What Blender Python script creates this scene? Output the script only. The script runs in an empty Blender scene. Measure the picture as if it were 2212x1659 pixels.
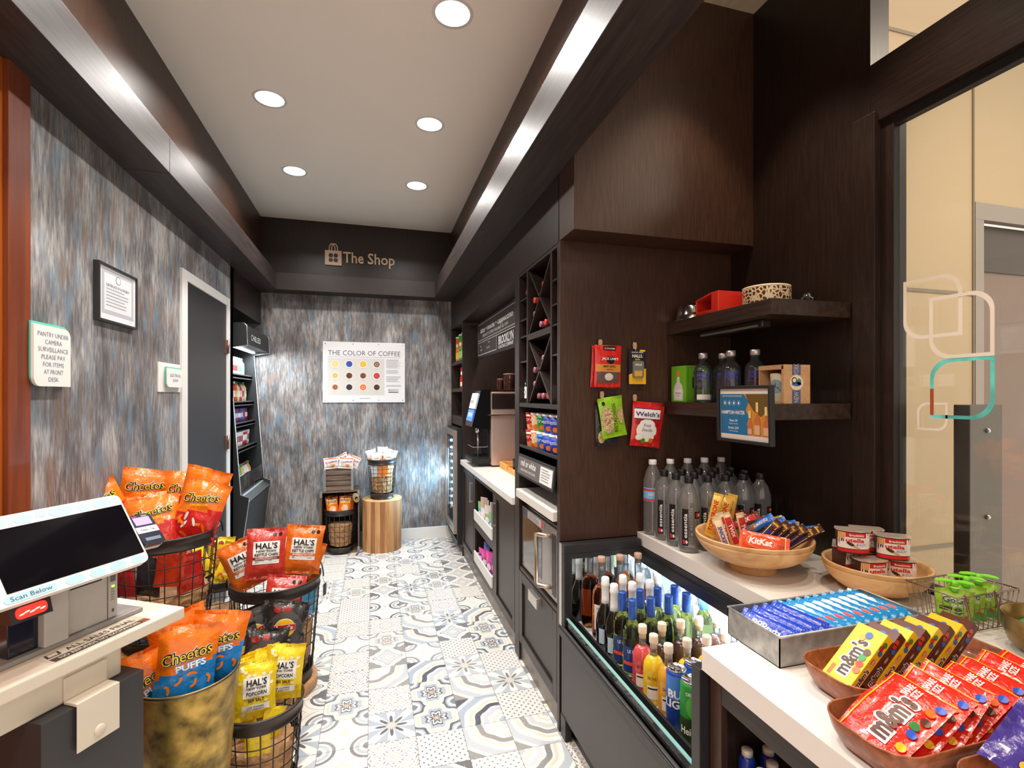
import bpy, math, random
from mathutils import Vector, Matrix, Euler, noise
PI = math.pi; R = math.radians
SC = bpy.context.scene; COL = SC.collection
random.seed(7)

# ------------------------------------------------------------------ materials
MATS = {}
def lin(c):
    return tuple((v/255/12.92 if v/255 <= .04045 else ((v/255+.055)/1.055)**2.4) for v in c) + (1.0,)
def new_mat(name):
    m = bpy.data.materials.new(name); m.use_nodes = True
    nt = m.node_tree; b = nt.nodes['Principled BSDF']
    return m, nt, b
def mat(name, rgb, rough=.5, metal=0, spec=.5, coat=0, emit=0, ecol=None, trans=0, ior=1.45, bump=0, bscale=30, bmap=(1,1,1), var=0, alpha=1):
    if name in MATS: return MATS[name]
    m, nt, b = new_mat(name); I = b.inputs
    I['Base Color'].default_value = lin(rgb); I['Roughness'].default_value = rough
    I['Metallic'].default_value = metal; I['Specular IOR Level'].default_value = spec
    I['Coat Weight'].default_value = coat; I['Coat Roughness'].default_value = .1
    I['IOR'].default_value = ior; I['Transmission Weight'].default_value = trans
    if emit:
        I['Emission Color'].default_value = lin(ecol or rgb); I['Emission Strength'].default_value = emit
    if bump or var:
        tc = nt.nodes.new('ShaderNodeTexCoord'); mp = nt.nodes.new('ShaderNodeMapping')
        mp.inputs['Scale'].default_value = bmap
        nz = nt.nodes.new('ShaderNodeTexNoise'); nz.inputs['Scale'].default_value = bscale; nz.inputs['Detail'].default_value = 4
        nt.links.new(tc.outputs['Object'], mp.inputs[0]); nt.links.new(mp.outputs[0], nz.inputs['Vector'])
        if bump:
            bp = nt.nodes.new('ShaderNodeBump'); bp.inputs['Strength'].default_value = bump; bp.inputs['Distance'].default_value = .01
            nt.links.new(nz.outputs['Fac'], bp.inputs['Height']); nt.links.new(bp.outputs[0], I['Normal'])
        if var:
            rp = nt.nodes.new('ShaderNodeValToRGB'); e = rp.color_ramp.elements
            e[0].position = .3; e[1].position = .7
            e[0].color = lin([max(0, v*(1-var)) for v in rgb]); e[1].color = lin([min(255, v*(1+var*.8)) for v in rgb])
            nt.links.new(nz.outputs['Fac'], rp.inputs[0]); nt.links.new(rp.outputs[0], I['Base Color'])
    MATS[name] = m; return m
def ink(r, g, b): return mat('print_%d_%d_%d' % (r, g, b), (r, g, b), .35, spec=.45)
def foil(r, g, b): return mat('foil_%d_%d_%d' % (r, g, b), (r, g, b), .24, spec=.6, coat=.35, bump=.55, bscale=34)
def glassy(name, rgb, rough=.02, ior=1.42): return mat(name, rgb, rough, trans=1, ior=ior)
def wood(name, c1, c2, rough=.4, scale=3, stretch=(1, 1, .12), coat=0, spec=.4):
    if name in MATS: return MATS[name]
    m, nt, b = new_mat(name); L = nt.links.new
    tc = nt.nodes.new('ShaderNodeTexCoord'); mp = nt.nodes.new('ShaderNodeMapping'); mp.inputs['Scale'].default_value = stretch
    n1 = nt.nodes.new('ShaderNodeTexNoise'); n1.inputs['Scale'].default_value = scale*9; n1.inputs['Detail'].default_value = 6; n1.inputs['Distortion'].default_value = .6
    L(tc.outputs['Object'], mp.inputs[0]); L(mp.outputs[0], n1.inputs['Vector'])
    rp = nt.nodes.new('ShaderNodeValToRGB'); e = rp.color_ramp.elements
    e[0].position = .36; e[1].position = .66; e[0].color = lin(c1); e[1].color = lin(c2)
    L(n1.outputs['Fac'], rp.inputs[0]); L(rp.outputs[0], b.inputs['Base Color'])
    bp = nt.nodes.new('ShaderNodeBump'); bp.inputs['Strength'].default_value = .08; bp.inputs['Distance'].default_value = .004
    L(n1.outputs['Fac'], bp.inputs['Height']); L(bp.outputs[0], b.inputs['Normal'])
    b.inputs['Roughness'].default_value = rough; b.inputs['Coat Weight'].default_value = coat; b.inputs['Specular IOR Level'].default_value = spec
    MATS[name] = m; return m

class X:                                    # tiny expression builder over Math nodes
    nt = None
    def __init__(s, o): s.o = o
    @staticmethod
    def op(k, *a):
        n = X.nt.nodes.new('ShaderNodeMath'); n.operation = k
        for i, v in enumerate(a):
            if isinstance(v, X): X.nt.links.new(v.o, n.inputs[i])
            else: n.inputs[i].default_value = v
        return X(n.outputs[0])
    def __add__(s, b): return X.op('ADD', s, b)
    def __radd__(s, b): return X.op('ADD', b, s)
    def __sub__(s, b): return X.op('SUBTRACT', s, b)
    def __rsub__(s, b): return X.op('SUBTRACT', b, s)
    def __mul__(s, b): return X.op('MULTIPLY', s, b)
    def __rmul__(s, b): return X.op('MULTIPLY', b, s)
    def __truediv__(s, b): return X.op('DIVIDE', s, b)
    def lt(s, b): return X.op('LESS_THAN', s, b)
    def gt(s, b): return X.op('GREATER_THAN', s, b)
    def f(s, k): return X.op(k, s)
def ramp(nt, fac, stops, const=True):
    rp = nt.nodes.new('ShaderNodeValToRGB'); cr = rp.color_ramp
    cr.interpolation = 'CONSTANT' if const else 'LINEAR'
    while len(cr.elements) < len(stops): cr.elements.new(.5)
    for e, (p, c) in zip(cr.elements, stops): e.position = p; e.color = lin(c)
    nt.links.new(fac.o if isinstance(fac, X) else fac, rp.inputs[0]); return rp.outputs[0]
def mixc(nt, fac, a, b):
    n = nt.nodes.new('ShaderNodeMix'); n.data_type = 'RGBA'
    for s, v in ((n.inputs[0], fac), (n.inputs[6], a), (n.inputs[7], b)):
        if isinstance(v, X): nt.links.new(v.o, s)
        elif isinstance(v, (int, float)): s.default_value = v
        elif isinstance(v, tuple): s.default_value = v
        else: nt.links.new(v, s)
    return n.outputs[2]

def make_tile():
    m, nt, b = new_mat('patterned_cement_tile'); X.nt = nt
    tc = nt.nodes.new('ShaderNodeTexCoord'); sp = nt.nodes.new('ShaderNodeSeparateXYZ'); nt.links.new(tc.outputs['Object'], sp.inputs[0])
    T = .2065
    u = (X(sp.outputs[0]) + 10.347)/T; v = (X(sp.outputs[1]) + 10.14)/T
    cu = u.f('FLOOR'); cv = v.f('FLOOR'); fx = u.f('FRACT') - .5; fy = v.f('FRACT') - .5
    cb = nt.nodes.new('ShaderNodeCombineXYZ'); nt.links.new(cu.o, cb.inputs[0]); nt.links.new(cv.o, cb.inputs[1])
    wn = nt.nodes.new('ShaderNodeTexWhiteNoise'); wn.noise_dimensions = '2D'; nt.links.new(cb.outputs[0], wn.inputs['Vector'])
    sc = nt.nodes.new('ShaderNodeSeparateColor'); nt.links.new(wn.outputs['Color'], sc.inputs[0])
    r1, r2, r3 = (X(sc.outputs[i]) for i in range(3))
    ax = fx.f('ABSOLUTE'); ay = fy.f('ABSOLUTE')
    # a random flip of the arcs' corner for the one-sided patterns
    gx = fx*((r2.gt(.5))*2 - 1); gy = fy*((r3.gt(.5))*2 - 1)
    rr = (fx*fx + fy*fy).f('SQRT'); ang = X.op('ARCTAN2', fy, fx)
    dc = ((.5 - ax)*(.5 - ax) + (.5 - ay)*(.5 - ay)).f('SQRT')
    dg = ((.5 - gx)*(.5 - gx) + (.5 - gy)*(.5 - gy)).f('SQRT')
    c4 = (ang*4).f('COSINE'); c8 = (ang*8).f('COSINE')
    CR, BL, SL, BE, LG, DB = (236, 229, 218), (160, 172, 186), (76, 80, 90), (220, 196, 172), (188, 189, 198), (104, 118, 136)
    A = ramp(nt, dc, [(0, SL), (.1, CR), (.17, BL), (.25, CR), (.29, SL), (.36, CR), (.47, LG), (.5, CR), (.62, BE), (.66, CR)])
    k = rr/(.30 + .07*c4 + .025*c8)
    Bc = ramp(nt, k*.5, [(0, BE), (.1, CR), (.17, BL), (.3, CR), (.34, BL), (.44, CR), (.47, SL), (.52, CR), (.66, LG), (.7, CR), (.84, SL)])
    s = ((ax*24 + 3.4*((ay*15).f('SINE'))).f('SINE'))*((ay*24 + 3.4*((ax*15).f('SINE'))).f('SINE'))
    D = ramp(nt, s*.5 + .5, [(0, SL), (.16, BL), (.27, CR), (.62, LG), (.7, CR), (.8, SL), (.9, BE)])
    kp = rr/(.20 + .17*c8)
    Ec = ramp(nt, kp*.4, [(0, BE), (.09, CR), (.14, SL), (.38, CR), (.72, LG), (.78, CR), (.95, BL)])
    wob = ((X.op('ARCTAN2', .5 - gy, .5 - gx)*9).f('SINE'))*.018
    F = ramp(nt, (dg + wob)*.7, [(0, BL), (.1, CR), (.16, BE), (.2, CR), (.27, LG), (.36, CR), (.4, SL), (.49, CR), (.53, BE), (.58, CR), (.66, BL), (.78, CR), (.84, SL)])
    q = (ax + ay)
    lat = (((fx + fy)*19).f('SINE')).f('ABSOLUTE'); lat2 = (((fx - fy)*19).f('SINE')).f('ABSOLUTE')
    G = ramp(nt, X.op('MINIMUM', lat, lat2), [(0, LG), (.16, CR), (.55, BL), (.72, CR), (.86, SL)])
    H = ramp(nt, q + .06*c8, [(0, BE), (.06, SL), (.17, CR), (.24, SL), (.3, BL), (.42, CR), (.46, BE), (.52, CR), (.62, SL), (.72, BL), (.8, CR), (.9, DB)])
    col = A
    for th, c in ((.16, Bc), (.34, D), (.46, Ec), (.58, F), (.80, G), (.87, H)):
        col = mixc(nt, r1.gt(th), col, c)
    col = mixc(nt, r3*.32, col, lin(CR))
    nz = nt.nodes.new('ShaderNodeTexNoise'); nz.inputs['Scale'].default_value = 90; nz.inputs['Detail'].default_value = 5
    nt.links.new(tc.outputs['Object'], nz.inputs['Vector'])
    col = mixc(nt, (X(nz.outputs['Fac'])).gt(.6)*.16, col, lin((215, 212, 208)))
    edge = X.op('MAXIMUM', ax, ay).gt(.493)
    col = mixc(nt, edge*.75, col, lin((110, 102, 96)))
    nt.links.new(col, b.inputs['Base Color'])
    b.inputs['Roughness'].default_value = .33; b.inputs['Specular IOR Level'].default_value = .42
    return m
def make_wallpaper():
    m, nt, b = new_mat('streaked_wallpaper'); X.nt = nt
    tc = nt.nodes.new('ShaderNodeTexCoord')
    def nz(sc, stretch, det=4):
        mp = nt.nodes.new('ShaderNodeMapping'); mp.inputs['Scale'].default_value = (1, 1, stretch); nt.links.new(tc.outputs['Object'], mp.inputs[0])
        n = nt.nodes.new('ShaderNodeTexNoise'); n.inputs['Scale'].default_value = sc; n.inputs['Detail'].default_value = det
        nt.links.new(mp.outputs[0], n.inputs['Vector']); return X(n.outputs['Fac'])
    a = nz(62, .15, 5); c = nz(230, .10, 3); d = nz(3.4, .7, 3); e = nz(15, .3, 4); g = nz(21, .24, 4); q = nz(9, .42, 4)
    val = a*.36 + c*.26 + d*.34 + q*.32 - .14
    base = ramp(nt, val, [(.38, (74, 70, 69)), (.48, (108, 104, 104)), (.57, (152, 148, 146)), (.68, (194, 190, 186))], False)
    base = mixc(nt, X.op('MULTIPLY', (e - .52).gt(0)*1.0, (e - .52)*3.8), base, lin((104, 128, 146)))
    base = mixc(nt, X.op('MULTIPLY', (g - .53).gt(0)*1.0, (g - .53)*3.8), base, lin((124, 98, 78)))
    nt.links.new(base, b.inputs['Base Color']); b.inputs['Roughness'].default_value = .55
    bp = nt.nodes.new('ShaderNodeBump'); bp.inputs['Strength'].default_value = .15; bp.inputs['Distance'].default_value = .003
    nt.links.new(c.o, bp.inputs['Height']); nt.links.new(bp.outputs[0], b.inputs['Normal'])
    return m
def make_pane(name, tint, refl=1.0, rough=.01, body=0):
    m = bpy.data.materials.new(name); m.use_nodes = True; nt = m.node_tree; nt.nodes.clear(); L = nt.links.new
    o = nt.nodes.new('ShaderNodeOutputMaterial'); t = nt.nodes.new('ShaderNodeBsdfTransparent'); g = nt.nodes.new('ShaderNodeBsdfGlossy')
    fr = nt.nodes.new('ShaderNodeFresnel'); mx = nt.nodes.new('ShaderNodeMixShader'); fr.inputs['IOR'].default_value = 1.45
    ml = nt.nodes.new('ShaderNodeMath'); ml.operation = 'MULTIPLY'; ml.inputs[1].default_value = refl; ml.use_clamp = True
    t.inputs[0].default_value = lin(tint); g.inputs['Roughness'].default_value = rough
    L(fr.outputs[0], ml.inputs[0]); L(ml.outputs[0], mx.inputs[0]); L(t.outputs[0], mx.inputs[1]); L(g.outputs[0], mx.inputs[2]); L(mx.outputs[0], o.inputs[0])
    if body:
        df = nt.nodes.new('ShaderNodeBsdfDiffuse'); df.inputs[0].default_value = lin((230, 232, 232)); m2 = nt.nodes.new('ShaderNodeMixShader'); m2.inputs[0].default_value = body
        L(mx.outputs[0], m2.inputs[1]); L(df.outputs[0], m2.inputs[2]); L(m2.outputs[0], o.inputs[0])
    return m

TILE = make_tile(); PAPER = make_wallpaper()
PANE = make_pane('clear_pane', (246, 248, 247)); CLEARP = make_pane('clear_plastic', (228, 232, 234), 2.2, .04)
ESP = wood('espresso_wood', (33, 22, 18), (45, 31, 25), .38, 8, (2, 2, .12), spec=.45)
ESPX = wood('espresso_wood_horizontal', (34, 24, 21), (47, 34, 29), .38, 8, (2, .12, 2), spec=.45)
ESPB = wood('brown_espresso_wood', (54, 33, 23), (70, 45, 32), .4, 8, (2, 2, .12), spec=.4)
ORANGEW = wood('orange_cherry_wood', (150, 70, 18), (186, 96, 32), .4, 2, (1.5, 1.5, .1))
BLK = mat('black_metal', (26, 26, 28), .38, spec=.5)
BLKS = mat('black_satin_panel', (40, 39, 40), .42, spec=.5)
CHAR = mat('charcoal_paint', (60, 58, 60), .45)
WIRE = mat('bronze_wire', (58, 50, 46), .42, metal=.6)
BAND = mat('dark_tin_band', (66, 60, 57), .36, metal=.55, var=.12, bscale=12)
STEEL = mat('brushed_steel', (180, 166, 156), .32, metal=.75, bump=.03, bscale=60, bmap=(1, 1, .04))
CHROME = mat('chrome', (215, 215, 220), .12, metal=1)
WHT = mat('white_paint', (222, 219, 215), .45)
QTZ = mat('white_quartz', (224, 219, 212), .3, spec=.5)
CREAM = mat('cream_enamel', (226, 214, 196), .4)
KRAFT = mat('kraft_paper', (176, 134, 92), .7, bump=.5, bscale=22, var=.12)
MIRROR = mat('mirror', (215, 222, 226), .03, metal=1)
CEIL = mat('ceiling_paint', (248, 240, 228), .8)
BEIGE = mat('beige_wall_panel', (204, 178, 144), .55)
W = ink(240, 238, 234); K = ink(26, 24, 26)

# ------------------------------------------------------------------ mesh builder
GLY = {}
def glyphs(s, bold=0, shear=0):
    key = (s, bold, shear)
    if key in GLY: return GLY[key]
    cu = bpy.data.curves.new('t', 'FONT'); cu.body = s; cu.offset = bold; cu.shear = shear
    cu.resolution_u = 2; cu.fill_mode = 'FRONT'; cu.align_x = 'CENTER'
    ob = bpy.data.objects.new('t', cu); COL.objects.link(ob)
    me = bpy.data.meshes.new_from_object(ob.evaluated_get(bpy.context.evaluated_depsgraph_get()))
    v = [(p.co.x/.73, p.co.y/.73) for p in me.vertices]; f = [tuple(q.vertices) for q in me.polygons]
    bpy.data.objects.remove(ob); bpy.data.curves.remove(cu); bpy.data.meshes.remove(me)
    if v:
        x0 = min(a for a, _ in v); x1 = max(a for a, _ in v); v = [(a - (x0 + x1)/2, b) for a, b in v]; w = x1 - x0
    else: w = 1
    GLY[key] = (v, f, w); return GLY[key]
def plane(o, U, V):
    o, U, V = Vector(o), Vector(U).normalized(), Vector(V).normalized(); N = U.cross(V)
    return lambda u, v, h=0: o + U*u + V*v + N*h
def cylmap(rad, a0=-PI/2, c=(0, 0)):
    rf = rad if callable(rad) else (lambda v: rad)
    def f(u, v, h=0):
        r = rf(v); a = a0 + u/r; return Vector((c[0] + (r + h)*math.cos(a), c[1] + (r + h)*math.sin(a), v))
    return f
class MB:
    def __init__(s): s.v = []; s.f = []; s.m = []; s.sm = []; s.mats = []
    def mi(s, m):
        if m not in s.mats: s.mats.append(m)
        return s.mats.index(m)
    def add(s, vs, fs, m, smooth=False, T=None):
        n = len(s.v); s.v += [tuple(T @ Vector(p)) if T else tuple(p) for p in vs]
        i = s.mi(m) if not callable(m) else None
        for k, q in enumerate(fs):
            s.f.append(tuple(n + a for a in q)); s.m.append(i if i is not None else s.mi(m(k))); s.sm.append(smooth)
        return s
    def box(s, x0, x1, y0, y1, z0, z1, m, T=None):
        v = [(x, y, z) for x in (x0, x1) for y in (y0, y1) for z in (z0, z1)]
        return s.add(v, [(0, 1, 3, 2), (4, 6, 7, 5), (0, 4, 5, 1), (2, 3, 7, 6), (0, 2, 6, 4), (1, 5, 7, 3)], m, False, T)
    def lathe(s, prof, m, seg=28, T=None, smooth=True, c=(0, 0), close=True):
        vs = []; fs = []; n = len(prof)
        for r, z in prof:
            for k in range(seg):
                a = 2*PI*k/seg; vs.append((c[0] + r*math.cos(a), c[1] + r*math.sin(a), z))
        for i in range(n - 1):
            for k in range(seg):
                k2 = (k + 1) % seg; fs.append((i*seg + k, i*seg + k2, (i + 1)*seg + k2, (i + 1)*seg + k))
        if close:
            fs.append(tuple(range(seg - 1, -1, -1))); fs.append(tuple((n - 1)*seg + k for k in range(seg)))
        return s.add(vs, fs, m, smooth, T)
    def cyl(s, r, z0, z1, m, c=(0, 0), seg=24, r2=None, T=None, smooth=True): return s.lathe([(r, z0), (r2 if r2 is not None else r, z1)], m, seg, T, smooth, c)
    def tube(s, pts, r, m, seg=6, closed=False, T=None):
        P = [Vector(p) for p in pts]; n = len(P); vs = []; fs = []; up = Vector((0, 0, 1)); prev = None
        for i, p in enumerate(P):
            d = (P[(i + 1) % n] - P[i - 1]) if closed else (P[min(i + 1, n - 1)] - P[max(i - 1, 0)])
            d.normalize(); ref = up if abs(d.z) < .95 else Vector((1, 0, 0))
            if prev is not None: ref = prev
            a = d.cross(ref)
            if a.length < 1e-6: a = d.cross(Vector((0, 1, 0)))
            a.normalize(); b = a.cross(d); prev = b
            for k in range(seg):
                t = 2*PI*k/seg; vs.append(p + a*(r*math.cos(t)) + b*(r*math.sin(t)))
        for i in range(n if closed else n - 1):
            j = (i + 1) % n
            for k in range(seg):
                k2 = (k + 1) % seg; fs.append((i*seg + k, i*seg + k2, j*seg + k2, j*seg + k))
        if not closed: fs += [tuple(range(seg - 1, -1, -1)), tuple((n - 1)*seg + k for k in range(seg))]
        return s.add(vs, fs, m, True, T)
    def prism(s, poly, f, h0, h1, m, side=None):
        n = len(poly); vs = [f(a, b, h0) for a, b in poly] + [f(a, b, h1) for a, b in poly]
        s.add(vs, [tuple(range(n - 1, -1, -1)), tuple(range(n, 2*n))], m)
        return s.add(vs, [(i, (i + 1) % n, n + (i + 1) % n, n + i) for i in range(n)], side or m)
    def grid(s, f, nu, nv, m, u0=0, u1=1, v0=0, v1=1, smooth=True, flip=False, h=None, T=None):
        vs = []; fs = []
        for j in range(nv + 1):
            for i in range(nu + 1):
                a = u0 + (u1 - u0)*i/nu; b = v0 + (v1 - v0)*j/nv; vs.append(f(a, b) if h is None else f(a, b, h))
        for j in range(nv):
            for i in range(nu):
                q = (j*(nu + 1) + i, j*(nu + 1) + i + 1, (j + 1)*(nu + 1) + i + 1, (j + 1)*(nu + 1) + i)
                fs.append(q[::-1] if flip else q)
        mm = m if not isinstance(m, tuple) else None
        if mm is None:
            fn = m[0]; mm = lambda k: fn(u0 + (u1 - u0)*(k % nu + .5)/nu, v0 + (v1 - v0)*(k//nu + .5)/nv)
        return s.add(vs, fs, mm, smooth, T)
    def rect(s, f, u0, u1, v0, v1, m, h=.0006, nu=1, nv=1): return s.grid(f, nu, nv, m, u0, u1, v0, v1, True, False, h)
    def ell(s, f, cu, cv, ru, rv, m, h=.0008, seg=20, rot=0):
        c, d = math.cos(rot), math.sin(rot)
        ring = lambda t: [f(cu + t*(ru*math.cos(a)*c - rv*math.sin(a)*d), cv + t*(ru*math.cos(a)*d + rv*math.sin(a)*c), h) for a in (2*PI*k/seg for k in range(seg))]
        vs = [f(cu, cv, h)] + ring(.34) + ring(.67) + ring(1)
        fs = [(0, 1 + k, 1 + (k + 1) % seg) for k in range(seg)] + [(1 + o + k, 1 + o + seg + k, 1 + o + seg + (k + 1) % seg, 1 + o + (k + 1) % seg) for o in (0, seg) for k in range(seg)]
        return s.add(vs, fs, m, True)
    def poly(s, f, pts, m, h=.0008): return s.add([f(a, b, h) for a, b in pts], [tuple(range(len(pts)))], m)
    def text(s, f, t, cu, cv, size, m, h=.001, bold=0, w=None, rot=0, shear=0, align='c'):
        v, q, tw = glyphs(t, bold, shear); sx = size
        if w: sx = w/tw
        off = 0 if align == 'c' else (sx*tw/2 if align == 'l' else -sx*tw/2)
        c, d = math.cos(rot), math.sin(rot); out = []
        for a, b in v:
            a = a*sx + off; b = b*size; out.append(f(cu + a*c - b*d, cv + a*d + b*c, h))
        return s.add(out, q, m)
    def band(s, f, cu, cv, w, h, rot, m, hh, n=12):
        c, d = math.cos(rot), math.sin(rot); return s.grid(lambda a, b, q=0: f(cu + a*c - b*d, cv + a*d + b*c, hh), n, 4, m, -w/2, w/2, -h/2, h/2)
    def lines(s, f, u0, u1, v0, n, dv, m, h=.0008, t=.3, seed=1):
        rn = random.Random(seed)
        for i in range(n): s.rect(f, u0, u0 + (u1 - u0)*rn.uniform(.72, 1), v0 - i*dv, v0 - i*dv + dv*t, m, h)
        return s
    def build(s, name, parent=None, loc=None, rot=None, bevel=0, bseg=2, solid=0):
        me = bpy.data.meshes.new(name); me.from_pydata(s.v, [], s.f)
        for m in s.mats: me.materials.append(m)
        me.polygons.foreach_set('material_index', s.m); me.polygons.foreach_set('use_smooth', s.sm); me.update()
        o = bpy.data.objects.new(name, me); COL.objects.link(o)
        if parent: o.parent = parent
        if loc: o.location = loc
        if rot: o.rotation_euler = rot
        if bevel:
            b = o.modifiers.new('bevel', 'BEVEL'); b.width = bevel; b.segments = bseg; b.limit_method = 'ANGLE'; b.angle_limit = R(40)
        return o
def tag(o, label, cat, group=None, kind=None):
    o['label'] = label; o['category'] = cat
    if group: o['group'] = group
    if kind: o['kind'] = kind
    return o
def thing(name, label, cat, loc=(0, 0, 0), rot=0, group=None):
    o = bpy.data.objects.new(name, None); COL.objects.link(o); o.empty_display_size = .05
    o.location = loc; o.rotation_euler = rot if isinstance(rot, tuple) else (0, 0, rot)
    return tag(o, label, cat, group)
def struct(name, mb, bevel=0, label=None):
    o = mb.build(name, bevel=bevel); o['kind'] = 'structure'
    return o
def dup(o, loc=None, rot=None, label=None, parent=None, group=None):
    c = o.copy(); COL.objects.link(c)
    if parent: c.parent = parent
    if loc is not None: c.location = loc
    if rot is not None: c.rotation_euler = rot if isinstance(rot, tuple) else (0, 0, rot)
    if label: c['label'] = label
    if group: c['group'] = group
    for ch in list(o.children): dup(ch, parent=c)
    return c
def arc(cx, cy, r, a0, a1, n=8): return [(cx + r*math.cos(a0 + (a1 - a0)*i/n), cy + r*math.sin(a0 + (a1 - a0)*i/n)) for i in range(n + 1)]
def rr(w, h, r, n=5, corners=(1, 1, 1, 1)):        # rounded rectangle, counter-clockwise from bottom left; corners bl, br, tr, tl
    p = []
    for (sx, sy, a), on in zip(((-1, -1, PI), (1, -1, 1.5*PI), (1, 1, 0), (-1, 1, .5*PI)), corners):
        if on: p += arc(sx*(w/2 - r), sy*(h/2 - r), r, a, a + PI/2, n)
        else: p.append((sx*w/2, sy*h/2))
    return p
FZ = lambda y: plane((0, y, 0), (1, 0, 0), (0, 0, 1))          # faces -Y (towards the camera)
FX = lambda x: plane((x, 0, 0), (0, -1, 0), (0, 0, 1))         # faces -X (towards the aisle); u = -Y
FL = lambda x: plane((x, 0, 0), (0, 1, 0), (0, 0, 1))          # faces +X (left wall); u = Y
# ------------------------------------------------------------------ camera, lights
cam = bpy.data.cameras.new('camera'); co = bpy.data.objects.new('camera', cam); COL.objects.link(co)
cam.sensor_width = 36; cam.lens = 36*1075/2212; cam.shift_y = 23.5/2212; cam.clip_start = .02
co.location = (0, 0, 1.52); co.rotation_euler = (PI/2, 0, -math.atan(300/1075)); SC.camera = co
SC.view_settings.view_transform = 'Standard'; SC.view_settings.look = 'None'; SC.view_settings.gamma = 1
SC.view_settings.use_curve_mapping = False; SC.view_settings.exposure = .48
SC.cycles.max_bounces = 10; SC.cycles.diffuse_bounces = 5; SC.cycles.glossy_bounces = 5; SC.cycles.transmission_bounces = 9
SC.cycles.transparent_max_bounces = 14; SC.cycles.sample_clamp_indirect = 6; SC.cycles.use_denoising = True
SC.cycles.caustics_refractive = True; SC.cycles.blur_glossy = .5
wd = bpy.data.worlds.new('lobby_ambient'); SC.world = wd; wd.use_nodes = True
wd.node_tree.nodes['Background'].inputs[0].default_value = (1.0, .90, .78, 1); wd.node_tree.nodes['Background'].inputs[1].default_value = .92
def lamp(name, kind, loc, power, col=(1, 1, 1), size=.1, rot=(0, 0, 0), size_y=None, cone=None, blend=.5, spread=None):
    l = bpy.data.lights.new(name, kind); l.energy = power; l.color = col
    if kind == 'AREA':
        l.shape = 'RECTANGLE' if size_y else 'DISK'; l.size = size
        if size_y: l.size_y = size_y
        if spread: l.spread = spread
    elif kind == 'SPOT': l.spot_size = cone; l.spot_blend = blend; l.shadow_soft_size = size
    else: l.shadow_soft_size = size
    o = bpy.data.objects.new(name, l); COL.objects.link(o); o.location = loc; o.rotation_euler = rot; return o

# ------------------------------------------------------------------ the setting
b = MB(); b.box(-1.8, 3.4, -1.2, 5.5, -.08, 0, TILE); struct('floor', b)
b = MB(); b.box(-1.09, .86, -1.2, 5.45, 3.26, 3.32, CEIL); struct('ceiling', b)
TANC = mat('tan_ceiling_paper', (190, 172, 146), .8, var=.06, bscale=40, bmap=(1, .05, 1))
b = MB(); b.box(.86, 1.9, -1.2, 2.2, 3.30, 3.34, TANC); struct('ceiling_bay', b)
b = MB(); b.box(-1.8, 1.0, 5.335, 5.45, 0, 2.53, PAPER); struct('wall_back', b)
b = MB(); b.box(-1.2, -1.065, 1.93, 4.374, 0, 2.53, PAPER); struct('wall_left', b)
b = MB(); b.box(-1.22, -1.06, -.6, 1.93, 0, 2.53, ORANGEW).box(-1.06, -1.045, 1.83, 1.93, 0, 2.53, wood('dark_cherry_edge', (104, 46, 22), (128, 60, 30), .4, 2, (1.5, 1.5, .1))); struct('trim_1', b, .002)
# wood tray ceiling: upper fascias and the deep ring beam below them
b = MB(); b.box(-1.12, -1.054, -1.2, 5.45, 2.60, 3.27, ESPB); struct('wall_left_fascia', b)
b = MB(); b.box(.806, .86, -1.2, 5.45, 2.60, 3.27, ESPB); struct('wall_right_fascia', b)
b = MB(); b.box(-1.12, .87, 5.33, 5.45, 2.53, 3.27, ESP); struct('wall_back_fascia', b)
BEAM = wood('beam_wood', (42, 34, 32), (60, 50, 47), .42, 4, (2, .10, 2), spec=.4)
b = MB(); b.box(-1.2, -.884, 2.58, 5.136, 2.52, 2.682, BEAM); struct('beam_left', b, .002)
b = MB(); b.box(-1.2, -.884, -1.2, 2.577, 2.52, 2.682, BEAM); struct('beam_left', b, .002)
b = MB(); b.box(.61, .81, -1.2, 5.136, 2.52, 2.682, BEAM); struct('beam_right', b, .002)
b = MB(); b.box(-1.2, .81, 5.136, 5.34, 2.52, 2.682, ESPX); struct('beam_back', b, .002)
b = MB(); b.box(-1.05, 1.0, 5.315, 5.336, 0, .118, WHT); struct('baseboard_back', b, .002)
# alcove that holds the chilled case
b = MB(); b.box(-1.8, -1.73, 4.3, 5.45, 0, 2.6, ESP).box(-1.8, -1.065, 4.30, 4.374, 0, 2.53, ESP).box(-1.8, -1.054, 4.374, 5.34, 2.21, 2.525, ESP); struct('wall_left_alcove', b)
# right-hand wall behind the cabinets, header above them
b = MB(); b.box(1.42, 1.5, 2.12, 5.4, 0, 3.0, ESP); struct('wall_right', b)
b = MB(); b.box(.809, 1.42, 2.115, 5.335, 2.212, 2.53, ESP).box(.809, 1.42, 2.115, 5.335, 2.53, 3.3, ESP); struct('trim_2', b)
b = MB(); b.box(.81, 1.713, 1.937, 2.11, 2.215, 3.32, ESPB); struct('wall_bay_bulkhead', b, .0015)
b = MB(); b.box(.806, 1.72, 2.09, 2.1, .862, 2.2148, ESPB); struct('wall_bay_end', b, .0015)
b = MB(); b.box(1.713, 1.80, 1.37, 2.12, 0, 3.34, ESP); struct('wall_bay_back', b)
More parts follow.
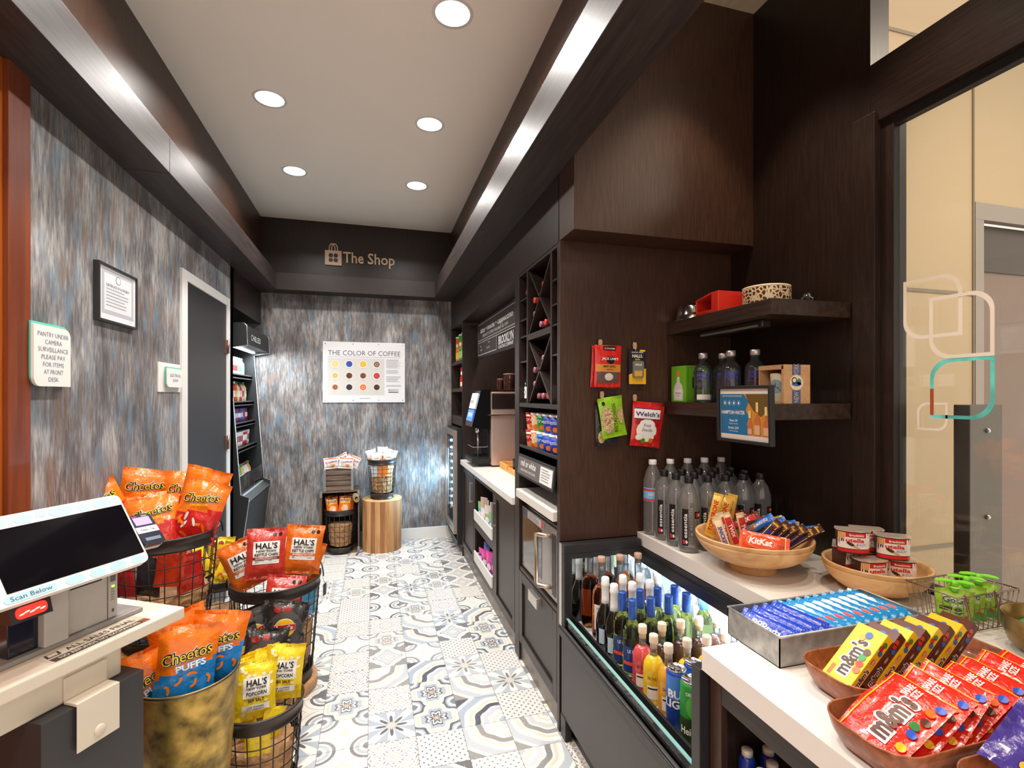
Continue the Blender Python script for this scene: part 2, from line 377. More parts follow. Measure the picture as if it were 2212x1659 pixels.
# glazed partition
GLZ = PANE
b = MB()
b.box(1.70, 1.80, 1.345, 1.43, .86, 2.52, ESP).box(1.73, 1.79, 1.30, 1.345, .86, 2.50, ESP)
b.box(1.715, 1.79, -1.0, 1.40, 2.487, 2.70, ESPX).box(1.735, 1.765, -1.0, 1.31, 2.455, 2.487, BLKS)
b.box(1.725, 1.78, -1.0, 1.31, .86, .90, BLKS)
w1 = b.build('window_1', bevel=.002); w1['kind'] = 'structure'
b = MB(); b.box(1.748, 1.758, -1.0, 1.31, .895, 2.46, GLZ); b.build('glass_pane', w1)
DEC = mat('frosted_decal', (232, 222, 208), .6); TEAL = mat('teal_decal', (96, 200, 192), .55, var=.25, bscale=12); RUST = mat('rust_decal', (170, 78, 40), .6)
fg = FX(1.7475)
def leaf_ring(b, y0, y1, z0, z1, t, m, cut, hh=.0005):
    w, h, cu, cv = y1 - y0, z1 - z0, -(y0 + y1)/2, (z0 + z1)/2
    o = rr(w, h, min(w, h)*.34, 8, cut); i = rr(w - 2*t, h - 2*t, min(w, h)*.34 - t*.2, 8, cut); n = len(o)
    vs = [fg(cu + a, cv + c, hh) for a, c in o] + [fg(cu + a, cv + c, hh) for a, c in i]
    b.add(vs, [(k, (k + 1) % n, n + (k + 1) % n, n + k) for k in range(n)], m)
b = MB()
leaf_ring(b, 1.103, 1.28, 1.705, 1.905, .011, DEC, (1, 0, 1, 0)); leaf_ring(b, 1.02, 1.197, 1.635, 1.835, .011, DEC, (1, 0, 1, 0), .0012)
leaf_ring(b, 1.02, 1.195, 1.445, 1.635, .011, TEAL, (0, 1, 0, 1)); leaf_ring(b, 1.144, 1.235, 1.405, 1.495, .006, DEC, (0, 1, 0, 1))
b.rect(fg, -1.195, -1.184, 1.455, 1.54, RUST, .0009)
d = b.build('leaf_decal', w1)
# lobby wall seen through the glass
GRM = mat('panel_joint', (150, 136, 118), .4, metal=.4)
b = MB(); b.box(1.80, 2.845, 1.75, 1.85, -.05, 3.9, BEIGE); b.box(2.845, 4.2, 1.752, 1.85, 2.47, 3.9, BEIGE)
for z in (3.215, 2.015, .796): b.box(1.80, 2.845, 1.745, 1.751, z - .008, z + .008, GRM)
b.box(2.838, 2.848, 1.744, 1.751, 0, 3.9, GRM); struct('wall_lobby', b)
b = MB(); b.box(1.80, 1.84, 1.42, 1.749, 0, 3.34, ESP); struct('trim_3', b)
b = MB(); b.box(2.85, 4.2, 1.742, 1.78, 2.385, 2.47, STEEL).box(2.85, 2.91, 1.742, 1.80, 0, 2.385, STEEL).box(2.91, 4.2, 1.81, 1.84, 0, 2.385, mat('door_steel', (150, 128, 116), .35, metal=.5)).box(2.91, 4.2, 1.80, 1.812, 2.15, 2.385, mat('dark_steel', (110, 100, 96), .3, metal=1))
d1 = struct('door_2', b, .002)
b = MB(); PST = mat('bronze_grey_metal', (120, 112, 104), .35, metal=.7)
b.box(1.905, 2.06, 1.18, 1.23, 0, 1.487, PST); t = tag(b.build('metal_post', bevel=.003), 'grey metal post with two round bolts behind the glass partition', 'post')
for z in (1.40, 1.11):
    b = MB(); b.lathe([(.009, 0), (.008, .006), (.003, .009)], CHROME, 12, Matrix.Translation((1.985, 1.18, z)) @ Matrix.Rotation(PI/2, 4, 'X')); b.build('bolt', t)
# electrical-room door
b = MB(); b.box(-1.068, -1.06, 3.335, 4.165, 0, 2.19, mat('dark_door_laminate', (44, 42, 44), .45)); d1 = struct('door_1', b)
b = MB(); b.box(-1.075, -1.05, 3.25, 3.335, 0, 2.25, WHT).box(-1.075, -1.05, 4.165, 4.235, 0, 2.25, WHT).box(-1.075, -1.05, 3.335, 4.165, 2.19, 2.25, WHT); b.build('door_frame', d1, bevel=.003)
HNG = mat('hinge_steel', (150, 120, 108), .35, metal=.9)
for z in (1.88, 1.165):
    b = MB(); b.cyl(.008, z - .05, z + .05, HNG, (-1.045, 4.165), 10).box(-1.06, -1.05, 4.13, 4.20, z - .05, z + .05, HNG); b.build('hinge', d1)
b = MB(); T = Matrix.Translation((-1.06, 3.405, 1.055)) @ Matrix.Rotation(PI/2, 4, 'Y')
b.cyl(.034, 0, .012, CHROME, T=T).cyl(.013, .012, .05, CHROME, T=T, seg=14); b.tube([(-1.01, 3.405, 1.055), (-1.008, 3.45, 1.055), (-1.008, 3.525, 1.055)], .0115, CHROME, 10); b.build('lever_handle', d1)

# ceiling downlights
LENS = mat('lamp_lens', (255, 253, 250), .4, emit=5, ecol=(255, 252, 247))
NAMES = ['nearest and largest round ceiling downlight above the right beam', 'round ceiling downlight in the left row nearer the camera', 'round ceiling downlight in the right row, second from camera', 'round ceiling downlight in the left row next to the back fascia', 'round ceiling downlight in the right row next to the back fascia']
def downlight(x, y, i, p=11.5):
    if i is not None:
        t = thing('ceiling_downlight', NAMES[i], 'light', (x, y, 3.26), 0, 'recessed ceiling downlights')
        m = MB(); m.lathe([(.078, -.002), (.092, -.004), (.094, 0)], WHT, 36, close=False); m.build('trim_ring', t)
        m = MB(); m.lathe([(.078, -.002), (.06, -.004), (.001, -.005)], LENS, 36); m.build('lens', t)
    lamp('downlight_lamp', 'AREA', (x, y, 3.245), p, (1, .965, .92), .15, spread=R(150))
for i, (x, y) in enumerate(((.35, 2.26), (-.585, 3.2), (.35, 3.225), (-.588, 4.18), (.35, 4.2))): downlight(x, y, i)
downlight(-.585, 2.24, None); downlight(.35, 1.28, None); downlight(-.585, 1.26, None)
for x, y in ((1.28, .55), (1.34, 1.12), (1.30, 1.60)): lamp('bay_spot', 'SPOT', (x, y, 3.26), 34, (1, .84, .66), .035, cone=R(74), blend=.5)
lamp('lobby_lamp', 'AREA', (2.6, .4, 3.3), 22, (1, .85, .66), .5)
lamp('soffit_lamp', 'AREA', (1.08, 3.75, 2.205), 5, (1, .82, .74), .06, size_y=1.5)
lamp('lobby_lamp', 'AREA', (-.6, -.7, 3.1), 16, (1, .88, .74), .5)
# ------------------------------------------------------------------ right-hand run: cabinets and appliances
DRK = mat('dark_interior', (24, 20, 19), .6)
PLINTH = mat('stone_plinth', (118, 109, 100), .35, var=.2, bscale=9)
def shaker(b, x, y0, y1, z0, z1, m, fr=.055, t=.02):       # framed panel facing the aisle
    b.box(x, x + t, y0, y0 + fr, z0, z1, m).box(x, x + t, y1 - fr, y1, z0, z1, m).box(x, x + t, y0 + fr, y1 - fr, z0, z0 + fr, m).box(x, x + t, y0 + fr, y1 - fr, z1 - fr, z1, m)
    b.box(x + .011, x + t, y0 + fr, y1 - fr, z0 + fr, z1 - fr, m)
def bar_handle(t, x, y, z0, z1, m):
    b = MB(); b.box(x - .028, x - .018, y - .006, y + .006, z0, z1, m).box(x - .02, x, y - .005, y + .005, z0 + .004, z0 + .014, m).box(x - .02, x, y - .005, y + .005, z1 - .014, z1 - .004, m); return b.build('handle', t, bevel=.001)
NICK = mat('satin_nickel', (200, 196, 192), .3, metal=.9)
# far tall shelf unit
t = thing('tall_shelf_unit', 'tall dark wood shelf unit in the far right corner by the back wall', 'shelf unit')
b = MB(); b.box(.81, 1.41, 4.642, 4.662, 0, 2.21, ESP).box(.81, 1.41, 5.312, 5.334, 0, 2.21, ESP).box(1.2, 1.21, 4.662, 5.312, 0, 2.21, ESP).box(.83, 1.2, 4.662, 5.312, 0, .085, ESP); b.build('carcass', t, bevel=.001)
for z in (1.86, 1.585, 1.31):
    b = MB(); b.box(.815, 1.2, 4.662, 5.312, z - .035, z, ESPX); b.build('shelf', t, bevel=.001)
b = MB(); b.box(.812, .83, 4.662, 5.312, 1.22, 1.275, ESPX); b.build('rail', t)
# goods on it
def can_tube(name, label, loc, r, h, m, lidm, dec, cat, group=None):
    t = thing(name, label, cat, loc, 0, group)
    b = MB(); b.lathe([(r*.97, 0), (r, .003), (r, h - .006)], m, 24); dec(b, cylmap(r, -PI/2 - .9)); b.build('tube', t)
    b = MB(); b.lathe([(r*1.03, h - .006), (r*1.03, h + .008), (r*.9, h + .01)], lidm, 24); b.build('lid', t)
def pringle(c2):
    def d(b, f):
        b.ell(f, 0, .17, .020, .028, ink(230, 60, 40)); b.ell(f, 0, .17, .016, .02, ink(240, 225, 190), .0012); b.rect(f, -.03, .03, .03, .1, c2, .0007, 6); b.text(f, 'Pringles', 0, .125, .016, ink(250, 220, 60), .0012, .01, w=.05)
    return d
PL = mat('pale_plastic_lid', (226, 224, 216), .35)
can_tube('crisp_tube', 'orange tube of stacked crisps on the top shelf of the corner unit', (.875, 5.19, 1.861), .038, .255, ink(228, 110, 26), PL, pringle(ink(245, 190, 60)), 'crisp tube')
can_tube('crisp_tube', 'green tube of stacked crisps in front of the orange tube on the top shelf', (.875, 5.00, 1.861), .038, .262, ink(56, 150, 52), PL, pringle(ink(150, 205, 90)), 'crisp tube')
can_tube('crisp_tube', 'green tube of stacked crisps nearest the side of the corner unit, top shelf', (.875, 4.84, 1.861), .038, .262, ink(70, 165, 60), PL, pringle(ink(230, 235, 220)), 'crisp tube')
can_tube('snack_cup', 'small red snack cup standing on the middle shelf of the corner unit', (.872, 4.86, 1.586), .045, .10, ink(196, 32, 32), mat('red_lid', (190, 30, 30), .4), lambda b, f: b.rect(f, -.05, .05, .02, .06, ink(238, 214, 170), .0008, 8), 'snack cup')
can_tube('snack_cup', 'small red snack cup stacked on top of the other on the middle shelf', (.872, 4.86, 1.697), .04, .085, ink(205, 40, 36), mat('red_lid', (190, 30, 30), .4), lambda b, f: b.rect(f, -.045, .045, .02, .05, ink(240, 236, 228), .0008, 8), 'snack cup')

# wine cooler
LOWP = make_pane('coated_cooler_glass', (240, 246, 250), .22); CWH = mat('pale_cooler_liner', (170, 196, 214), .4)
t = thing('wine_cooler', 'steel framed wine cooler with lit glass door under the corner shelves', 'wine cooler', (0, 0, 0))
CH2 = mat('cooler_black', (30, 32, 35), .4)
b = MB(); b.box(.77, 1.19, 4.68, 4.70, .10, 1.20, CH2).box(.77, 1.19, 5.275, 5.295, .10, 1.20, CH2).box(1.17, 1.19, 4.70, 5.275, .10, 1.20, CH2).box(.77, 1.19, 4.70, 5.275, 1.18, 1.20, CH2).box(.77, 1.19, 4.70, 5.275, .09, .13, CH2); b.build('body', t, bevel=.002)
b = MB(); b.box(.735, .768, 4.68, 4.745, .20, 1.18, STEEL).box(.735, .768, 5.235, 5.295, .20, 1.18, STEEL).box(.735, .768, 4.745, 5.235, .20, .255, STEEL).box(.735, .768, 4.745, 5.235, 1.125, 1.18, STEEL); dr = b.build('door', t, bevel=.003)
b = MB(); b.box(.748, .754, 4.745, 5.235, .255, 1.125, LOWP); b.build('glass', dr)
bar_handle(dr, .735, 4.71, .45, 1.0, NICK)
LED = mat('blue_white_led', (205, 236, 255), .4, emit=26, ecol=(170, 224, 255))
for i in range(10):
    b = MB(); z = 1.04 - i*.074; b.lathe([(.013, 0), (.012, .006), (.004, .010)], LED, 10, Matrix.Translation((.80, 5.262, z)) @ Matrix.Rotation(PI/2, 4, 'X')); b.build('led_light', t)
    if i % 2: 
        b = MB(); b.box(.79, 1.15, 4.71, 5.265, z - .012, z - .006, CH2); b.build('rack', t)
lamp('wine_cooler_lamp', 'AREA', (1.10, 4.99, .70), 40, (.50, .78, 1), .5, (0, PI/2, 0), .85)
lamp('wine_cooler_door_lamp', 'AREA', (.765, 5.17, .70), 12, (.50, .80, 1), .03, (0, PI/2, 0), .8)

# coffee base cabinet
t = thing('base_cabinet', 'dark shaker base cabinet with open pull-out trays under the coffee counter', 'cabinet')
b = MB(); b.box(.83, 1.41, 2.835, 2.855, .10, .866, ESP).box(.83, 1.41, 4.62, 4.64, .10, .866, ESP).box(1.36, 1.38, 2.855, 4.62, .10, .866, ESP).box(.83, 1.36, 2.855, 4.62, .10, .12, ESP).box(.83, 1.36, 4.06, 4.08, .12, .866, ESP).box(.83, 1.36, 3.37, 3.39, .12, .866, ESP)
b.build('carcass', t)
b = MB(); b.box(.81, .832, 4.045, 4.095, .10, .866, ESP).box(.81, .832, 3.355, 3.405, .10, .866, ESP).box(.81, .832, 3.405, 4.045, .83, .866, ESP).box(.81, .832, 3.405, 4.045, .425, .49, ESP).box(.81, .832, 3.405, 4.045, .10, .15, ESP); b.build('face_frame', t, bevel=.002)
b = MB(); b.box(.822, .86, 2.835, 4.64, 0, .10, PLINTH); b.build('plinth', t)
for y0, y1, hy in ((4.10, 4.632, 4.13), (2.84, 3.35, 3.32)):
    b = MB(); shaker(b, .808, y0, y1, .105, .862, ESP); dr = b.build('door', t, bevel=.002); bar_handle(dr, .808, hy, .615, .785, NICK)
for z in (.495, .157):
    b = MB(); b.box(.80, .812, 3.41, 4.04, z, z + .082, WHT).box(.812, 1.3, 3.41, 3.42, z, z + .06, WHT).box(.812, 1.3, 4.03, 4.04, z, z + .06, WHT).box(.812, 1.3, 3.42, 4.03, z, z + .01, WHT).box(1.29, 1.3, 3.42, 4.03, z, z + .06, WHT); b.build('pull_out_tray', t, bevel=.002)
tag(MB().box(.79, 1.419, 2.835, 4.64, .868, .912, QTZ).build('countertop', bevel=.003), 'white stone countertop under the coffee machine', 'countertop')
# small packets standing in the trays
def packet(name, label, loc, w, h, c1, c2, rz, group, tilt=0):
    b = MB(); f = plane((0, 0, 0), (1, 0, 0), (0, 0, 1)); m1, m2 = foil(*c1), foil(*c2)
    b.grid(lambda u, v, hh=0: Vector((u, -.009*(1 - (2*u/w)**2)*(1 - (2*v/h - 1)**4), v)), 6, 6, m1, -w/2, w/2, 0, h)
    b.grid(lambda u, v, hh=0: Vector((u, .009*(1 - (2*u/w)**2)*(1 - (2*v/h - 1)**4), v)), 6, 6, m1, -w/2, w/2, 0, h, flip=True)
    ff = lambda u, v, hh=0: Vector((u, -.009*(1 - (2*u/w)**2)*(1 - (2*v/h - 1)**4) - hh, v))
    b.rect(ff, -w*.5, w*.5, h*.62, h*.98, m2, .0006, 4, 3); b.ell(ff, 0, h*.36, w*.32, h*.14, ink(240, 240, 240), .001)
    return tag(b.build(name, None, loc, (tilt, 0, rz)), label, 'packet', group)
cs = [((70, 175, 205), (120, 200, 110)), ((60, 150, 215), (225, 225, 228)), ((225, 222, 220), (200, 170, 150)), ((60, 130, 210), (220, 220, 222)), ((196, 164, 130), (225, 215, 205)), ((190, 170, 150), (215, 205, 195)), ((60, 170, 190), (110, 190, 100)), ((222, 150, 175), (230, 225, 222))]
od = ['first', 'second', 'third', 'fourth', 'fifth', 'sixth', 'seventh', 'eighth', 'ninth', 'tenth', 'eleventh', 'twelfth']
for i, (a, c) in enumerate(cs):
    packet('toiletry_packet', '%s toiletry packet from the far end of the upper white tray' % od[i], (.838 + .03*(i % 2), 3.95 - i*.066, .506), .075, .15 + .03*((i*7) % 3), a, c, -1.25 + .12*(i % 3), 'toiletry packets in the upper tray')
for i in range(7):
    packet('hygiene_packet', '%s purple hygiene packet from the far end of the lower white tray' % od[i], (.84 + .03*(i % 2), 3.93 - i*.074, .168), .08, .12 + .03*((i*5) % 3), (196, 38, 140) if i % 3 else (120, 50, 150), (70, 70, 170) if i % 2 else (225, 70, 160), -1.3 + .15*(i % 3), 'hygiene packets in the lower tray')

# coffee machine
t = thing('coffee_machine', 'steel and black coffee machine on the white counter', 'coffee machine')
ST2 = mat('warm_steel', (204, 180, 170), .34, metal=.6, bump=.03, bscale=70, bmap=(.04, 1, 1))
b = MB(); b.box(.962, 1.36, 4.075, 4.42, .925, 1.545, ST2).box(.975, 1.35, 4.09, 4.41, .912, .926, BLK); b.build('body', t, bevel=.004)
b = MB(); b.box(.94, 1.36, 4.06, 4.44, 1.345, 1.355, CHROME); b.build('trim_bar', t, bevel=.002)
b = MB(); b.box(.958, .965, 4.08, 4.42, .93, 1.545, ST2).box(.962, 1.36, 4.072, 4.076, 1.40, 1.53, mat('dark_steel_panel', (120, 104, 98), .3, metal=1)); b.build('side_panel', t)
b = MB(); P = [(.795, 1.25), (.958, 1.225), (.958, 1.565), (.885, 1.565), (.872, 1.555)]
f = lambda a, c, h: Vector((a, 4.10 + h, c)); b.prism(P, f, 0, .31, mat('gloss_black', (18, 18, 20), .15, coat=.5)); hd = b.build('head', t, bevel=.004)
sl = plane((.79, 4.405, 1.252), (0, -1, 0), (.0755, 0, .3035)); b = MB()
b.rect(sl, .02, .28, .155, .29, mat('lit_panel', (214, 226, 236), .4, emit=.9), .003); b.rect(sl, .06, .1, .2, .23, ink(200, 60, 40), .004); b.rect(sl, .12, .15, .2, .23, ink(90, 60, 40), .004); b.build('badge_panel', hd)
b = MB(); b.rect(sl, .02, .28, .045, .145, mat('blue_screen', (70, 110, 205), .3, emit=1.2), .003)
for k in range(3): b.ell(sl, .09 + .06*k, .1, .018, .022, mat('screen_icon', (170, 190, 240), .4, emit=1), .004)
b.build('touch_screen', hd)
b = MB(); b.cyl(.016, 1.19, 1.25, CHROME, (.875, 4.26), 14).cyl(.016, 1.19, 1.25, CHROME, (.875, 4.22), 14).cyl(.009, .99, 1.19, STEEL, (.89, 4.30), 12).cyl(.006, .99, 1.2, STEEL, (.87, 4.20), 10); b.build('spout', t)
b = MB(); b.box(.81, .958, 4.14, 4.36, 1.075, 1.083, CHROME); b.build('cup_shelf', t, bevel=.002)
b = MB(); b.box(.795, .96, 4.10, 4.41, .945, .985, BLK).box(.80, .955, 4.11, 4.40, .985, .99, mat('grille_dark', (60, 62, 66), .35, metal=.7)).box(.86, .96, 4.14, 4.38, .912, .945, BLK); b.build('drip_tray', t, bevel=.004)
b = MB(); b.box(.94, .96, 4.12, 4.40, .985, 1.23, mat('backsplash_dark', (40, 44, 50), .2, metal=.6)); b.build('backsplash', t)
# beans on top
def bean_jar(x, y, r, h, label):
    t = thing('bean_jar', label, 'jar', (x, y, 1.5665))
    b = MB(); b.lathe([(r*.9, 0), (r, .004), (r, h*.86), (r*.92, h)], mat('coffee_beans', (92, 44, 30), .5, bump=.8, bscale=160, var=.45), 22); b.build('beans', t)
    b = MB(); b.lathe([(r*1.03, 0), (r*1.05, .004), (r*1.05, h), (r*.96, h*1.04)], PANE, 22, close=False); b.build('glass', t)
    b = MB(); b.lathe([(r*1.04, h*1.03), (r*1.04, h*1.1), (r*.5, h*1.13)], mat('jar_lid', (150, 120, 100), .4), 22); b.build('lid', t)
bean_jar(1.145, 4.19, .052, .125, 'taller jar of coffee beans on top of the coffee machine')
bean_jar(1.075, 4.24, .028, .085, 'smaller jar of coffee beans on top of the coffee machine')
BAM = wood('bamboo', (206, 142, 64), (224, 166, 90), .45, 2, (.2, 2, 2))
t = thing('cup_organiser', 'bamboo organiser tray on the counter beside the coffee machine', 'tray')
b = MB(); b.box(1.015, 1.33, 3.52, 4.03, .912, .922, BAM).box(1.015, 1.03, 3.52, 3.76, .922, .955, BAM).box(1.015, 1.03, 3.79, 4.03, .922, .965, BAM).box(1.03, 1.33, 4.015, 4.03, .922, .965, BAM).box(1.03, 1.33, 3.77, 3.785, .922, .965, BAM).box(1.315, 1.33, 3.52, 4.015, .922, .965, BAM); b.build('tray', t, bevel=.003)
tag(MB().lathe([(.04, 0), (.048, .006), (.05, .09), (.052, .1), (.046, .1), (.04, .02)], BLK, 24).build('cup_stack', None, (1.09, 3.70, .9225)), 'stack of black cup lids in the bamboo organiser', 'cup lids')

# coffee menu board
t = thing('menu_board', 'framed dark coffee menu board hanging above the coffee machine', 'sign')
GRB = mat('menu_grey', (70, 62, 60), .5); b = MB(); b.box(.952, .975, 3.2, 4.615, 1.855, 2.19, BLKS); b.build('frame', t, bevel=.003)
f = FX(.9515); b = MB()
b.rect(f, -4.60, -3.21, 1.875, 2.175, GRB, .0004); b.rect(f, -3.86, -3.21, 1.868, 1.995, K, .0009)
for v in (2.165, 2.018, 1.998): b.rect(f, -4.59, -3.21, v - .002, v + .002, W, .0012)
b.rect(f, -4.592, -4.587, 1.885, 2.165, W, .0012); b.rect(f, -4.59, -3.87, 1.883, 1.888, W, .0012); b.rect(f, -3.873, -3.867, 1.885, 1.998, W, .0012)
b.text(f, 'latte • mocha • cappuccino', -3.93, 2.082, .05, W, .0014, .012, w=1.10)
b.text(f, 'SPECIALTY COFFEE AVAILABLE ALL DAY', -3.95, 2.038, .024, W, .0014, w=.88)
b.text(f, 'BROOKLYN', -3.585, 1.916, .066, W, .0014, .03, w=.44); b.text(f, 'ROASTING COMPANY', -3.585, 1.882, .026, W, .0014, .02, w=.44)
b.text(f, 'SMALL', -4.47, 1.955, .016, W, .0014); b.text(f, 'LARGE', -4.14, 1.965, .016, W, .0014); b.text(f, 'MEDIUM', -4.45, 1.92, .016, W, .0014); b.text(f, 'ICED COFFEE', -4.17, 1.922, .016, W, .0014)
b.build('lettering', t)
for y in (4.5, 3.4):
    b = MB(); b.tube([(.962, y, 2.185), (.962, y, 2.212)], .003, CHROME); b.build('hook', t)

# wine tower
t = thing('wine_tower_cabinet', 'dark wood tower cabinet with crossed wine racks', 'cabinet')
b = MB(); b.box(.808, 1.41, 2.744, 2.833, 0, 2.21, ESP); b.build('side_panel', t, bevel=.0015)
MB().box(.808, 1.41, 2.102, 2.132, 0, 2.21, ESP).build('side_panel', t, bevel=.0015); MB().box(1.2, 1.215, 2.132, 2.744, .1, 2.21, ESP).build('back_panel', t)
b = MB(); b.box(.81, 1.2, 2.132, 2.744, 1.452, 1.475, ESPX).box(.81, 1.2, 2.132, 2.744, 2.195, 2.21, ESPX).box(.812, 1.2, 2.59, 2.612, 1.475, 2.195, ESP).box(.812, 1.2, 2.212, 2.232, 1.475, 2.195, ESP).box(.812, 1.2, 2.232, 2.59, 1.815, 1.848, ESPX); b.build('rack_frame', t, bevel=.001)
for z0, z1 in ((1.848, 2.195), (1.475, 1.815)):
    for s in (1, -1):
        b = MB(); dy, dz = .358, (z1 - z0); L = math.hypot(dy, dz)*.985; T = Matrix.Translation((0, 2.411, (z0 + z1)/2)) @ Matrix.Rotation(s*math.atan2(dz, dy), 4, 'X')
        b.box(.818, 1.18, -L/2, L/2, -.0055, .0055, ESPX, T); b.build('cross_board', t)
for y0, y1 in ((2.612, 2.744), (2.132, 2.212)):
    for z in (1.71, 1.85, 1.945, 2.06):
        b = MB(); b.box(.815, 1.19, y0, y1, z - .008, z, ESPX); b.build('bottle_rest', t)
b = MB(); b.box(.81, 1.2, 2.132, 2.744, 1.19, 1.225, ESPX).box(.81, .822, 2.132, 2.744, 1.19, 1.238, ESPX); b.build('cup_shelf', t, bevel=.001)
b = MB(); b.box(.812, 1.2, 2.132, 2.744, .52, .54, ESPX); b.build('shelf', t, bevel=.001)
b = MB(); shaker(b, .808, 2.136, 2.742, .11, .518, ESP); dr = b.build('door', t, bevel=.002)
b = MB(); b.box(.785, .808, 2.36, 2.50, .492, .50, NICK).box(.785, .79, 2.36, 2.50, .445, .492, NICK).box(.79, .808, 2.36, 2.366, .445, .492, NICK).box(.79, .808, 2.494, 2.50, .445, .492, NICK); b.build('handle', dr, bevel=.001)
b = MB(); b.box(.822, .86, 2.09, 2.833, 0, .10, PLINTH); b.build('plinth', t)
tag(MB().box(.788, 1.198, 2.135, 2.741, .94, .985, QTZ).build('stone_shelf', bevel=.003), 'white stone shelf in the wine tower above the microwave', 'shelf')
# wine bottles lying in the racks, necks to the aisle
CAPR = mat('red_capsule', (226, 84, 78), .3, metal=.3); CAPP = mat('plum_capsule', (176, 112, 124), .3, metal=.3); GLB = mat('dark_bottle_glass', (16, 18, 14), .08, coat=.4)
def rack_bottle(y, z, red, label):
    t = thing('wine_bottle', label, 'wine bottle', (.835, y, z), (0, PI/2, 0), 'wine bottles lying in the rack')
    b = MB(); b.lathe([(.0145, .05), (.0145, .085), (.022, .105), (.036, .13), (.0365, .28), (.03, .285)], GLB, 18); b.build('bottle', t)
    b = MB(); m = CAPR if red else CAPP; pr = [(.009, -.001), (.0145, 0)]
    for k in range(5): pr += [(.0165, .003 + k*.011), (.0165, .009 + k*.011), (.0150, .011 + k*.011)]
    b.lathe(pr, m, 16); b.build('capsule', t)
RB = [(2.411, 2.085, 1, 'topmost red-capped bottle lying alone in the upper crossed rack'), (2.27, 2.030, 1, 'red-capped bottle in the right notch of the upper rack, upper'), (2.552, 2.030, 1, 'red-capped bottle in the left notch of the upper rack, upper'), (2.27, 1.954, 1, 'red-capped bottle in the right notch of the upper rack, lower'), (2.552, 1.954, 0, 'plum-capped bottle in the left notch of the upper rack, lower'), (2.45, 1.887, 0, 'plum-capped bottle at the bottom of the upper crossed rack'), (2.373, 1.887, 1, 'red-capped bottle at the bottom of the upper crossed rack'),
      (2.411, 1.708, 0, 'plum-capped bottle lying alone at the top of the lower rack'), (2.552, 1.654, 0, 'plum-capped bottle in the left notch of the lower rack, upper'), (2.27, 1.654, 0, 'plum-capped bottle in the right notch of the lower rack, upper'), (2.552, 1.578, 0, 'plum-capped bottle in the left notch of the lower rack, lower'), (2.27, 1.578, 1, 'red-capped bottle in the right notch of the lower rack, lower'), (2.486, 1.514, 0, 'left plum-capped bottle on the floor of the lower rack'), (2.411, 1.514, 0, 'middle plum-capped bottle on the floor of the lower rack'), (2.336, 1.514, 1, 'red-capped bottle on the floor of the lower rack'),
      (2.685, 2.0985, 0, 'plum-capped bottle on the upper rest of the narrow left bay'), (2.67, 1.9835, 0, 'plum-capped bottle on the middle rest of the narrow left bay'), (2.172, 2.0985, 0, 'plum-capped bottle on the upper rest of the narrow right bay'), (2.172, 1.9835, 0, 'plum-capped bottle on the middle rest of the narrow right bay'), (2.66, 1.7485, 0, 'plum-capped bottle on the lower rest of the narrow left bay')]
for a in RB: rack_bottle(*a)
for y, w in ((2.70, 'left'), (2.172, 'right')):
    t = thing('wine_bottle', 'upright dark wine bottle with white label in the narrow %s bay' % w, 'wine bottle', (.865, y, 1.476))
    b = MB(); b.lathe([(.033, 0), (.036, .004), (.036, .115), (.03, .14), (.016, .165), (.014, .21), (.015, .218)], GLB, 20); b.build('bottle', t)
    b = MB(); f = cylmap(.0364, PI - .05); b.rect(f, -.036, .036, .025, .09, W, .0004, 10); b.ell(f, 0, .06, .014, .016, K, .0009); b.ell(f, .002, .06, .009, .011, W, .0013); b.build('label', t)
# cereal cups
def cereal_cup(y, z, c1, c2, lid, label, word):
    t = thing('cereal_cup', label, 'cereal cup', (.88, y, z), 0, 'cereal cups on the tower shelf')
    rf = lambda v: .037 + .009*v/.09; f = cylmap(rf, PI + .35)
    b = MB(); b.lathe([(.034, 0), (.037, .002), (.046, .088)], ink(*c1), 24)
    if c2: b.rect(f, -.03, .05, .03, .075, ink(*c2), .0006, 10)
    if word: b.text(f, word, .006, .05, .014, W, .0012, .02, w=.046)
    b.ell(f, .02, .024, .017, .013, ink(236, 120, 40), .001); b.build('cup', t)
    b = MB(); b.lathe([(.046, .086), (.0473, .088), (.0473, .095), (.045, .0975)], lid, 24); b.build('lid', t)
WL = mat('white_lid', (236, 236, 232), .4); RL = mat('red_foil_lid', (200, 40, 44), .35)
lo = [(2.69, (232, 214, 180), (190, 40, 44), RL, 'cream and red'), (2.595, (230, 128, 40), (240, 200, 150), WL, 'orange'), (2.498, (40, 130, 206), (30, 100, 190), WL, 'light blue'), (2.40, (28, 66, 180), None, WL, 'dark blue'), (2.302, (26, 60, 170), None, WL, 'dark blue'), (2.204, (26, 60, 170), None, WL, 'dark blue')]
hi = [(2.69, (234, 218, 186), (196, 36, 40), RL, 'cream and red'), (2.595, (232, 150, 60), (240, 214, 180), WL, 'orange and cream'), (2.498, (50, 156, 58), (40, 140, 50), WL, 'green'), (2.40, (28, 66, 180), None, WL, 'dark blue'), (2.302, (26, 60, 170), None, WL, 'dark blue'), (2.204, (26, 60, 170), None, WL, 'dark blue')]
for row, z, nm in ((lo, 1.226, 'bottom'), (hi, 1.3245, 'top')):
    for i, (y, a, c, l, n) in enumerate(row): cereal_cup(y, z, a, c, l, '%s cereal cup, %s from the left in the %s row' % (n, od[i], nm), 'FROSTED' if n == 'dark blue' else 'O’s')
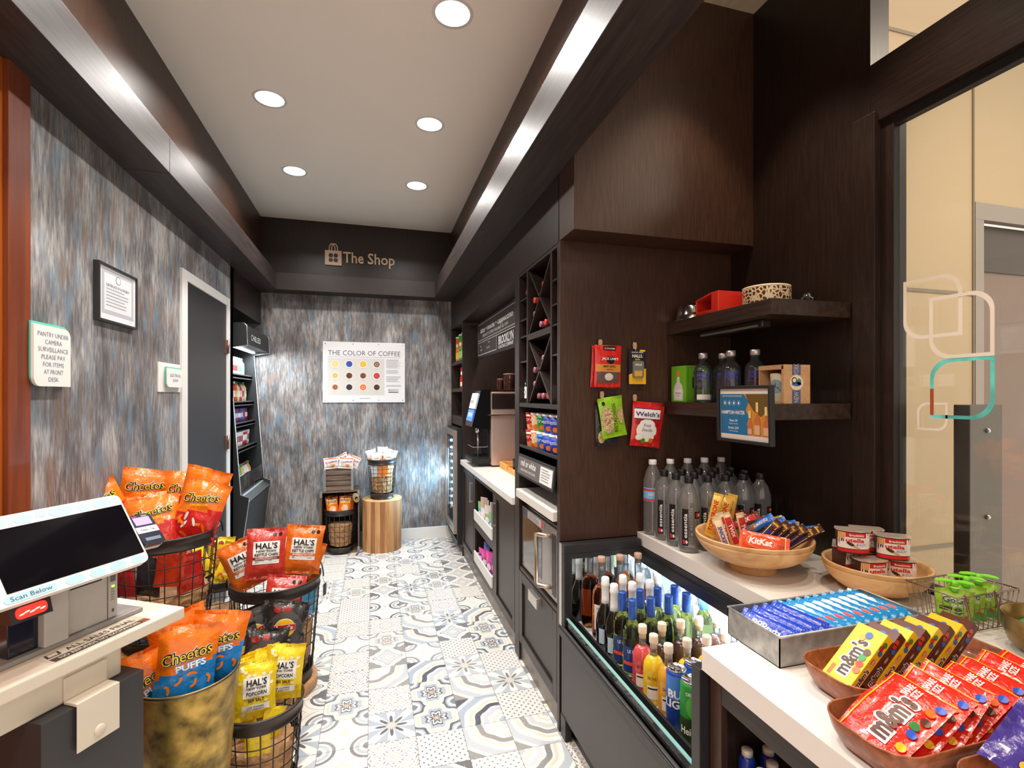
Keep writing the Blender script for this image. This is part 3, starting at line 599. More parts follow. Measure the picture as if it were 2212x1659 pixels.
# red or white sign
t = thing('shelf_sign', 'grey red or white wine sign with a white card in the tower', 'sign', (.794, 0, 1.079), (0, R(6), 0))
b = MB(); b.box(0, .012, 2.15, 2.736, -.01, .108, BLKS); b.build('frame', t, bevel=.002)
f = FX(-.0003); b = MB(); b.rect(f, -2.728, -2.158, .002, .095, mat('sign_grey', (104, 96, 94), .5), .0004); b.text(f, 'red or white', -2.545, .05, .036, W, .001, .012, w=.26); b.text(f, 'CHILLED WINE IN WINE COOLER', -2.545, .022, .013, W, .001, w=.26); b.build('lettering', t)
b = MB(); b.rect(f, -2.34, -2.165, .008, .088, W, .002); b.lines(f, -2.32, -2.19, .074, 5, .013, ink(150, 146, 142), .003); b.build('price_card', t)
# microwave
t = thing('microwave', 'steel microwave with black window under the white stone shelf', 'microwave')
MS = mat('microwave_steel', (168, 160, 156), .3, metal=.95); b = MB(); b.box(.845, 1.19, 2.165, 2.732, .545, .89, MS); b.build('body', t, bevel=.004)
b = MB(); b.box(.822, .846, 2.165, 2.732, .548, .888, MS); dr = b.build('door', t, bevel=.004)
f = FX(.8215); b = MB(); b.rect(f, -2.70, -2.385, .585, .835, mat('window_black', (22, 20, 20), .08, coat=.6), .0006); b.build('window', dr)
b = MB(); b.rect(f, -2.715, -2.35, .845, .882, mat('sticker_strip', (190, 186, 184), .4), .0006); b.rect(f, -2.715, -2.62, .845, .882, ink(80, 80, 96), .001); b.rect(f, -2.39, -2.355, .847, .88, ink(206, 44, 40), .001); b.lines(f, -2.6, -2.42, .873, 3, .01, ink(90, 90, 96), .0011); b.build('sticker', dr)
b = MB(); b.tube([(.822, 2.255, .84), (.775, 2.30, .84), (.775, 2.335, .835), (.775, 2.335, .60), (.775, 2.30, .595), (.822, 2.255, .595)], .0115, mat('handle_steel', (196, 180, 164), .3, metal=.9), 8); b.build('handle', dr)
b = MB(); b.rect(f, -2.235, -2.18, .57, .86, K, .0006)
for k in range(14): b.rect(f, -2.23, -2.185, .58 + k*.014, .585 + k*.014, mat('vent_grey', (90, 86, 84), .4), .001)
b.build('control_panel', dr)
# ------------------------------------------------------------------ open drinks cooler, near counter and bay
t = thing('open_drinks_cooler', 'black open-top drinks cooler with glass front, full of bottles', 'cooler')
b = MB(); b.box(.812, .83, 1.10, 2.088, .095, .455, CHAR).box(.85, .87, 1.10, 2.088, 0, .1, BLK).box(.808, .84, 2.03, 2.088, .0, .10, BLK); b.build('front_panel', t, bevel=.003)
b = MB(); b.box(.796, .825, 1.10, 2.088, .455, .49, BLK).box(.80, .812, 1.10, 2.088, .49, .498, CHAR); b.build('rail', t, bevel=.003)
b = MB(); b.box(.815, .825, 1.112, 2.062, .49, .537, PANE); gl = b.build('front_glass', t)
b = MB(); b.box(.8145, .8255, 1.112, 2.062, .537, .5405, mat('glass_edge_teal', (120, 170, 168), .2, spec=.6)); b.build('glass_edge', gl)
b = MB(); b.box(.828, .89, 1.112, 2.03, .462, .470, DRK)
for k in range(70): y = 1.118 + k*.013; b.box(.835, .878, y, y + .006, .470, .478, mat('grille_black', (50, 48, 46), .4))
b.box(.828, .835, 1.112, 2.03, .470, .478, BLK); b.build('air_grille', t)
b = MB(); b.box(.878, .888, 1.112, 2.03, .455, .505, BLK); b.build('product_lip', t, bevel=.001)
WST = mat('white_enamel_liner', (214, 220, 224), .3)
b = MB(); b.box(.888, 1.46, 1.115, 2.03, .455, .474, WST).box(1.46, 1.48, 1.115, 2.03, .455, .80, WST); b.build('liner', t)
b = MB(); b.box(.84, 1.46, 2.03, 2.036, .475, .80, MIRROR); b.build('mirror_end', t)
b = MB(); b.box(.806, 1.183, 2.036, 2.088, .82, .86, BLKS).box(.806, 1.47, 2.036, 2.088, .455, .82, BLKS); b.build('far_end_panel', t, bevel=.002)
b = MB(); b.box(.802, .806, 2.060, 2.089, .455, .86, NICK); b.build('edge_strip', t)
b = MB(); b.box(.842, 1.47, 1.095, 1.113, .455, .815, BLKS).box(.803, .842, 1.095, 1.13, .44, .817, BLKS); b.build('near_end_panel', t, bevel=.002)
b = MB(); b.box(1.185, 1.47, 1.115, 2.034, .764, .822, BLKS).box(1.178, 1.188, 1.115, 2.036, .755, .80, BLK); hd = b.build('hood', t, bevel=.002)
b = MB(); b.box(1.195, 1.22, 1.13, 2.025, .756, .763, mat('cold_light_strip', (240, 248, 255), .4, emit=9)); b.build('light_strip', t)
lamp('cooler_lamp', 'AREA', (1.215, 1.575, .752), 9.5, (.88, .95, 1), .03, (0, R(-24), 0), .9)

# near counter: cabinet and stone top that runs on behind the cooler
t = thing('counter_cabinet', 'dark wood counter cabinet with open shelf, nearest on the right', 'cabinet')
b = MB(); b.box(.83, .85, 1.048, 1.09, 0, .824, ESPB).box(.83, .85, -.5, 1.048, .752, .824, ESPX).box(.83, .85, -.5, 1.048, 0, .47, ESPX); b.build('face_frame', t, bevel=.002)
b = MB(); b.box(.85, 1.7, 1.07, 1.09, 0, .824, ESP).box(.85, 1.3, -.5, 1.07, .47, .495, ESP).box(1.3, 1.32, -.5, 1.07, .0, .824, ESP).box(1.49, 1.70, 1.09, 2.088, 0, .824, ESP); b.build('carcass', t)
pts = [(.80, -.5), (1.722, -.5), (1.722, 1.30), (1.711, 1.30), (1.711, 2.088), (1.19, 2.088), (1.19, 1.085), (.80, 1.085)]
b = MB(); b.prism(pts, lambda a, c, h: Vector((a, c, h)), .826, .88, QTZ); tag(b.build('countertop', bevel=.004), 'white stone countertop of the near snack counter, running behind the drinks cooler', 'countertop')
BLB = mat('blue_bottle', (28, 52, 150), .3, coat=.3)
for i, (x, y) in enumerate(((.905, 1.045), (.93, .99), (.885, .975), (.925, .94), (.96, 1.035))):
    t = thing('supplement_bottle', ['small blue bottle at the left of the open shelf', 'small blue bottle at the back of the shelf group', 'small blue bottle at the front of the shelf group', 'small blue bottle at the right of the shelf group', 'small blue bottle behind the leftmost one'][i], 'bottle', (x, y, .4955), 0, 'small blue bottles in the counter shelf')
    b = MB(); b.lathe([(.018, 0), (.02, .003), (.02, .11), (.013, .122)], BLB, 18); f = cylmap(.02, -PI/2 - .5); b.text(f, 'MAX', 0, .075, .012, ink(236, 214, 60), .0008, .02); b.rect(f, -.014, .014, .02, .055, W, .0006, 6); b.lines(f, -.011, .011, .047, 4, .007, BLB, .001); b.build('body', t)
    b = MB(); b.lathe([(.0135, .12), (.0135, .134), (.012, .136)], mat('cream_cap', (214, 204, 190), .4), 16); b.build('cap', t)

# ---- bottles in the cooler
WOODCAP = wood('pale_wood_cap', (226, 206, 180), (240, 226, 206), .5, 4)
BLUECAP = mat('blue_screw_cap', (52, 92, 178), .3, metal=.35); WCAP = mat('white_capsule', (232, 234, 234), .35)
GRG = glassy('green_wine_glass', (222, 232, 158)); OTRY = mat('yellow_cocktail', (246, 208, 40), .12, coat=.6, trans=.35); OTRP = mat('pink_cocktail', (224, 84, 88), .12, coat=.6, trans=.35)
OTRG = mat('golden_cocktail', (226, 164, 44), .12, coat=.6, trans=.35); OTRD = mat('dark_cocktail', (58, 40, 36), .1, coat=.6); CLG = make_pane('clear_bottle_glass', (236, 240, 242), 1.6, .02, .05); ROS = glassy('rose_wine_glass', (240, 150, 84)); CORK = mat('tan_stopper', (186, 152, 132), .5)
SEG = 22
def part(mb, name, t): return mb.build(name, t)
def mk_otr(liq):
    def mk(t):
        b = MB(); b.lathe([(.03, 0), (.035, .004), (.0355, .01), (.0355, .112), (.033, .13), (.024, .147), (.0135, .156)], liq, SEG); part(b, 'bottle', t)
        b = MB(); b.lathe([(.0137, .156), (.0125, .165), (.0125, .186)], CLG, 16, close=False); part(b, 'neck', t)
        f = cylmap(.0357, -PI/2 - .35); b = MB(); b.rect(f, -.03, .03, .022, .066, mat('otr_label', (238, 226, 216), .5), .0004, 10); b.text(f, 'ON THE ROCKS', 0, .085, .011, mat('otr_ink', (96, 40, 30), .5), .0006, .01, w=.058)
        b.lines(f, -.026, .024, .048, 4, .007, ink(120, 100, 92), .0008); b.rect(f, -.027, .027, .054, .059, K, .0008, 6); part(b, 'label', t)
        b = MB(); b.lathe([(.0125, .18), (.0125, .196), (.0148, .197), (.0152, .2), (.0152, .222), (.0142, .225)], WOODCAP, 18); part(b, 'stopper', t)
    return mk
def mk_rime(t):
    b = MB(); b.lathe([(.03, 0), (.0365, .005), (.037, .012), (.037, .15), (.034, .172), (.024, .194), (.0155, .21), (.0145, .225)], GRG, SEG); part(b, 'bottle', t)
    f = cylmap(.0373, -PI/2 - .4); b = MB(); NV = ink(38, 60, 120); b.rect(f, -.042, .042, .03, .125, NV, .0003, 12); b.rect(f, -.042, .042, .058, .07, ink(232, 84, 50), .0006, 12)
    b.text(f, 'LE RIME', 0, .103, .012, W, .0008, .01, w=.044); b.lines(f, -.02, .02, .094, 3, .006, ink(190, 200, 220), .0008); part(b, 'label', t)
    b = MB(); pr = [(.0152, .215), (.0158, .218)]
    for z in (.262, .270, .278): pr += [(.0158, z - .002), (.0150, z), (.0158, z + .002)]
    b.lathe(pr + [(.0158, .284), (.0145, .286)], BLUECAP, 18); part(b, 'screw_cap', t)
def mk_rose(t):
    b = MB(); b.lathe([(.034, 0), (.041, .006), (.0415, .02), (.0415, .176), (.038, .2), (.026, .218), (.0165, .226)], ROS, SEG); part(b, 'bottle', t)
    b = MB(); b.lathe([(.0166, .226), (.0148, .24), (.0148, .318)], CLG, 16, close=False); part(b, 'neck', t)
    f = cylmap(.0418, -PI/2 - .4); b = MB(); b.rect(f, -.036, .036, .03, .15, mat('rose_label', (236, 226, 218), .5), .0004, 12); b.text(f, 'HAMPTON', 0, .13, .010, K, .0008, .01, w=.046); b.text(f, 'WATER', 0, .115, .010, K, .0008, .01, w=.034)
    b.poly(f, [(-.008, .05), (.006, .05), (.003, .085), (0, .104), (-.004, .085)], ink(70, 70, 84)); b.ell(f, .012, .056, .012, .014, ink(236, 120, 70), .0009); b.rect(f, -.036, .036, .03, .043, ink(64, 60, 120), .0008, 10); part(b, 'label', t)
    b = MB(); b.lathe([(.0125, .305), (.0125, .322), (.0165, .323), (.017, .326), (.017, .343), (.015, .346)], CORK, 18); part(b, 'stopper', t)
def mk_pros(t):
    b = MB(); b.lathe([(.032, 0), (.039, .006), (.039, .1), (.034, .135), (.02, .17), (.0155, .19)], GLB, SEG); part(b, 'bottle', t)
    f = cylmap(.0393, -PI/2 - .4); b = MB(); b.rect(f, -.03, .03, .025, .085, mat('pale_blue_label', (196, 216, 232), .5), .0004, 10); part(b, 'label', t)
    b = MB(); b.lathe([(.0185, .172), (.0155, .2), (.0152, .248), (.0175, .252), (.0175, .262), (.0165, .266), (.0165, .282), (.013, .287)], WCAP, 18); part(b, 'capsule', t)
def mk_clear(t):
    b = MB(); b.lathe([(.03, 0), (.036, .005), (.036, .165), (.03, .19), (.0155, .212), (.014, .24)], CLG, SEG); part(b, 'bottle', t)
    f = cylmap(.0363, -PI/2 - .4); b = MB(); b.rect(f, -.03, .03, .05, .13, mat('ice_label', (206, 222, 234), .4), .0004, 10); part(b, 'label', t)
    b = MB(); b.lathe([(.0155, .236), (.0155, .272), (.0135, .275)], WCAP, 18); part(b, 'cap', t)
def mk_can(c, words, tc=None):
    def mk(t):
        r = .0325; b = MB(); b.lathe([(.024, 0), (.029, .003), (r, .012), (r, .172), (.0285, .183)], ink(*c), 26); f = cylmap(r + .0002, -PI/2 - .4)
        if words[0] == 'BUD': b.rect(f, -.05, .05, .10, .172, ink(60, 120, 206), .0003, 14); b.text(f, 'BUD', 0, .105, .025, W, .0008, .03); b.text(f, 'LIGHT', .002, .075, .025, W, .0008, .03); b.poly(f, [(0.0320, 0.1060), (0.0293, 0.0987), (0.0215, 0.0984), (0.0276, 0.0936), (0.0255, 0.0861), (0.0320, 0.0904), (0.0385, 0.0861), (0.0364, 0.0936), (0.0425, 0.0984), (0.0347, 0.0987)], ink(206, 40, 50), .0012)
        else: b.rect(f, -.05, .05, .0, .082, ink(40, 62, 28), .0003, 14); b.ell(f, 0, .118, .022, .034, ink(84, 176, 66)); b.text(f, 'ORIGINAL', 0, .150, .011, W, .0012, .01, w=.046); b.text(f, 'Heineken', .004, .036, .022, W, .0012, .02, w=.085)
        part(b, 'can', t)
        b = MB(); b.lathe([(.029, .182), (.0292, .187), (.0275, .188), (.0265, .184), (.001, .184)], CHROME, 26); b.rect(lambda u, v, h=0: Vector((u, v, 0.1845 + h)), -.006, .006, -.012, .008, NICK); part(b, 'lid', t)
    return mk
def stock(name, cat, make, items, z, group):
    first = None
    for (x, y, lab) in items:
        if first is None:
            first = thing(name, lab, cat, (x, y, z), 0, group); make(first)
        else: dup(first, (x, y, z), label=lab)
DZ = .4745
PO = lambda k: od[k]
stock('rose_wine_bottle', 'wine bottle', mk_rose, [(.953, 1.972, 'tall rosé wine bottle nearest the cooler glass at the mirror end'), (1.041, 1.972, 'tall rosé wine bottle in the middle at the mirror end'), (1.129, 1.972, 'tall rosé wine bottle farthest in at the mirror end')], DZ, 'rosé wine bottles in the cooler')
stock('wine_bottle', 'wine bottle', mk_rime, [(.928, 1.66, 'blue-capped white wine bottle at the cooler lip in the nearer blue-capped row')] + [(.928 + i*.0765, 1.66, 'blue-capped white wine bottle, %s from the glass in the nearer blue-capped row' % PO(i)) for i in range(1, 4)] + [(.928 + i*.0765, 1.7365, 'blue-capped white wine bottle, %s from the glass in the farther blue-capped row' % PO(i)) for i in (0, 1, 2, 3)] + [(1.236, 1.66, 'blue-capped white wine bottle at the back of the nearer blue-capped row')], DZ, 'blue-capped white wine bottles in the cooler')
stock('sparkling_wine_bottle', 'wine bottle', mk_pros, [(.932, 1.8145, 'white-capped dark sparkling wine bottle at the lip beside the rosé'), (1.013, 1.8145, 'white-capped dark sparkling bottle, second from the glass, nearer row'), (1.094, 1.8145, 'white-capped dark sparkling bottle, third from the glass, nearer row'), (.932, 1.893, 'white-capped dark sparkling bottle nearest the glass, farther row'), (1.013, 1.893, 'white-capped dark sparkling bottle, second from the glass, farther row'), (1.094, 1.893, 'white-capped dark sparkling bottle, third from the glass, farther row')], DZ, 'white-capped sparkling wine bottles in the cooler')
stock('clear_spirit_bottle', 'bottle', mk_clear, [(1.222, 1.975, 'clear white-capped bottle at the back beside the farthest rosé bottle'), (1.178, 1.893, 'clear white-capped bottle behind the sparkling wine bottles'), (1.268, 1.90, 'clear white-capped bottle farthest back near the mirror'), (1.262, 1.82, 'clear white-capped bottle at the back behind the sparkling row'), (1.255, 1.738, 'clear white-capped bottle at the back behind the blue-capped rows')], DZ, 'clear white-capped bottles at the back of the cooler')
stock('cocktail_bottle', 'cocktail bottle', mk_otr(OTRP), [(.926, 1.585, 'pink wood-capped cocktail bottle at the cooler lip')], DZ, 'wood-capped cocktail bottles in the cooler')
stock('cocktail_bottle', 'cocktail bottle', mk_otr(OTRY), [(.926, 1.512, 'yellow wood-capped cocktail bottle at the lip beside the pink one'), (1.018, 1.455, 'yellow wood-capped cocktail bottle behind the blue beer can'), (1.095, 1.455, 'yellow wood-capped cocktail bottle, third from the glass, nearest row'), (1.172, 1.455, 'yellow wood-capped cocktail bottle at the back of the nearest row')], DZ, 'wood-capped cocktail bottles in the cooler')
stock('cocktail_bottle', 'cocktail bottle', mk_otr(OTRG), [(.937, 1.44, 'golden wood-capped cocktail bottle between the yellow one and the blue can')], DZ, 'wood-capped cocktail bottles in the cooler')
stock('cocktail_bottle', 'cocktail bottle', mk_otr(OTRD), [(1.003, 1.582, 'dark wood-capped cocktail bottle just behind the pink one')] + [(1.003 + i*.077, 1.582, 'dark wood-capped cocktail bottle, %s from the glass in the pink bottle’s row' % PO(i + 1)) for i in (1, 2, 3)], DZ, 'wood-capped cocktail bottles in the cooler')
stock('cocktail_bottle', 'cocktail bottle', mk_otr(OTRD), [(1.25, 1.51, 'dark wood-capped cocktail bottle far back beside the blue-capped wine')], DZ, 'wood-capped cocktail bottles in the cooler')
stock('beer_can', 'beer can', mk_can((26, 62, 150), ['BUD']), [(.922, 1.372, 'tall blue beer can at the cooler lip, nearest the pink and yellow bottles'), (.995, 1.385, 'tall blue beer can behind the front blue can')], DZ, 'beer cans in the cooler')
stock('beer_can', 'beer can', mk_can((38, 130, 48), ['HEI']), [(.926, 1.303, 'tall green beer can beside the front blue can'), (.93, 1.225, 'tall green beer can at the near end of the cooler')], DZ, 'beer cans in the cooler')
# ------------------------------------------------------------------ bags
def bagf(w, h, t, seed, seal=.014, crump=1.0):
    rs = random.Random(seed); ph = rs.uniform(0, 9); k1 = rs.uniform(3.5, 5.5); sk = rs.uniform(-.05, .05)
    def prof(u, v):
        a = min(1, abs(2*u/w)); q = min(1, max(0, (v - seal)/(h - 2*seal))); bb = abs(2*q - 1)
        return (1 - a**2.4)**.62*(1 - bb**2.6)**.6
    def mk(sg):
        def f(u, v, hh=0):
            q = v/h*2 - 1; p = prof(u, v)
            wr = crump*t*(.075*math.sin(k1*2*PI*u/w + ph)*abs(q)**2.2 + .13*(noise.noise(Vector((u*16/w*.5 + seed, v*14/h*.5, sg*3.1))))*min(1, p*2.2 + .15))
            x = u*(1 - .07*(1 - q*q)*(1 if t > .015 else .3)) + sk*(v - h/2)*.2
            top = .006*math.sin(2*PI*u/w + ph) if q > .9 else 0
            return Vector((x, sg*(t/2*p + hh) + wr + top, v))
        return f
    return mk(-1), mk(1)
def bag(name, label, cat, w, h, t, m, dec, loc, rot, group=None, seed=1, mback=None, nu=14, nv=18, matfn=None, crump=1.0):
    f0, bk = bagf(w, h, t, seed, crump=crump); b = MB(); f = baked(f0, w, h, nu, nv)
    b.grid(f, nu, nv, (matfn,) if matfn else m, -w/2, w/2, 0, h); b.grid(bk, nu, nv, mback or m, -w/2, w/2, 0, h, flip=True)
    if dec: dec(b, f, w, h)
    return tag(b.build(name, None, loc, rot), label, cat, group)
def baked(f0, w, h, nu, nv, lift=2.2):             # prints follow the meshed front, not the ideal curve
    P = [[f0(-w/2 + w*i/nu, h*j/nv) for i in range(nu + 1)] for j in range(nv + 1)]
    def f(u, v, hh=0):
        a = min(max((u/w + .5)*nu, 0), nu - 1e-6); c = min(max(v/h*nv, 0), nv - 1e-6); i, j = int(a), int(c); a -= i; c -= j
        p = (P[j][i]*(1 - a) + P[j][i + 1]*a)*(1 - c) + (P[j + 1][i]*(1 - a) + P[j + 1][i + 1]*a)*c
        return Vector((p.x, p.y - hh*lift, p.z))
    return f
def face(x, y): return math.atan2(-x, y)          # turns a local -Y front towards the camera's spot
OR_, YE, RD, BK = (240, 118, 16), (245, 205, 20), (206, 34, 30), (46, 44, 46)
def d_cheetos(b, f, w, h):
    for hh, m, bo in ((.0012, W, .10), (.002, K, .065), (.0028, ink(248, 190, 30), .0)): b.text(f, 'Cheetos', 0, h*.66, h*.13, m, hh, bo, w=w*.8, rot=.16, shear=.1)
    b.text(f, 'CRUNCHY', .0, h*.585, h*.035, ink(250, 210, 40), .0016, .02, w=w*.4, rot=.16)
    rn = random.Random(3)
    for i in range(9): b.ell(f, rn.uniform(-.36, .36)*w, rn.uniform(.1, .4)*h, w*.1, w*.032, ink(238, 120, 30) if i % 3 else W, .0016 + .0003*i, 10, rn.uniform(0, 3))
def m_cheetos(u, v): return foil(*OR_) if True else None
def mf_cheetos(h): return lambda u, v: foil(*OR_) if v > h*.5 + u*.15 else foil(*RD)
def d_puffs(b, f, w, h):
    for hh, m, bo in ((.0012, W, .09), (.002, K, .06), (.0028, ink(250, 204, 40), 0)): b.text(f, 'Cheetos', 0, h*.60, h*.13, m, hh, bo, w=w*.84, rot=.2, shear=.1)
    b.text(f, 'PUFFS', w*.08, h*.50, h*.075, ink(120, 190, 240), .0016, .06, w=w*.5, rot=.2); b.text(f, 'PUFFS', w*.08, h*.50, h*.075, W, .0026, .01, w=w*.5, rot=.2)
    rn = random.Random(5)
    for i in range(7):
        cu, cv, a0 = rn.uniform(-.36, .36)*w, rn.uniform(.12, .42)*h, rn.uniform(0, 6)
        P = arc(cu, cv, w*.11, a0, a0 + 2, 6) + arc(cu, cv, w*.065, a0 + 2, a0, 6)
        n = 7; b.add([f(x, y, .0018 + .0003*i) for x, y in P], [(k, k + 1, 2*n - 2 - k, 2*n - 1 - k) for k in range(n - 1)], ink(240, 130, 30))
def mf_puffs(h): return lambda u, v: foil(*OR_) if v > h*.50 + u*.3 else foil(20, 130, 214)
def d_lays(b, f, w, h, col=(74, 70, 70), word='Barbecue'):
    rn = random.Random(9)
    for i in range(5): b.ell(f, rn.uniform(-.4, .4)*w, rn.choice((rn.uniform(.8, .93), rn.uniform(.08, .26)))*h, w*.1, w*.08, ink(224, 108, 50) if i % 2 else ink(150, 40, 34), .001 + .0002*i, 12)
    b.ell(f, 0, h*.46, w*.47, h*.36, mat('lays_grey_%d' % col[0], col, .35), .0010)
    b.ell(f, 0, h*.52, w*.265, h*.175, W, .0018, 26); b.ell(f, 0, h*.52, w*.25, h*.165, ink(246, 190, 40), .0024, 26)
    b.band(f, 0, h*.52, w*.54, h*.135, .18, W, .0030); b.band(f, 0, h*.52, w*.53, h*.118, .18, ink(206, 32, 32), .0035); b.text(f, 'Lay’s', 0, h*.49, h*.085, W, .0043, .03, w=w*.44, rot=.18, shear=.1)
    b.text(f, word, w*.03, h*.285, h*.042, W, .0020, .02, w=w*.36, rot=.08)
def d_hals(c):
    def d(b, f, w, h):
        b.rect(f, -w*.34, w*.34, h*.30, h*.74, W, .0010, 12, 14); b.text(f, 'HAL’S', 0, h*.60, h*.115, K, .0022, .025, w=w*.56); b.text(f, 'NEW YORK', 0, h*.535, h*.04, K, .0022, .03, w=w*.54)
        b.text(f, 'KETTLE CHIPS', 0, h*.46, h*.052, K, .0022, .03, w=w*.6); b.rect(f, -w*.34, w*.34, h*.385, h*.435, c, .0016, 12, 4); b.text(f, 'BUFFALO RANCH' if c.name.endswith('40_30') else 'BARBEQUE', 0, h*.395, h*.032, W, .0022, .012, w=w*.54)
        b.lines(f, -w*.28, w*.28, h*.365, 2, h*.03, K, .0018); b.ell(f, w*.2, h*.87, w*.05, w*.05, K); b.ell(f, w*.34, h*.87, w*.05, w*.05, K)
    return d
def d_pop(b, f, w, h):
    rn = random.Random(4)
    for i in range(16): b.ell(f, rn.uniform(-.42, .42)*w, rn.choice((rn.uniform(.74, .93), rn.uniform(.06, .9)))*h, w*.05, w*.04, ink(250, 238, 190), .0008, 8)
    b.rect(f, -w*.33, w*.33, h*.40, h*.74, W, .0014, 12, 14); b.text(f, 'HAL’S', 0, h*.60, h*.11, K, .0024, .025, w=w*.5); b.text(f, 'NEW YORK', 0, h*.54, h*.038, K, .0024, .03, w=w*.5); b.text(f, 'POPCORN', 0, h*.44, h*.065, K, .0024, .025, w=w*.5)
    b.text(f, 'SEA SALT', 0, h*.33, h*.05, K, .0016, .03, w=w*.4); b.rect(f, -w*.33, w*.33, h*.17, h*.28, W, .0014, 12, 4); b.text(f, 'AIR POPPED', 0, h*.23, h*.03, K, .0022, .012, w=w*.4); b.text(f, '1/3 LESS FAT', 0, h*.185, h*.03, K, .0022, .012, w=w*.4)

# ------------------------------------------------------------------ bay: shelves and what stands on them
def slab(name, label, x0, x1, y0, y1, z0, z1, m): return tag(MB().box(x0, x1, y0, y1, z0, z1, m).build(name, bevel=.0015), label, 'shelf')
SHW = wood('shelf_espresso', (40, 28, 22), (62, 45, 35), .38, 3, (1.6, .1, 1.6))
slab('wall_shelf', 'upper dark wood corner shelf holding pet bowls', 1.35, 1.7125, 1.44, 2.089, 1.805, 1.862, SHW)
slab('wall_shelf', 'lower dark wood corner shelf holding clear bottles and gift boxes', 1.337, 1.7125, 1.44, 2.089, 1.43, 1.487, SHW)
t = thing('shelf_light', 'slim black light bar fixed under the upper corner shelf', 'light', (1.43, 1.74, 1.775))
MB().box(-.022, .022, -.19, .19, 0, .0298, mat('black_plastic', (30, 30, 31), .3, coat=.3)).build('housing', t, bevel=.006)
MB().box(-.0235, -.022, -.17, .17, .004, .012, mat('grey_diffuser', (120, 118, 116), .3)).build('diffuser', t)
S1 = 1.8625
tag(MB().lathe([(.069, 0), (.07, .004), (.064, .008), (.06, .03), (.052, .062), (.04, .078), (.001, .082)], CHROME, 30).build('steel_bowl', None, (1.425, 2.015, S1)), 'upturned steel pet bowl at the far end of the upper shelf', 'bowl')
b = MB(); PR = mat('red_plastic', (206, 44, 30), .32, coat=.3)
b.box(0, .16, 0, .045, 0, .092, PR).box(.12, .16, .045, .15, 0, .075, PR).box(0, .12, .045, .15, 0, .006, PR).box(0, .005, .045, .15, .006, .02, PR).box(0, .12, .144, .15, .006, .07, PR)
b.prism([(.045, .092), (.045, .084), (.15, .066), (.15, .074)], lambda a, c, h: Vector((h, a, c)), 0, .16, PR); b.ell(FX(.1195), -.085, .045, .014, .016, mat('lilac_badge', (150, 110, 190), .3), .0006)
tag(b.build('pet_feeder', None, (1.378, 1.758, S1), (0, 0, -.0), bevel=.003), 'red plastic pet feeder between the steel bowl and patterned dish', 'pet feeder')
def leopard():
    m, nt, bs = new_mat('leopard_glaze'); tc = nt.nodes.new('ShaderNodeTexCoord'); vo = nt.nodes.new('ShaderNodeTexVoronoi'); vo.feature = 'DISTANCE_TO_EDGE'; vo.inputs['Scale'].default_value = 62
    nt.links.new(tc.outputs['Object'], vo.inputs['Vector']); c = ramp(nt, vo.outputs['Distance'], [(0, (232, 206, 166)), (.13, (84, 48, 22)), (.42, (60, 34, 18))]); nt.links.new(c, bs.inputs['Base Color']); bs.inputs['Roughness'].default_value = .25; return m
t = thing('pet_dish', 'round leopard-patterned pet dish on the upper shelf', 'bowl', (1.525, 1.655, S1))
MB().lathe([(.086, 0), (.089, .006), (.089, .08)], leopard(), 40, close=False).build('body', t)
MB().lathe([(.089, .08), (.0885, .088), (.08, .09), (.076, .08), (.07, .02), (.001, .016)], mat('cream_glaze', (232, 210, 176), .25), 40).build('rim', t)
tag(MB().lathe([(.03, 0), (.034, .004), (.028, .03), (.014, .04), (.012, .05), (.004, .052)], CLEARP, 18).build('plastic_dome', None, (1.62, 1.55, S1)), 'small clear plastic lid at the near end of the upper shelf', 'lid')
S2 = 1.4875
GRN = mat('green_carton', (110, 178, 40), .4)
b = MB(); b.box(0, .125, 0, .112, 0, .166, GRN); t = thing('tequila_carton', 'green tequila carton with bottle picture on the lower shelf', 'carton', (1.362, 1.958, S2)); b.build('box', t, bevel=.0015)
f = plane((0, .112, 0), (0, -1, 0), (0, 0, 1)); b = MB(); PB = ink(214, 214, 206)
b.poly(f, [(.02, .006), (.092, .006), (.094, .05), (.084, .078), (.068, .092), (.066, .116), (.046, .116), (.044, .092), (.028, .078), (.018, .05)], PB, .0006); b.ell(f, .056, .132, .015, .015, ink(216, 130, 60), .0006); b.rect(f, .03, .082, .012, .058, ink(232, 232, 226), .001); b.text(f, 'PATRÓN', .056, .036, .008, K, .0014, .01); b.text(f, 'SILVER', .056, .026, .005, K, .0014)
f2 = plane((0, 0, 0), (1, 0, 0), (0, 0, 1)); b.rect(f2, .012, .113, .006, .158, ink(78, 130, 26), .0004); b.rect(f2, .014, .111, .008, .156, GRN, .0007); b.rect(f2, .04, .1, .126, .142, K, .001)
b.prism(rr(.07, .06, .012), lambda u, v, h: f2(.07 + u, .088 + v, h), .0008, .0012, K); b.text(f2, 'PATRÓN', .07, .10, .011, GRN, .0018, .02, w=.055); b.ell(f2, .07, .08, .014, .010, GRN, .0018); b.build('print', t)
VG = make_pane('vodka_glass', (226, 232, 240), 2.0, .02, .02); BLU = mat('blue_lettering', (60, 70, 190), .4); SILV = mat('silver_cap', (196, 192, 190), .3, metal=.7)
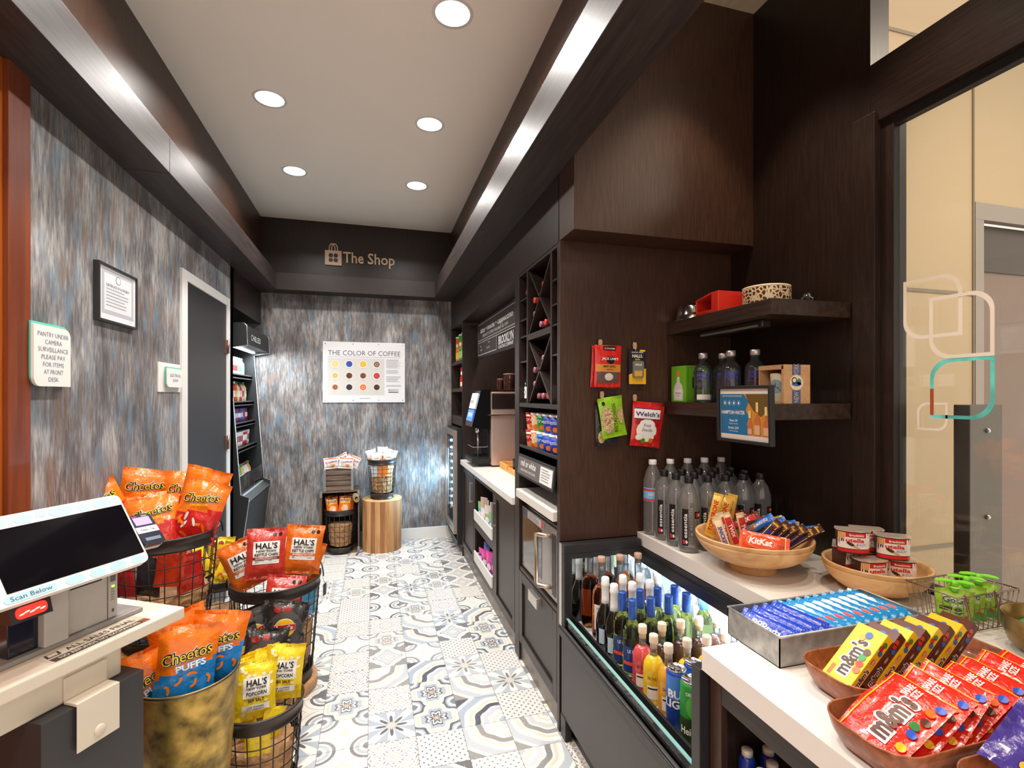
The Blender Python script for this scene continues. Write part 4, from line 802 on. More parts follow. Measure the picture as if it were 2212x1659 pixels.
def mk_vodka(t):
    b = MB(); b.lathe([(.034, 0), (.038, .004), (.0385, .014), (.0385, .132), (.035, .15), (.024, .164), (.0165, .17), (.0155, .196)], VG, 26); b.build('bottle', t)
    b = MB(); b.lathe([(.0165, .19), (.0185, .192), (.0185, .212), (.0165, .2145)], SILV, 20); b.build('cap', t)
    f = cylmap(.0387, -PI/2 - .55); b = MB(); b.text(f, 'ABSOLUT', 0, .116, .013, BLU, .0005, .02, w=.06); b.text(f, 'VODKA', 0, .099, .013, BLU, .0005, .02, w=.046); b.lines(f, -.024, .024, .09, 5, .006, BLU, .0005, .2); b.build('lettering', t); b = MB(); b.rect(f, -.03, .03, .012, .034, mat('paper_label', (226, 222, 214), .5), .0005, 8); b.build('label', t)
for i, (x, y, l) in enumerate(((1.387, 1.868, 'clear spirit bottle in front of the green tequila carton'), (1.475, 1.85, 'clear spirit bottle standing behind another beside the framed sign'), (1.42, 1.732, 'clear spirit bottle at the shelf edge above the framed sign'), (1.475, 1.66, 'clear spirit bottle next to the brown mug gift box'))):
    t = thing('spirit_bottle', l, 'bottle', (x, y, S2), 0, 'clear spirit bottles on the lower shelf'); mk_vodka(t)
KB = mat('kraft_board', (196, 150, 106), .6, var=.05, bscale=60); t = thing('mug_gift_box', 'open brown gift box holding a mug on the lower shelf', 'gift box', (1.42, 1.458, S2))
b = MB(); b.box(0, .118, 0, .003, 0, .142, KB).box(0, .118, .119, .122, 0, .142, KB).box(.115, .118, .003, .119, 0, .142, KB).box(0, .118, .003, .119, 0, .004, KB).box(0, .118, .003, .119, .138, .142, KB).box(0, .004, .003, .012, 0, .142, KB).box(0, .02, .003, .119, .125, .138, KB); b.build('box', t, bevel=.001)
f = plane((0, 0, 0), (1, 0, 0), (0, 0, 1)); NB = ink(60, 96, 150); b = MB(); b.rect(f, .036, .074, .0, .05, NB, .0006); b.rect(f, .036, .074, .104, .142, NB, .0006); b.text(f, 'NEW', .064, .025, .022, KB, .0012, .02, rot=PI/2, w=.04); b.text(f, 'YORK', .064, .124, .022, KB, .0012, .02, rot=PI/2, w=.044)
b.ell(f, .055, .077, .03, .028, ink(226, 208, 180), .001); b.ell(f, .055, .072, .022, .008, NB, .0014); b.ell(f, .045, .085, .012, .012, ink(50, 60, 80), .0014); b.ell(f, .045, .085, .008, .008, ink(226, 208, 180), .0018); b.ell(f, .066, .08, .01, .012, ink(70, 130, 130), .0014); b.build('print', t)
t = thing('souvenir_mug', 'pale mug with a blue city print inside the brown gift box', 'mug', (1.478, 1.522, S2 + .0045))
MUGM = mat('mug_cream', (214, 200, 170), .3); b = MB(); b.lathe([(.032, 0), (.034, .003), (.044, .108), (.042, .108), (.033, .006)], MUGM, 28); rf = lambda v: .0341 + .0097*v/.108; f = cylmap(rf, PI + .25); b.ell(f, -.004, .06, .026, .026, ink(150, 170, 176), .0006); b.rect(f, .016, .05, .045, .072, ink(70, 130, 180), .001, 6); b.text(f, 'C', .03, .051, .015, W, .0014, .02); b.poly(f, [(-.02, .042), (.012, .042), (.006, .056), (-.002, .058), (-.004, .08), (-.008, .058), (-.014, .055)], ink(84, 110, 120), .0012); b.build('cup', t)
# framed wine sign clipped to the lower shelf
t = thing('framed_wine_sign', 'black framed blue wine advert hanging on the lower shelf edge', 'sign', (1.312, 1.403, 1.341), (0, R(-1), 0))
b = MB(); b.box(0, .02, 0, .012, 0, .213, BLKS).box(0, .02, .267, .279, 0, .213, BLKS).box(0, .02, .012, .267, 0, .012, BLKS).box(0, .02, .012, .267, .201, .213, BLKS).box(.012, .02, .012, .267, .012, .201, BLKS); b.build('frame', t, bevel=.002)
b = MB(); b.box(.02, .0235, .13, .15, .1, .155, CLEARP); b.build('hanger', t)
f = plane((.011, .279, 0), (0, -1, 0), (0, 0, 1)); b = MB(); b.rect(f, .012, .267, .012, .201, ink(228, 218, 208), .0002); AB = ink(44, 112, 158); b.rect(f, .014, .265, .03, .182, AB, .0006)
b.poly(f, [(.16, .03), (.265, .03), (.265, .182), (.14, .182), (.165, .155), (.15, .12), (.168, .1), (.155, .07), (.17, .05)], ink(206, 140, 52), .001); b.poly(f, [(.15, .182), (.265, .182), (.265, .13), (.225, .1), (.19, .12), (.165, .15)], ink(110, 84, 40), .0014)
for k, (u, s) in enumerate(((.172, .8), (.208, 1.0), (.25, .9))):
    b.poly(f, [(u - .016*s, .034), (u + .014*s, .034), (u + .014*s, .085*s), (u + .005, .105*s), (u + .005, .15*s), (u - .005, .15*s), (u - .005, .105*s), (u - .016*s, .085*s)], ink(196, 110, 60), .0018 + .0004*k); b.rect(f, u - .006, u + .006, .118*s, .152*s, ink(236, 206, 130), .003); b.rect(f, u - .014*s, u + .012*s, .036, .07*s, ink(220, 170, 140), .003)
b.text(f, 'HAMPTON WATER', .083, .106, .014, W, .0016, .02, w=.125); b.text(f, 'MEET THE WORLD’S FAVORITE ROSÉ', .078, .172, .005, W, .0016, .01, w=.105)
for k in range(4): b.ell(f, .04 + k*.025, .148, .0095, .0095, ink(150, 190, 214), .0016); b.ell(f, .04 + k*.025, .148, .008, .008, AB, .002); b.ell(f, .04 + k*.025, .148, .004, .005, W, .0024)
b.text(f, 'Glass: $9', .085, .078, .009, W, .0016, .01); b.text(f, 'Served at the Bar', .085, .068, .005, W, .0016); b.text(f, 'Bottle: $34', .085, .05, .009, W, .0016, .01); b.text(f, 'Sold at the Shop', .085, .04, .005, W, .0016); b.build('poster', t)
# snacks clipped to the bay's end panel
CL = mat('clip_wood', (186, 150, 118), .5); CLM = mat('clip_wire', (200, 200, 204), .2, metal=1)
def clip(x, z, w):
    t = thing('wall_clip', 'small wooden clip holding the %s on the dark panel' % w, 'clip', (x, 2.089, z), 0, 'wooden clips on the dark panel')
    b = MB(); b.prism([(-.008, 0), (.008, 0), (.0095, .02), (.007, .03), (-.007, .03), (-.0095, .02)], plane((0, -.010, 0), (1, 0, 0), (0, 0, 1)), 0, .006, CL); b.build('jaw', t, bevel=.001)
    b = MB(); b.tube([(0, -.0005, .012), (0, -.012, .004), (.002, -.020, -.004), (.0, -.020, -.012)], .0018, CLM, 5); b.build('wire', t)
def d_jerky(b, f, w, h):
    b.rect(f, -w*.48, w*.48, h*.36, h*.54, ink(206, 136, 60), .001, 12, 8); b.rect(f, -w*.42, w*.42, h*.1, h*.36, ink(96, 76, 72), .001, 12, 8); b.ell(f, w*.02, h*.24, w*.16, h*.09, ink(208, 200, 196), .0016)
    b.rect(f, -w*.2, w*.28, h*.88, h*.97, K, .001, 12, 8); b.text(f, '130 CALORIES', w*.04, h*.905, h*.032, W, .0016, .012, w=w*.4); b.poly(f, [(-w*.1, h*.72), (w*.26, h*.72), (w*.2, h*.58), (w*.08, h*.54), (-w*.06, h*.6)], K, .001)
    b.text(f, 'JACK LINK’S', w*.05, h*.645, h*.058, W, .002, .02, w=w*.62); b.text(f, 'BEEF JERKY', w*.05, h*.47, h*.045, K, .002, .02, w=w*.5); b.text(f, 'ORIGINAL', w*.05, h*.40, h*.03, K, .002)
bag('hanging_jerky_bag', 'red beef jerky bag clipped at upper left of the dark panel', 'snack bag', .132, .19, .014, foil(206, 36, 28), d_jerky, (1.026, 2.062, 1.556), (0, R(1), 0), 'snacks clipped to the panel', 11)
bag('hanging_jerky_bag', 'second red jerky bag behind the front one on the panel', 'snack bag', .132, .19, .008, foil(196, 30, 26), None, (1.014, 2.0795, 1.552), (0, R(3), 0), 'snacks clipped to the panel', 12)
def d_pist(b, f, w, h):
    b.ell(f, -w*.22, h*.45, w*.26, h*.33, mat('pistachio_shells', (176, 150, 110), .6, var=.45, bscale=140), .0012); b.ell(f, w*.34, h*.52, w*.14, h*.2, mat('pistachio_shells', (0, 0, 0)), .0012); b.text(f, 'PISTACHIOS', w*.16, h*.48, w*.16, ink(30, 40, 24), .002, .0, rot=PI/2, w=h*.7); b.ell(f, -w*.3, h*.86, w*.07, w*.07, K)
bag('hanging_pistachio_bag', 'bright green pistachio bag clipped at lower left of the panel', 'snack bag', .125, .185, .016, foil(140, 190, 36), d_pist, (1.062, 2.060, 1.328), (0, R(-9), 0), 'snacks clipped to the panel', 13)
def d_pist2(b, f, w, h): b.text(f, 'PIS', w*.02, h*.2, w*.16, ink(130, 180, 40), .001, .0, rot=PI/2); b.ell(f, -w*.26, h*.2, w*.16, h*.14, mat('pistachio_shells', (0, 0, 0)), .0012)
bag('hanging_pistachio_bag', 'second pistachio bag hanging lower behind the green one', 'snack bag', .11, .2, .010, foil(34, 34, 32), d_pist2, (1.032, 2.0785, 1.288), (0, R(-2), 0), 'snacks clipped to the panel', 14)
def d_welch(b, f, w, h):
    b.ell(f, 0, h*.36, w*.36, h*.26, W, .0011); b.rect(f, -w*.46, w*.46, h*.62, h*.84, W, .0014, 12, 8); b.rect(f, -w*.46, w*.46, h*.84, h*.855, ink(40, 40, 110), .0018, 12, 8); b.rect(f, -w*.46, w*.46, h*.61, h*.625, ink(40, 40, 110), .0018, 12, 8)
    b.text(f, 'Welch’s', 0, h*.68, h*.10, ink(52, 40, 120), .0022, .02, w=w*.84); b.text(f, 'Fruit', 0, h*.44, h*.075, ink(52, 40, 120), .0022, .0, shear=.2); b.text(f, 'Snacks', 0, h*.34, h*.075, ink(52, 40, 120), .0022, 0, shear=.2); b.ell(f, -w*.26, h*.2, w*.13, h*.07, ink(180, 176, 172), .0022); b.ell(f, -w*.26, h*.2, w*.12, h*.064, W, .0026)
    for u, v, c in ((-.34, .54, (150, 20, 30)), (.36, .5, (170, 24, 30)), (.34, .22, (190, 30, 24)), (-.1, .12, (90, 150, 50)), (.16, .13, (226, 120, 30))): b.ell(f, w*u, h*v, w*.08, h*.06, ink(*c), .0018)
bag('hanging_fruit_snack_bag', 'red and white fruit snacks bag clipped at lower right of the panel', 'snack bag', .155, .205, .02, foil(210, 36, 34), d_welch, (1.212, 2.058, 1.282), (0, R(4.5), 0), 'snacks clipped to the panel', 15)
bag('hanging_fruit_snack_bag', 'second fruit snacks bag peeking out behind the front one', 'snack bag', .15, .2, .010, foil(196, 32, 32), None, (1.226, 2.0785, 1.278), (0, R(9), 0), 'snacks clipped to the panel', 16)
t = thing('hanging_lozenge_card', 'black and yellow lozenge card clipped at upper right of the panel', 'snack card', (1.185, 2.074, 1.570))
b = MB(); b.box(-.044, .044, 0, .003, 0, .166, ink(38, 36, 38)); f = plane((0, 0, 0), (1, 0, 0), (0, 0, 1)); b.poly(f, [(-.044, 0), (.044, 0), (.044, .074), (-.044, .044)], ink(234, 180, 40), .0004); b.text(f, 'HALLS.', .0, .124, .015, W, .001, .02, w=.054); b.text(f, 'minis', .0, .112, .009, ink(234, 190, 40), .001, .02); b.text(f, 'SUGAR FREE', 0, .145, .006, W, .001, .01, w=.06); b.rect(f, .012, .04, .152, .16, ink(234, 190, 40), .0008); b.build('card', t)
b = MB(); b.prism(rr(.056, .08, .01), lambda u, v, h: f(u + .001, v + .068, h), .0006, .009, mat('clear_blister', (120, 116, 108), .12, coat=.5)); b.text(lambda u, v, h=0: f(u, v, .0098 + h), 'HALLS', 0, .086, .009, W, 0, .02); b.rect(lambda u, v, h=0: f(u, v, .0096), -.02, .02, .036, .062, ink(210, 160, 60)); b.build('blister', t)
for a in ((.997, 1.742, 'red jerky bag'), (1.172, 1.734, 'lozenge card'), (1.005, 1.506, 'green pistachio bag'), (1.172, 1.492, 'fruit snacks bag')): clip(*a)

# ------------------------------------------------------------------ on the counter behind the cooler
CZ = .8805
WATER = make_pane('water_bottle', (236, 239, 240), 2.8, .05, .12)
def mk_ess(t):
    b = MB(); b.lathe([(.03, .004), (.036, 0), (.041, .006), (.0425, .016), (.0425, .195), (.040, .22), (.031, .25), (.018, .268), (.0155, .276), (.0155, .282)], WATER, 26); b.build('bottle', t)
    b = MB(); b.lathe([(.0175, .278), (.0178, .28), (.0178, .302), (.0165, .305)], BLK, 18); b.build('cap', t)
    f = cylmap(.0427, -PI/2 - .95); b = MB(); b.rect(f, -.013, .013, .03, .178, K, .0004, 5); b.text(f, 'essentia', .008, .11, .0155, W, .0009, .012, rot=PI/2, w=.098); b.rect(f, -.009, .001, .036, .054, ink(196, 40, 44), .0009, 2); b.rect(f, .001, .011, .043, .047, W, .0009, 2); b.rect(f, .004, .008, .038, .052, W, .0009, 2)
    b.build('label', t); b = MB(); g = cylmap(.0427, -PI/2 + .25); b.rect(g, -.014, .014, .14, .168, K, .0004, 5); b.rect(g, -.008, .003, .145, .163, ink(196, 40, 44), .0009, 3); b.rect(g, .001, .012, .152, .156, W, .0012, 3); b.rect(g, .005, .009, .147, .161, W, .0012, 2); b.lines(g, -.012, .016, .13, 7, .008, mat('pale_print', (214, 216, 216), .4), .0006, .18); b.build('label', t)
def mk_cg(t):
    pr = [(.034, 0), (.041, .005)]
    for k in range(9): pr += [(.0425, .02 + k*.014), (.0405, .027 + k*.014)]
    pr += [(.0425, .15), (.0425, .225), (.040, .25), (.03, .285), (.018, .31), (.0145, .318), (.0145, .322)]
    b = MB(); b.lathe(pr, WATER, 24); b.build('bottle', t)
    b = MB(); b.lathe([(.0175, .318), (.0178, .32), (.0178, .338), (.0165, .34)], WCAP, 18); b.build('cap', t)
    b = MB(); f = cylmap(.0428, -PI/2 - .4); b.rect(f, -.06, .06, .155, .215, mat('pale_blue_wrap', (120, 180, 220), .35), .0003, 16); b.rect(f, -.06, .06, .2, .21, ink(206, 60, 54), .0006, 16); b.rect(f, -.06, .06, .157, .165, ink(206, 60, 54), .0006, 16); b.text(f, 'CRYSTAL', .0, .18, .012, W, .0008, .01, w=.05); b.build('label', t)
E_IT = [(1.250, 1.775, 'black-capped water bottle nearest the camera at the counter edge'), (1.250, 1.865, 'black-capped water bottle second in the row along the counter edge'), (1.250, 1.955, 'black-capped water bottle third in the row along the counter edge'), (1.340, 1.775, 'black-capped water bottle beside the nearest one, behind the candy bowl')]
E_IT += [(1.340 + .088*i, 1.775, 'black-capped water bottle, %s from the counter edge in the front row' % od[i + 1]) for i in (1, 2, 3)] + [(1.340 + .088*i, 1.865, 'black-capped water bottle, %s from the counter edge in the second row' % od[i + 1]) for i in range(4)] + [(1.340 + .088*i, 1.955, 'black-capped water bottle, %s from the counter edge in the third row' % od[i + 1]) for i in range(4)]
stock('water_bottle', 'water bottle', mk_ess, E_IT, CZ, 'black-capped water bottles on the counter')
stock('water_bottle', 'water bottle', mk_cg, [(1.245, 2.042, 'white-capped ribbed water bottle at the left end of the back row')] + [(1.245 + .093*i, 2.042, 'white-capped ribbed water bottle, %s from the left in the back row' % od[i]) for i in range(1, 5)], CZ, 'white-capped water bottles in the back row')
BOWLW = wood('bowl_wood', (204, 154, 100), (234, 190, 136), .42, 2.2, (1, .3, 1))
def bowl(name, label, loc, r, h, rf, fh):
    t = thing(name, label, 'bowl', loc)
    n = 12; pr = [(rf*.9, fh)] + [(rf*.9 + (r - rf*.9)*math.sin(PI/2*k/n), fh + (h - fh)*(1 - math.cos(PI/2*k/n))**.92) for k in range(1, n + 1)]
    pr2 = pr[:-2] + [(pr[-2][0] + .001, pr[-2][1] - .002), (pr[-2][0] - .002, pr[-2][1]), (pr[-2][0] + .0015, pr[-2][1] + .002), pr[-1], (r + .001, h + .002), (r - .006, h + .003)]
    inn = [(max(.001, a - .009), c + .009) for a, c in reversed(pr[:-1])]
    MB().lathe(pr2 + inn + [(.001, fh + .009)], BOWLW, 48).build('basin', t)
    if fh > .004: MB().lathe([(rf, 0), (rf*1.02, .002), (rf*.97, fh*.6), (rf*1.0, fh + .004)], BOWLW, 36).build('foot', t)
    return t
bowl('wooden_bowl', 'large footed wooden bowl full of chocolate bars', (1.345, 1.525, CZ), .198, .125, .078, .03)
bowl('wooden_bowl', 'smaller shallow wooden bowl holding hazelnut snack cups', (1.582, 1.248, CZ), .150, .092, .06, .003)
def bar(name, label, L, w, t, c1, dec, loc, rot, group, seed=1):
    m = foil(*c1); f = lambda u, v, hh=0: Vector((u, -(t/2*max(0, 1 - (2*v/w)**4)**.5*min(1, max(0, 1 - (abs(2*u/L))**8)**.5*1.0) + hh), v)); g = lambda u, v, hh=0: Vector((u, t/2*max(0, 1 - (2*v/w)**4)**.5*max(0, 1 - (abs(2*u/L))**8)**.5, v))
    b = MB(); b.grid(f, 10, 6, m, -L/2, L/2, -w/2, w/2); b.grid(g, 10, 6, m, -L/2, L/2, -w/2, w/2, flip=True)
    for s in (-1, 1): b.rect(lambda u, v, h=0: Vector((u, .001*math.sin(v*900), v)), s*L/2 - (0 if s > 0 else .01), s*L/2 + (.01 if s > 0 else 0), -w/2*.98, w/2*.98, m, 0, 1, 8)
    if dec: dec(b, f)
    return tag(b.build(name, None, loc, rot), label, 'candy bar', group)
def d_snick(b, f): b.poly(f, [(-.05, -.012), (.04, -.012), (.05, .011), (-.04, .011)], W, .0006); b.text(f, 'SNICKERS', 0, -.007, .014, ink(40, 60, 160), .0012, .03, w=.078, shear=.2); b.poly(f, [(-.052, -.0145), (.038, -.0145), (.04, -.012), (-.05, -.012)], ink(200, 40, 40), .0008)
def d_snick2(b, f): b.poly(f, [(-.05, -.012), (.03, -.012), (.04, .011), (-.04, .011)], W, .0006); b.text(f, 'SNICKERS', -.006, -.007, .014, ink(40, 60, 160), .0012, .03, w=.066, shear=.2); b.rect(f, .036, .055, -.012, .012, ink(240, 170, 40), .001)
def d_twix(b, f): b.rect(f, -.05, .05, -.011, .011, ink(200, 36, 36), .0006, 12, 8); b.text(f, 'TWIX', 0, -.007, .014, W, .0012, .03, w=.05)
def d_almond(b, f): b.ell(f, -.02, 0, .018, .012, ink(150, 90, 40), .0006); b.text(f, 'ALMOND JOY', .012, -.006, .010, W, .0008, .02, w=.06)
def d_tob(b, f): b.text(f, 'TOBLERONE', 0, -.008, .017, ink(206, 50, 30), .0008, .03, w=.12)
GR = 'chocolate bars in the large wooden bowl'
cx, cy, cz = 1.345, 1.525, CZ
def inb(kind, dx, dy, dz, rot, lab, dec, c, L=.115, w=.03, t=.016): return bar(kind, lab, L, w, t, c, dec, (cx + dx, cy + dy, cz + dz), rot, GR)
CRM, BRN = (226, 204, 158), (74, 40, 28)
# KitKat propped at the front
t = (bar('wafer_bar', 'large orange wafer bar propped at the front of the wooden bowl', .135, .062, .016, (226, 78, 36), lambda b, f: (b.ell(f, -.012, .0, .044, .023, ink(246, 196, 130), .0005, 28), b.ell(f, -.012, 0, .0425, .0215, ink(226, 74, 34), .0009, 28), b.text(f, 'KitKat', -.012, -.009, .021, W, .0014, .04, w=.074, shear=.2), b.poly(f, [(.036, -.03), (.066, -.03), (.066, .03), (.05, .03)], ink(246, 220, 160), .001), b.text(f, 'KING', .05, -.006, .006, ink(120, 70, 30), .0016), b.text(f, 'SIZE', .05, -.016, .006, ink(120, 70, 30), .0016)), (cx - .055, cy - .115, cz + .132), (R(-24), R(6), R(-38)), GR))
inb('chocolate_bar', -.155, -.02, .125, (R(-22), R(70), R(-40)), 'cream-wrapped almond bar leaning at the far left of the bowl', d_snick, CRM)
inb('chocolate_bar', -.125, .012, .135, (R(-18), R(74), R(-35)), 'cream-wrapped almond bar, second from the left rim of the bowl', d_snick, CRM)
inb('chocolate_bar', -.095, .04, .137, (R(-16), R(76), R(-35)), 'cream-wrapped bar between the second and the red-printed ones', d_twix, CRM)
inb('chocolate_bar', -.062, .032, .137, (R(-18), R(72), R(-36)), 'cream-wrapped bar with red print behind the orange wafer bar', d_twix, CRM)
inb('chocolate_bar', -.028, .02, .137, (R(-20), R(78), R(-38)), 'cream-wrapped bar with red print right of its twin', d_twix, CRM)
for i in range(6):
    inb('chocolate_bar', .012 + .027*i, -.052 - .008*i, .137 - .004*i, (R(-26), R(-52 + 3*i), R(-44)), '%s brown-wrapped peanut bar from the left at the bowl’s right side' % od[i], d_snick2, BRN, .12, .032)
for i, (dx, dy, a) in enumerate(((-.085, .125, 84), (-.035, .118, 80), (.015, .128, 86))): inb('nougat_bar', dx, dy, .165, (R(-12), R(-a + 6), R(-36)), '%s yellow triangular nougat bar from the left at the back of the bowl' % od[i], d_tob, (236, 190, 80), .15, .036, .03)
for i, (dx, dy) in enumerate(((.02, .07), (.055, .085), (.09, .1))): inb('chocolate_bar', dx, dy, .155, (R(-30), R(-30 + 22*i), R(-40)), '%s copper-foil chocolate bar heaped behind the cream ones' % od[i], d_twix, (96, 52, 30), .1, .036)
for i, (dx, dy) in enumerate(((.10, .05), (.125, .075), (.145, .04))): inb('chocolate_bar', dx, dy, .148, (R(-34), R(-25 + 12*i), R(-44)), '%s gold-foil chocolate bar heaped at the back right of the bowl' % od[i], None, (190, 150, 60), .1, .032)
for i, (dx, dy) in enumerate(((.045, .022), (.085, .012), (.122, -.004), (.162, -.04))): inb('chocolate_bar', dx, dy, .152 - .005*i, (R(-38), R(-38 + 8*i), R(-42)), '%s blue-wrapped coconut bar from the left on top of the heap' % od[i], d_almond, (36, 110, 206), .105, .034)
# hazelnut snack cups
NUTR = ink(204, 36, 34); NUTW = ink(236, 226, 216); NUTB = ink(70, 40, 30)
def nut_cup(loc, rz, lab):
    t = thing('hazelnut_snack_cup', lab, 'snack cup', loc, rz, 'hazelnut snack cups in the shallow bowl')
    W_, D_ = .092, .052
    def outl(s): return [(-W_/2*s, .012)] + [(W_/2*s*math.cos(PI + PI*k/14), -D_*.55*s*math.sin(PI*k/14)**.8) for k in range(1, 14)] + [(W_/2*s, .012), (W_/2*s*.9, .03), (-W_/2*s*.9, .03)]
    b = MB(); o0, o1 = outl(.93), outl(1.0); n = len(o0); vs = [(x, y, 0) for x, y in o0] + [(x, y, .07) for x, y in o1]
    b.add(vs, [(k, (k + 1) % n, n + (k + 1) % n, n + k) for k in range(n)] + [tuple(range(n - 1, -1, -1)), tuple(range(n, 2*n))], NUTB)
    def f(u, v, h=0):
        s = .93 + .07*v/.07; a = u/(W_/2*s); a = max(-.985, min(.985, a)); th = math.acos(a); return Vector((u, -D_*.55*s*math.sin(th)**.8 - h, v))
    b.grid(f, 18, 1, NUTW, -.0435, .0435, .016, .066, True, False, .0005); b.grid(f, 18, 1, NUTR, -.0435, .0435, .004, .014, True, False, .0006); b.grid(f, 14, 1, NUTR, -.026, .042, .052, .067, True, False, .0009)
    for k in range(4): b.rect(f, -.043 + k*.004, -.040 + k*.004, .046, .067, ink(222, 150, 70), .0011)
    b.text(f, 'Breadsticks', .004, .056, .007, W, .0014, .02, w=.04); b.text(f, 'n', -.0335, .037, .0125, K, .0012, .03); b.text(f, 'utella', .0, .037, .0125, NUTR, .0012, .03, w=.05); b.text(f, '&GO!', .016, .026, .008, ink(40, 120, 190), .0012, .0, shear=.3); b.ell(f, -.012, .03, .013, .005, NUTB, .001, 12, -.5); b.ell(f, .004, .0205, .012, .003, ink(222, 160, 90), .0012, 12, -.4); b.rect(f, .030, .040, .042, .067, W, .0014); b.build('cup', t)
    b = MB(); o2 = outl(1.07); vs = [(x, y, .070) for x, y in o2] + [(x, y, .073) for x, y in o2]; b.add(vs, [(k, (k + 1) % n, n + (k + 1) % n, n + k) for k in range(n)] + [tuple(range(n - 1, -1, -1)), tuple(range(n, 2*n))], mat('foil_lid', (226, 206, 190), .25, metal=.6)); b.build('foil_lid', t)
bx, by = 1.582, 1.248
for i, (dx, dy, dz, rz, lab) in enumerate(((-.044, .036, .012, .7, 'lower hazelnut cup at the left of the shallow bowl'), (-.012, -.022, .012, -.2, 'lower hazelnut cup with blue print in the middle of the shallow bowl'), (.03, .05, .012, -.6, 'lower hazelnut cup at the back of the shallow bowl'), (.052, -.04, .012, -.75, 'lower hazelnut cup at the right of the shallow bowl'), (-.042, .022, .088, -.62, 'upper hazelnut cup on the left of the stack'), (.022, .024, .088, -.62, 'upper hazelnut cup at the back of the stack'), (.04, -.035, .088, -.66, 'upper hazelnut cup nearest the camera on the stack'))): nut_cup((bx + dx - .035, by + dy - .002, CZ + dz + .034), rz, lab)

# ------------------------------------------------------------------ near counter displays
GALV = mat('galvanised_steel', (172, 172, 170), .4, metal=.6, var=.14, bscale=35)
t = thing('galvanised_tray', 'rectangular galvanised tray full of blue snack bars', 'tray', (0, 0, CZ))
b = MB(); x0, x1, y0, y1, H_ = .915, 1.372, .952, 1.128, .072
for a in ((x0, x1, y0, y0 + .0025), (x0, x1, y1 - .0025, y1), (x0, x0 + .0025, y0, y1), (x1 - .0025, x1, y0, y1)): b.box(a[0], a[1], a[2], a[3], 0, H_, GALV)
b.box(x0, x1, y0, y1, 0, .002, GALV); b.build('pan', t)
b = MB(); b.tube([(x0, y0, H_), (x1, y0, H_), (x1, y1, H_), (x0, y1, H_)], .003, GALV, 6, True); b.build('rolled_rim', t)
def d_pop2(b, f): b.text(f, 'pop', -.022, -.006, .018, W, .0008, .03, w=.034); b.text(f, 'tarts', .012, -.012, .014, W, .0008, .03, w=.034)
def d_rk(b, f): b.ell(f, -.035, .001, .02, .018, W, .0006); b.ell(f, -.016, .001, .016, .016, W, .0007); b.text(f, 'TREATS', .028, -.012, .010, W, .0008, .03, w=.036); b.text(f, 'Rice Krispies', .028, .001, .007, W, .0008, .02, w=.04); b.ell(f, .03, .013, .012, .004, ink(222, 60, 60), .0008)
for i in range(4):
    bar('toaster_pastry_bar', '%s dark blue toaster pastry pack from the left in the galvanised tray' % od[i], .125, .052, .012, (22, 62, 180), d_pop2, (.968 + i*.031, 1.04, .928 + .003*i), (R(-52), R(9), R(-62)), 'dark blue pastry packs in the tray')
for i in range(9):
    bar('cereal_bar', '%s light blue cereal bar from the left in the galvanised tray' % od[i], .13, .05, .013, (26, 140, 206), d_rk, (1.086 + i*.030, 1.042, .934 + .001*i), (R(-50), R(8), R(-62)), 'light blue cereal bars in the tray')
COPW = wood('copper_brown_wood', (126, 66, 36), (168, 100, 62), .34, 5, (1, 1, 1), coat=.3)
def trough(label, loc, L, D, H, rz=0):
    n = 9; b = MB(); lev = [(.70, .0), (.80, .008), (.93, H*.55), (1.0, H), (.985, H + .003), (.965, H), (.90, H*.5), (.77, .014), (.5, .010)]
    vs = []; m = None
    for s, z in lev:
        P = rr(L - (1 - s)*D*1.15, D*s if s > .6 else D*s, D*s*.33, 7); m = len(P); vs += [(x, y, z) for x, y in P]
    fs = [(i*m + k, i*m + (k + 1) % m, (i + 1)*m + (k + 1) % m, (i + 1)*m + k) for i in range(len(lev) - 1) for k in range(m)]
    b.add(vs, fs + [tuple(range(m - 1, -1, -1)), tuple((len(lev) - 1)*m + k for k in range(m))], COPW, True)
    return tag(b.build('wooden_tray', None, loc, (0, 0, rz)), label, 'tray')
trough('brown wooden trough tray holding upright candy boxes', (1.148, .832, CZ), .475, .158, .055)
trough('brown wooden trough tray holding red candy pouches', (1.06, .672, CZ), .52, .16, .055)
trough('brown wooden trough tray at the bottom right corner with purple candy bags', (1.12, .505, CZ), .5, .15, .05)
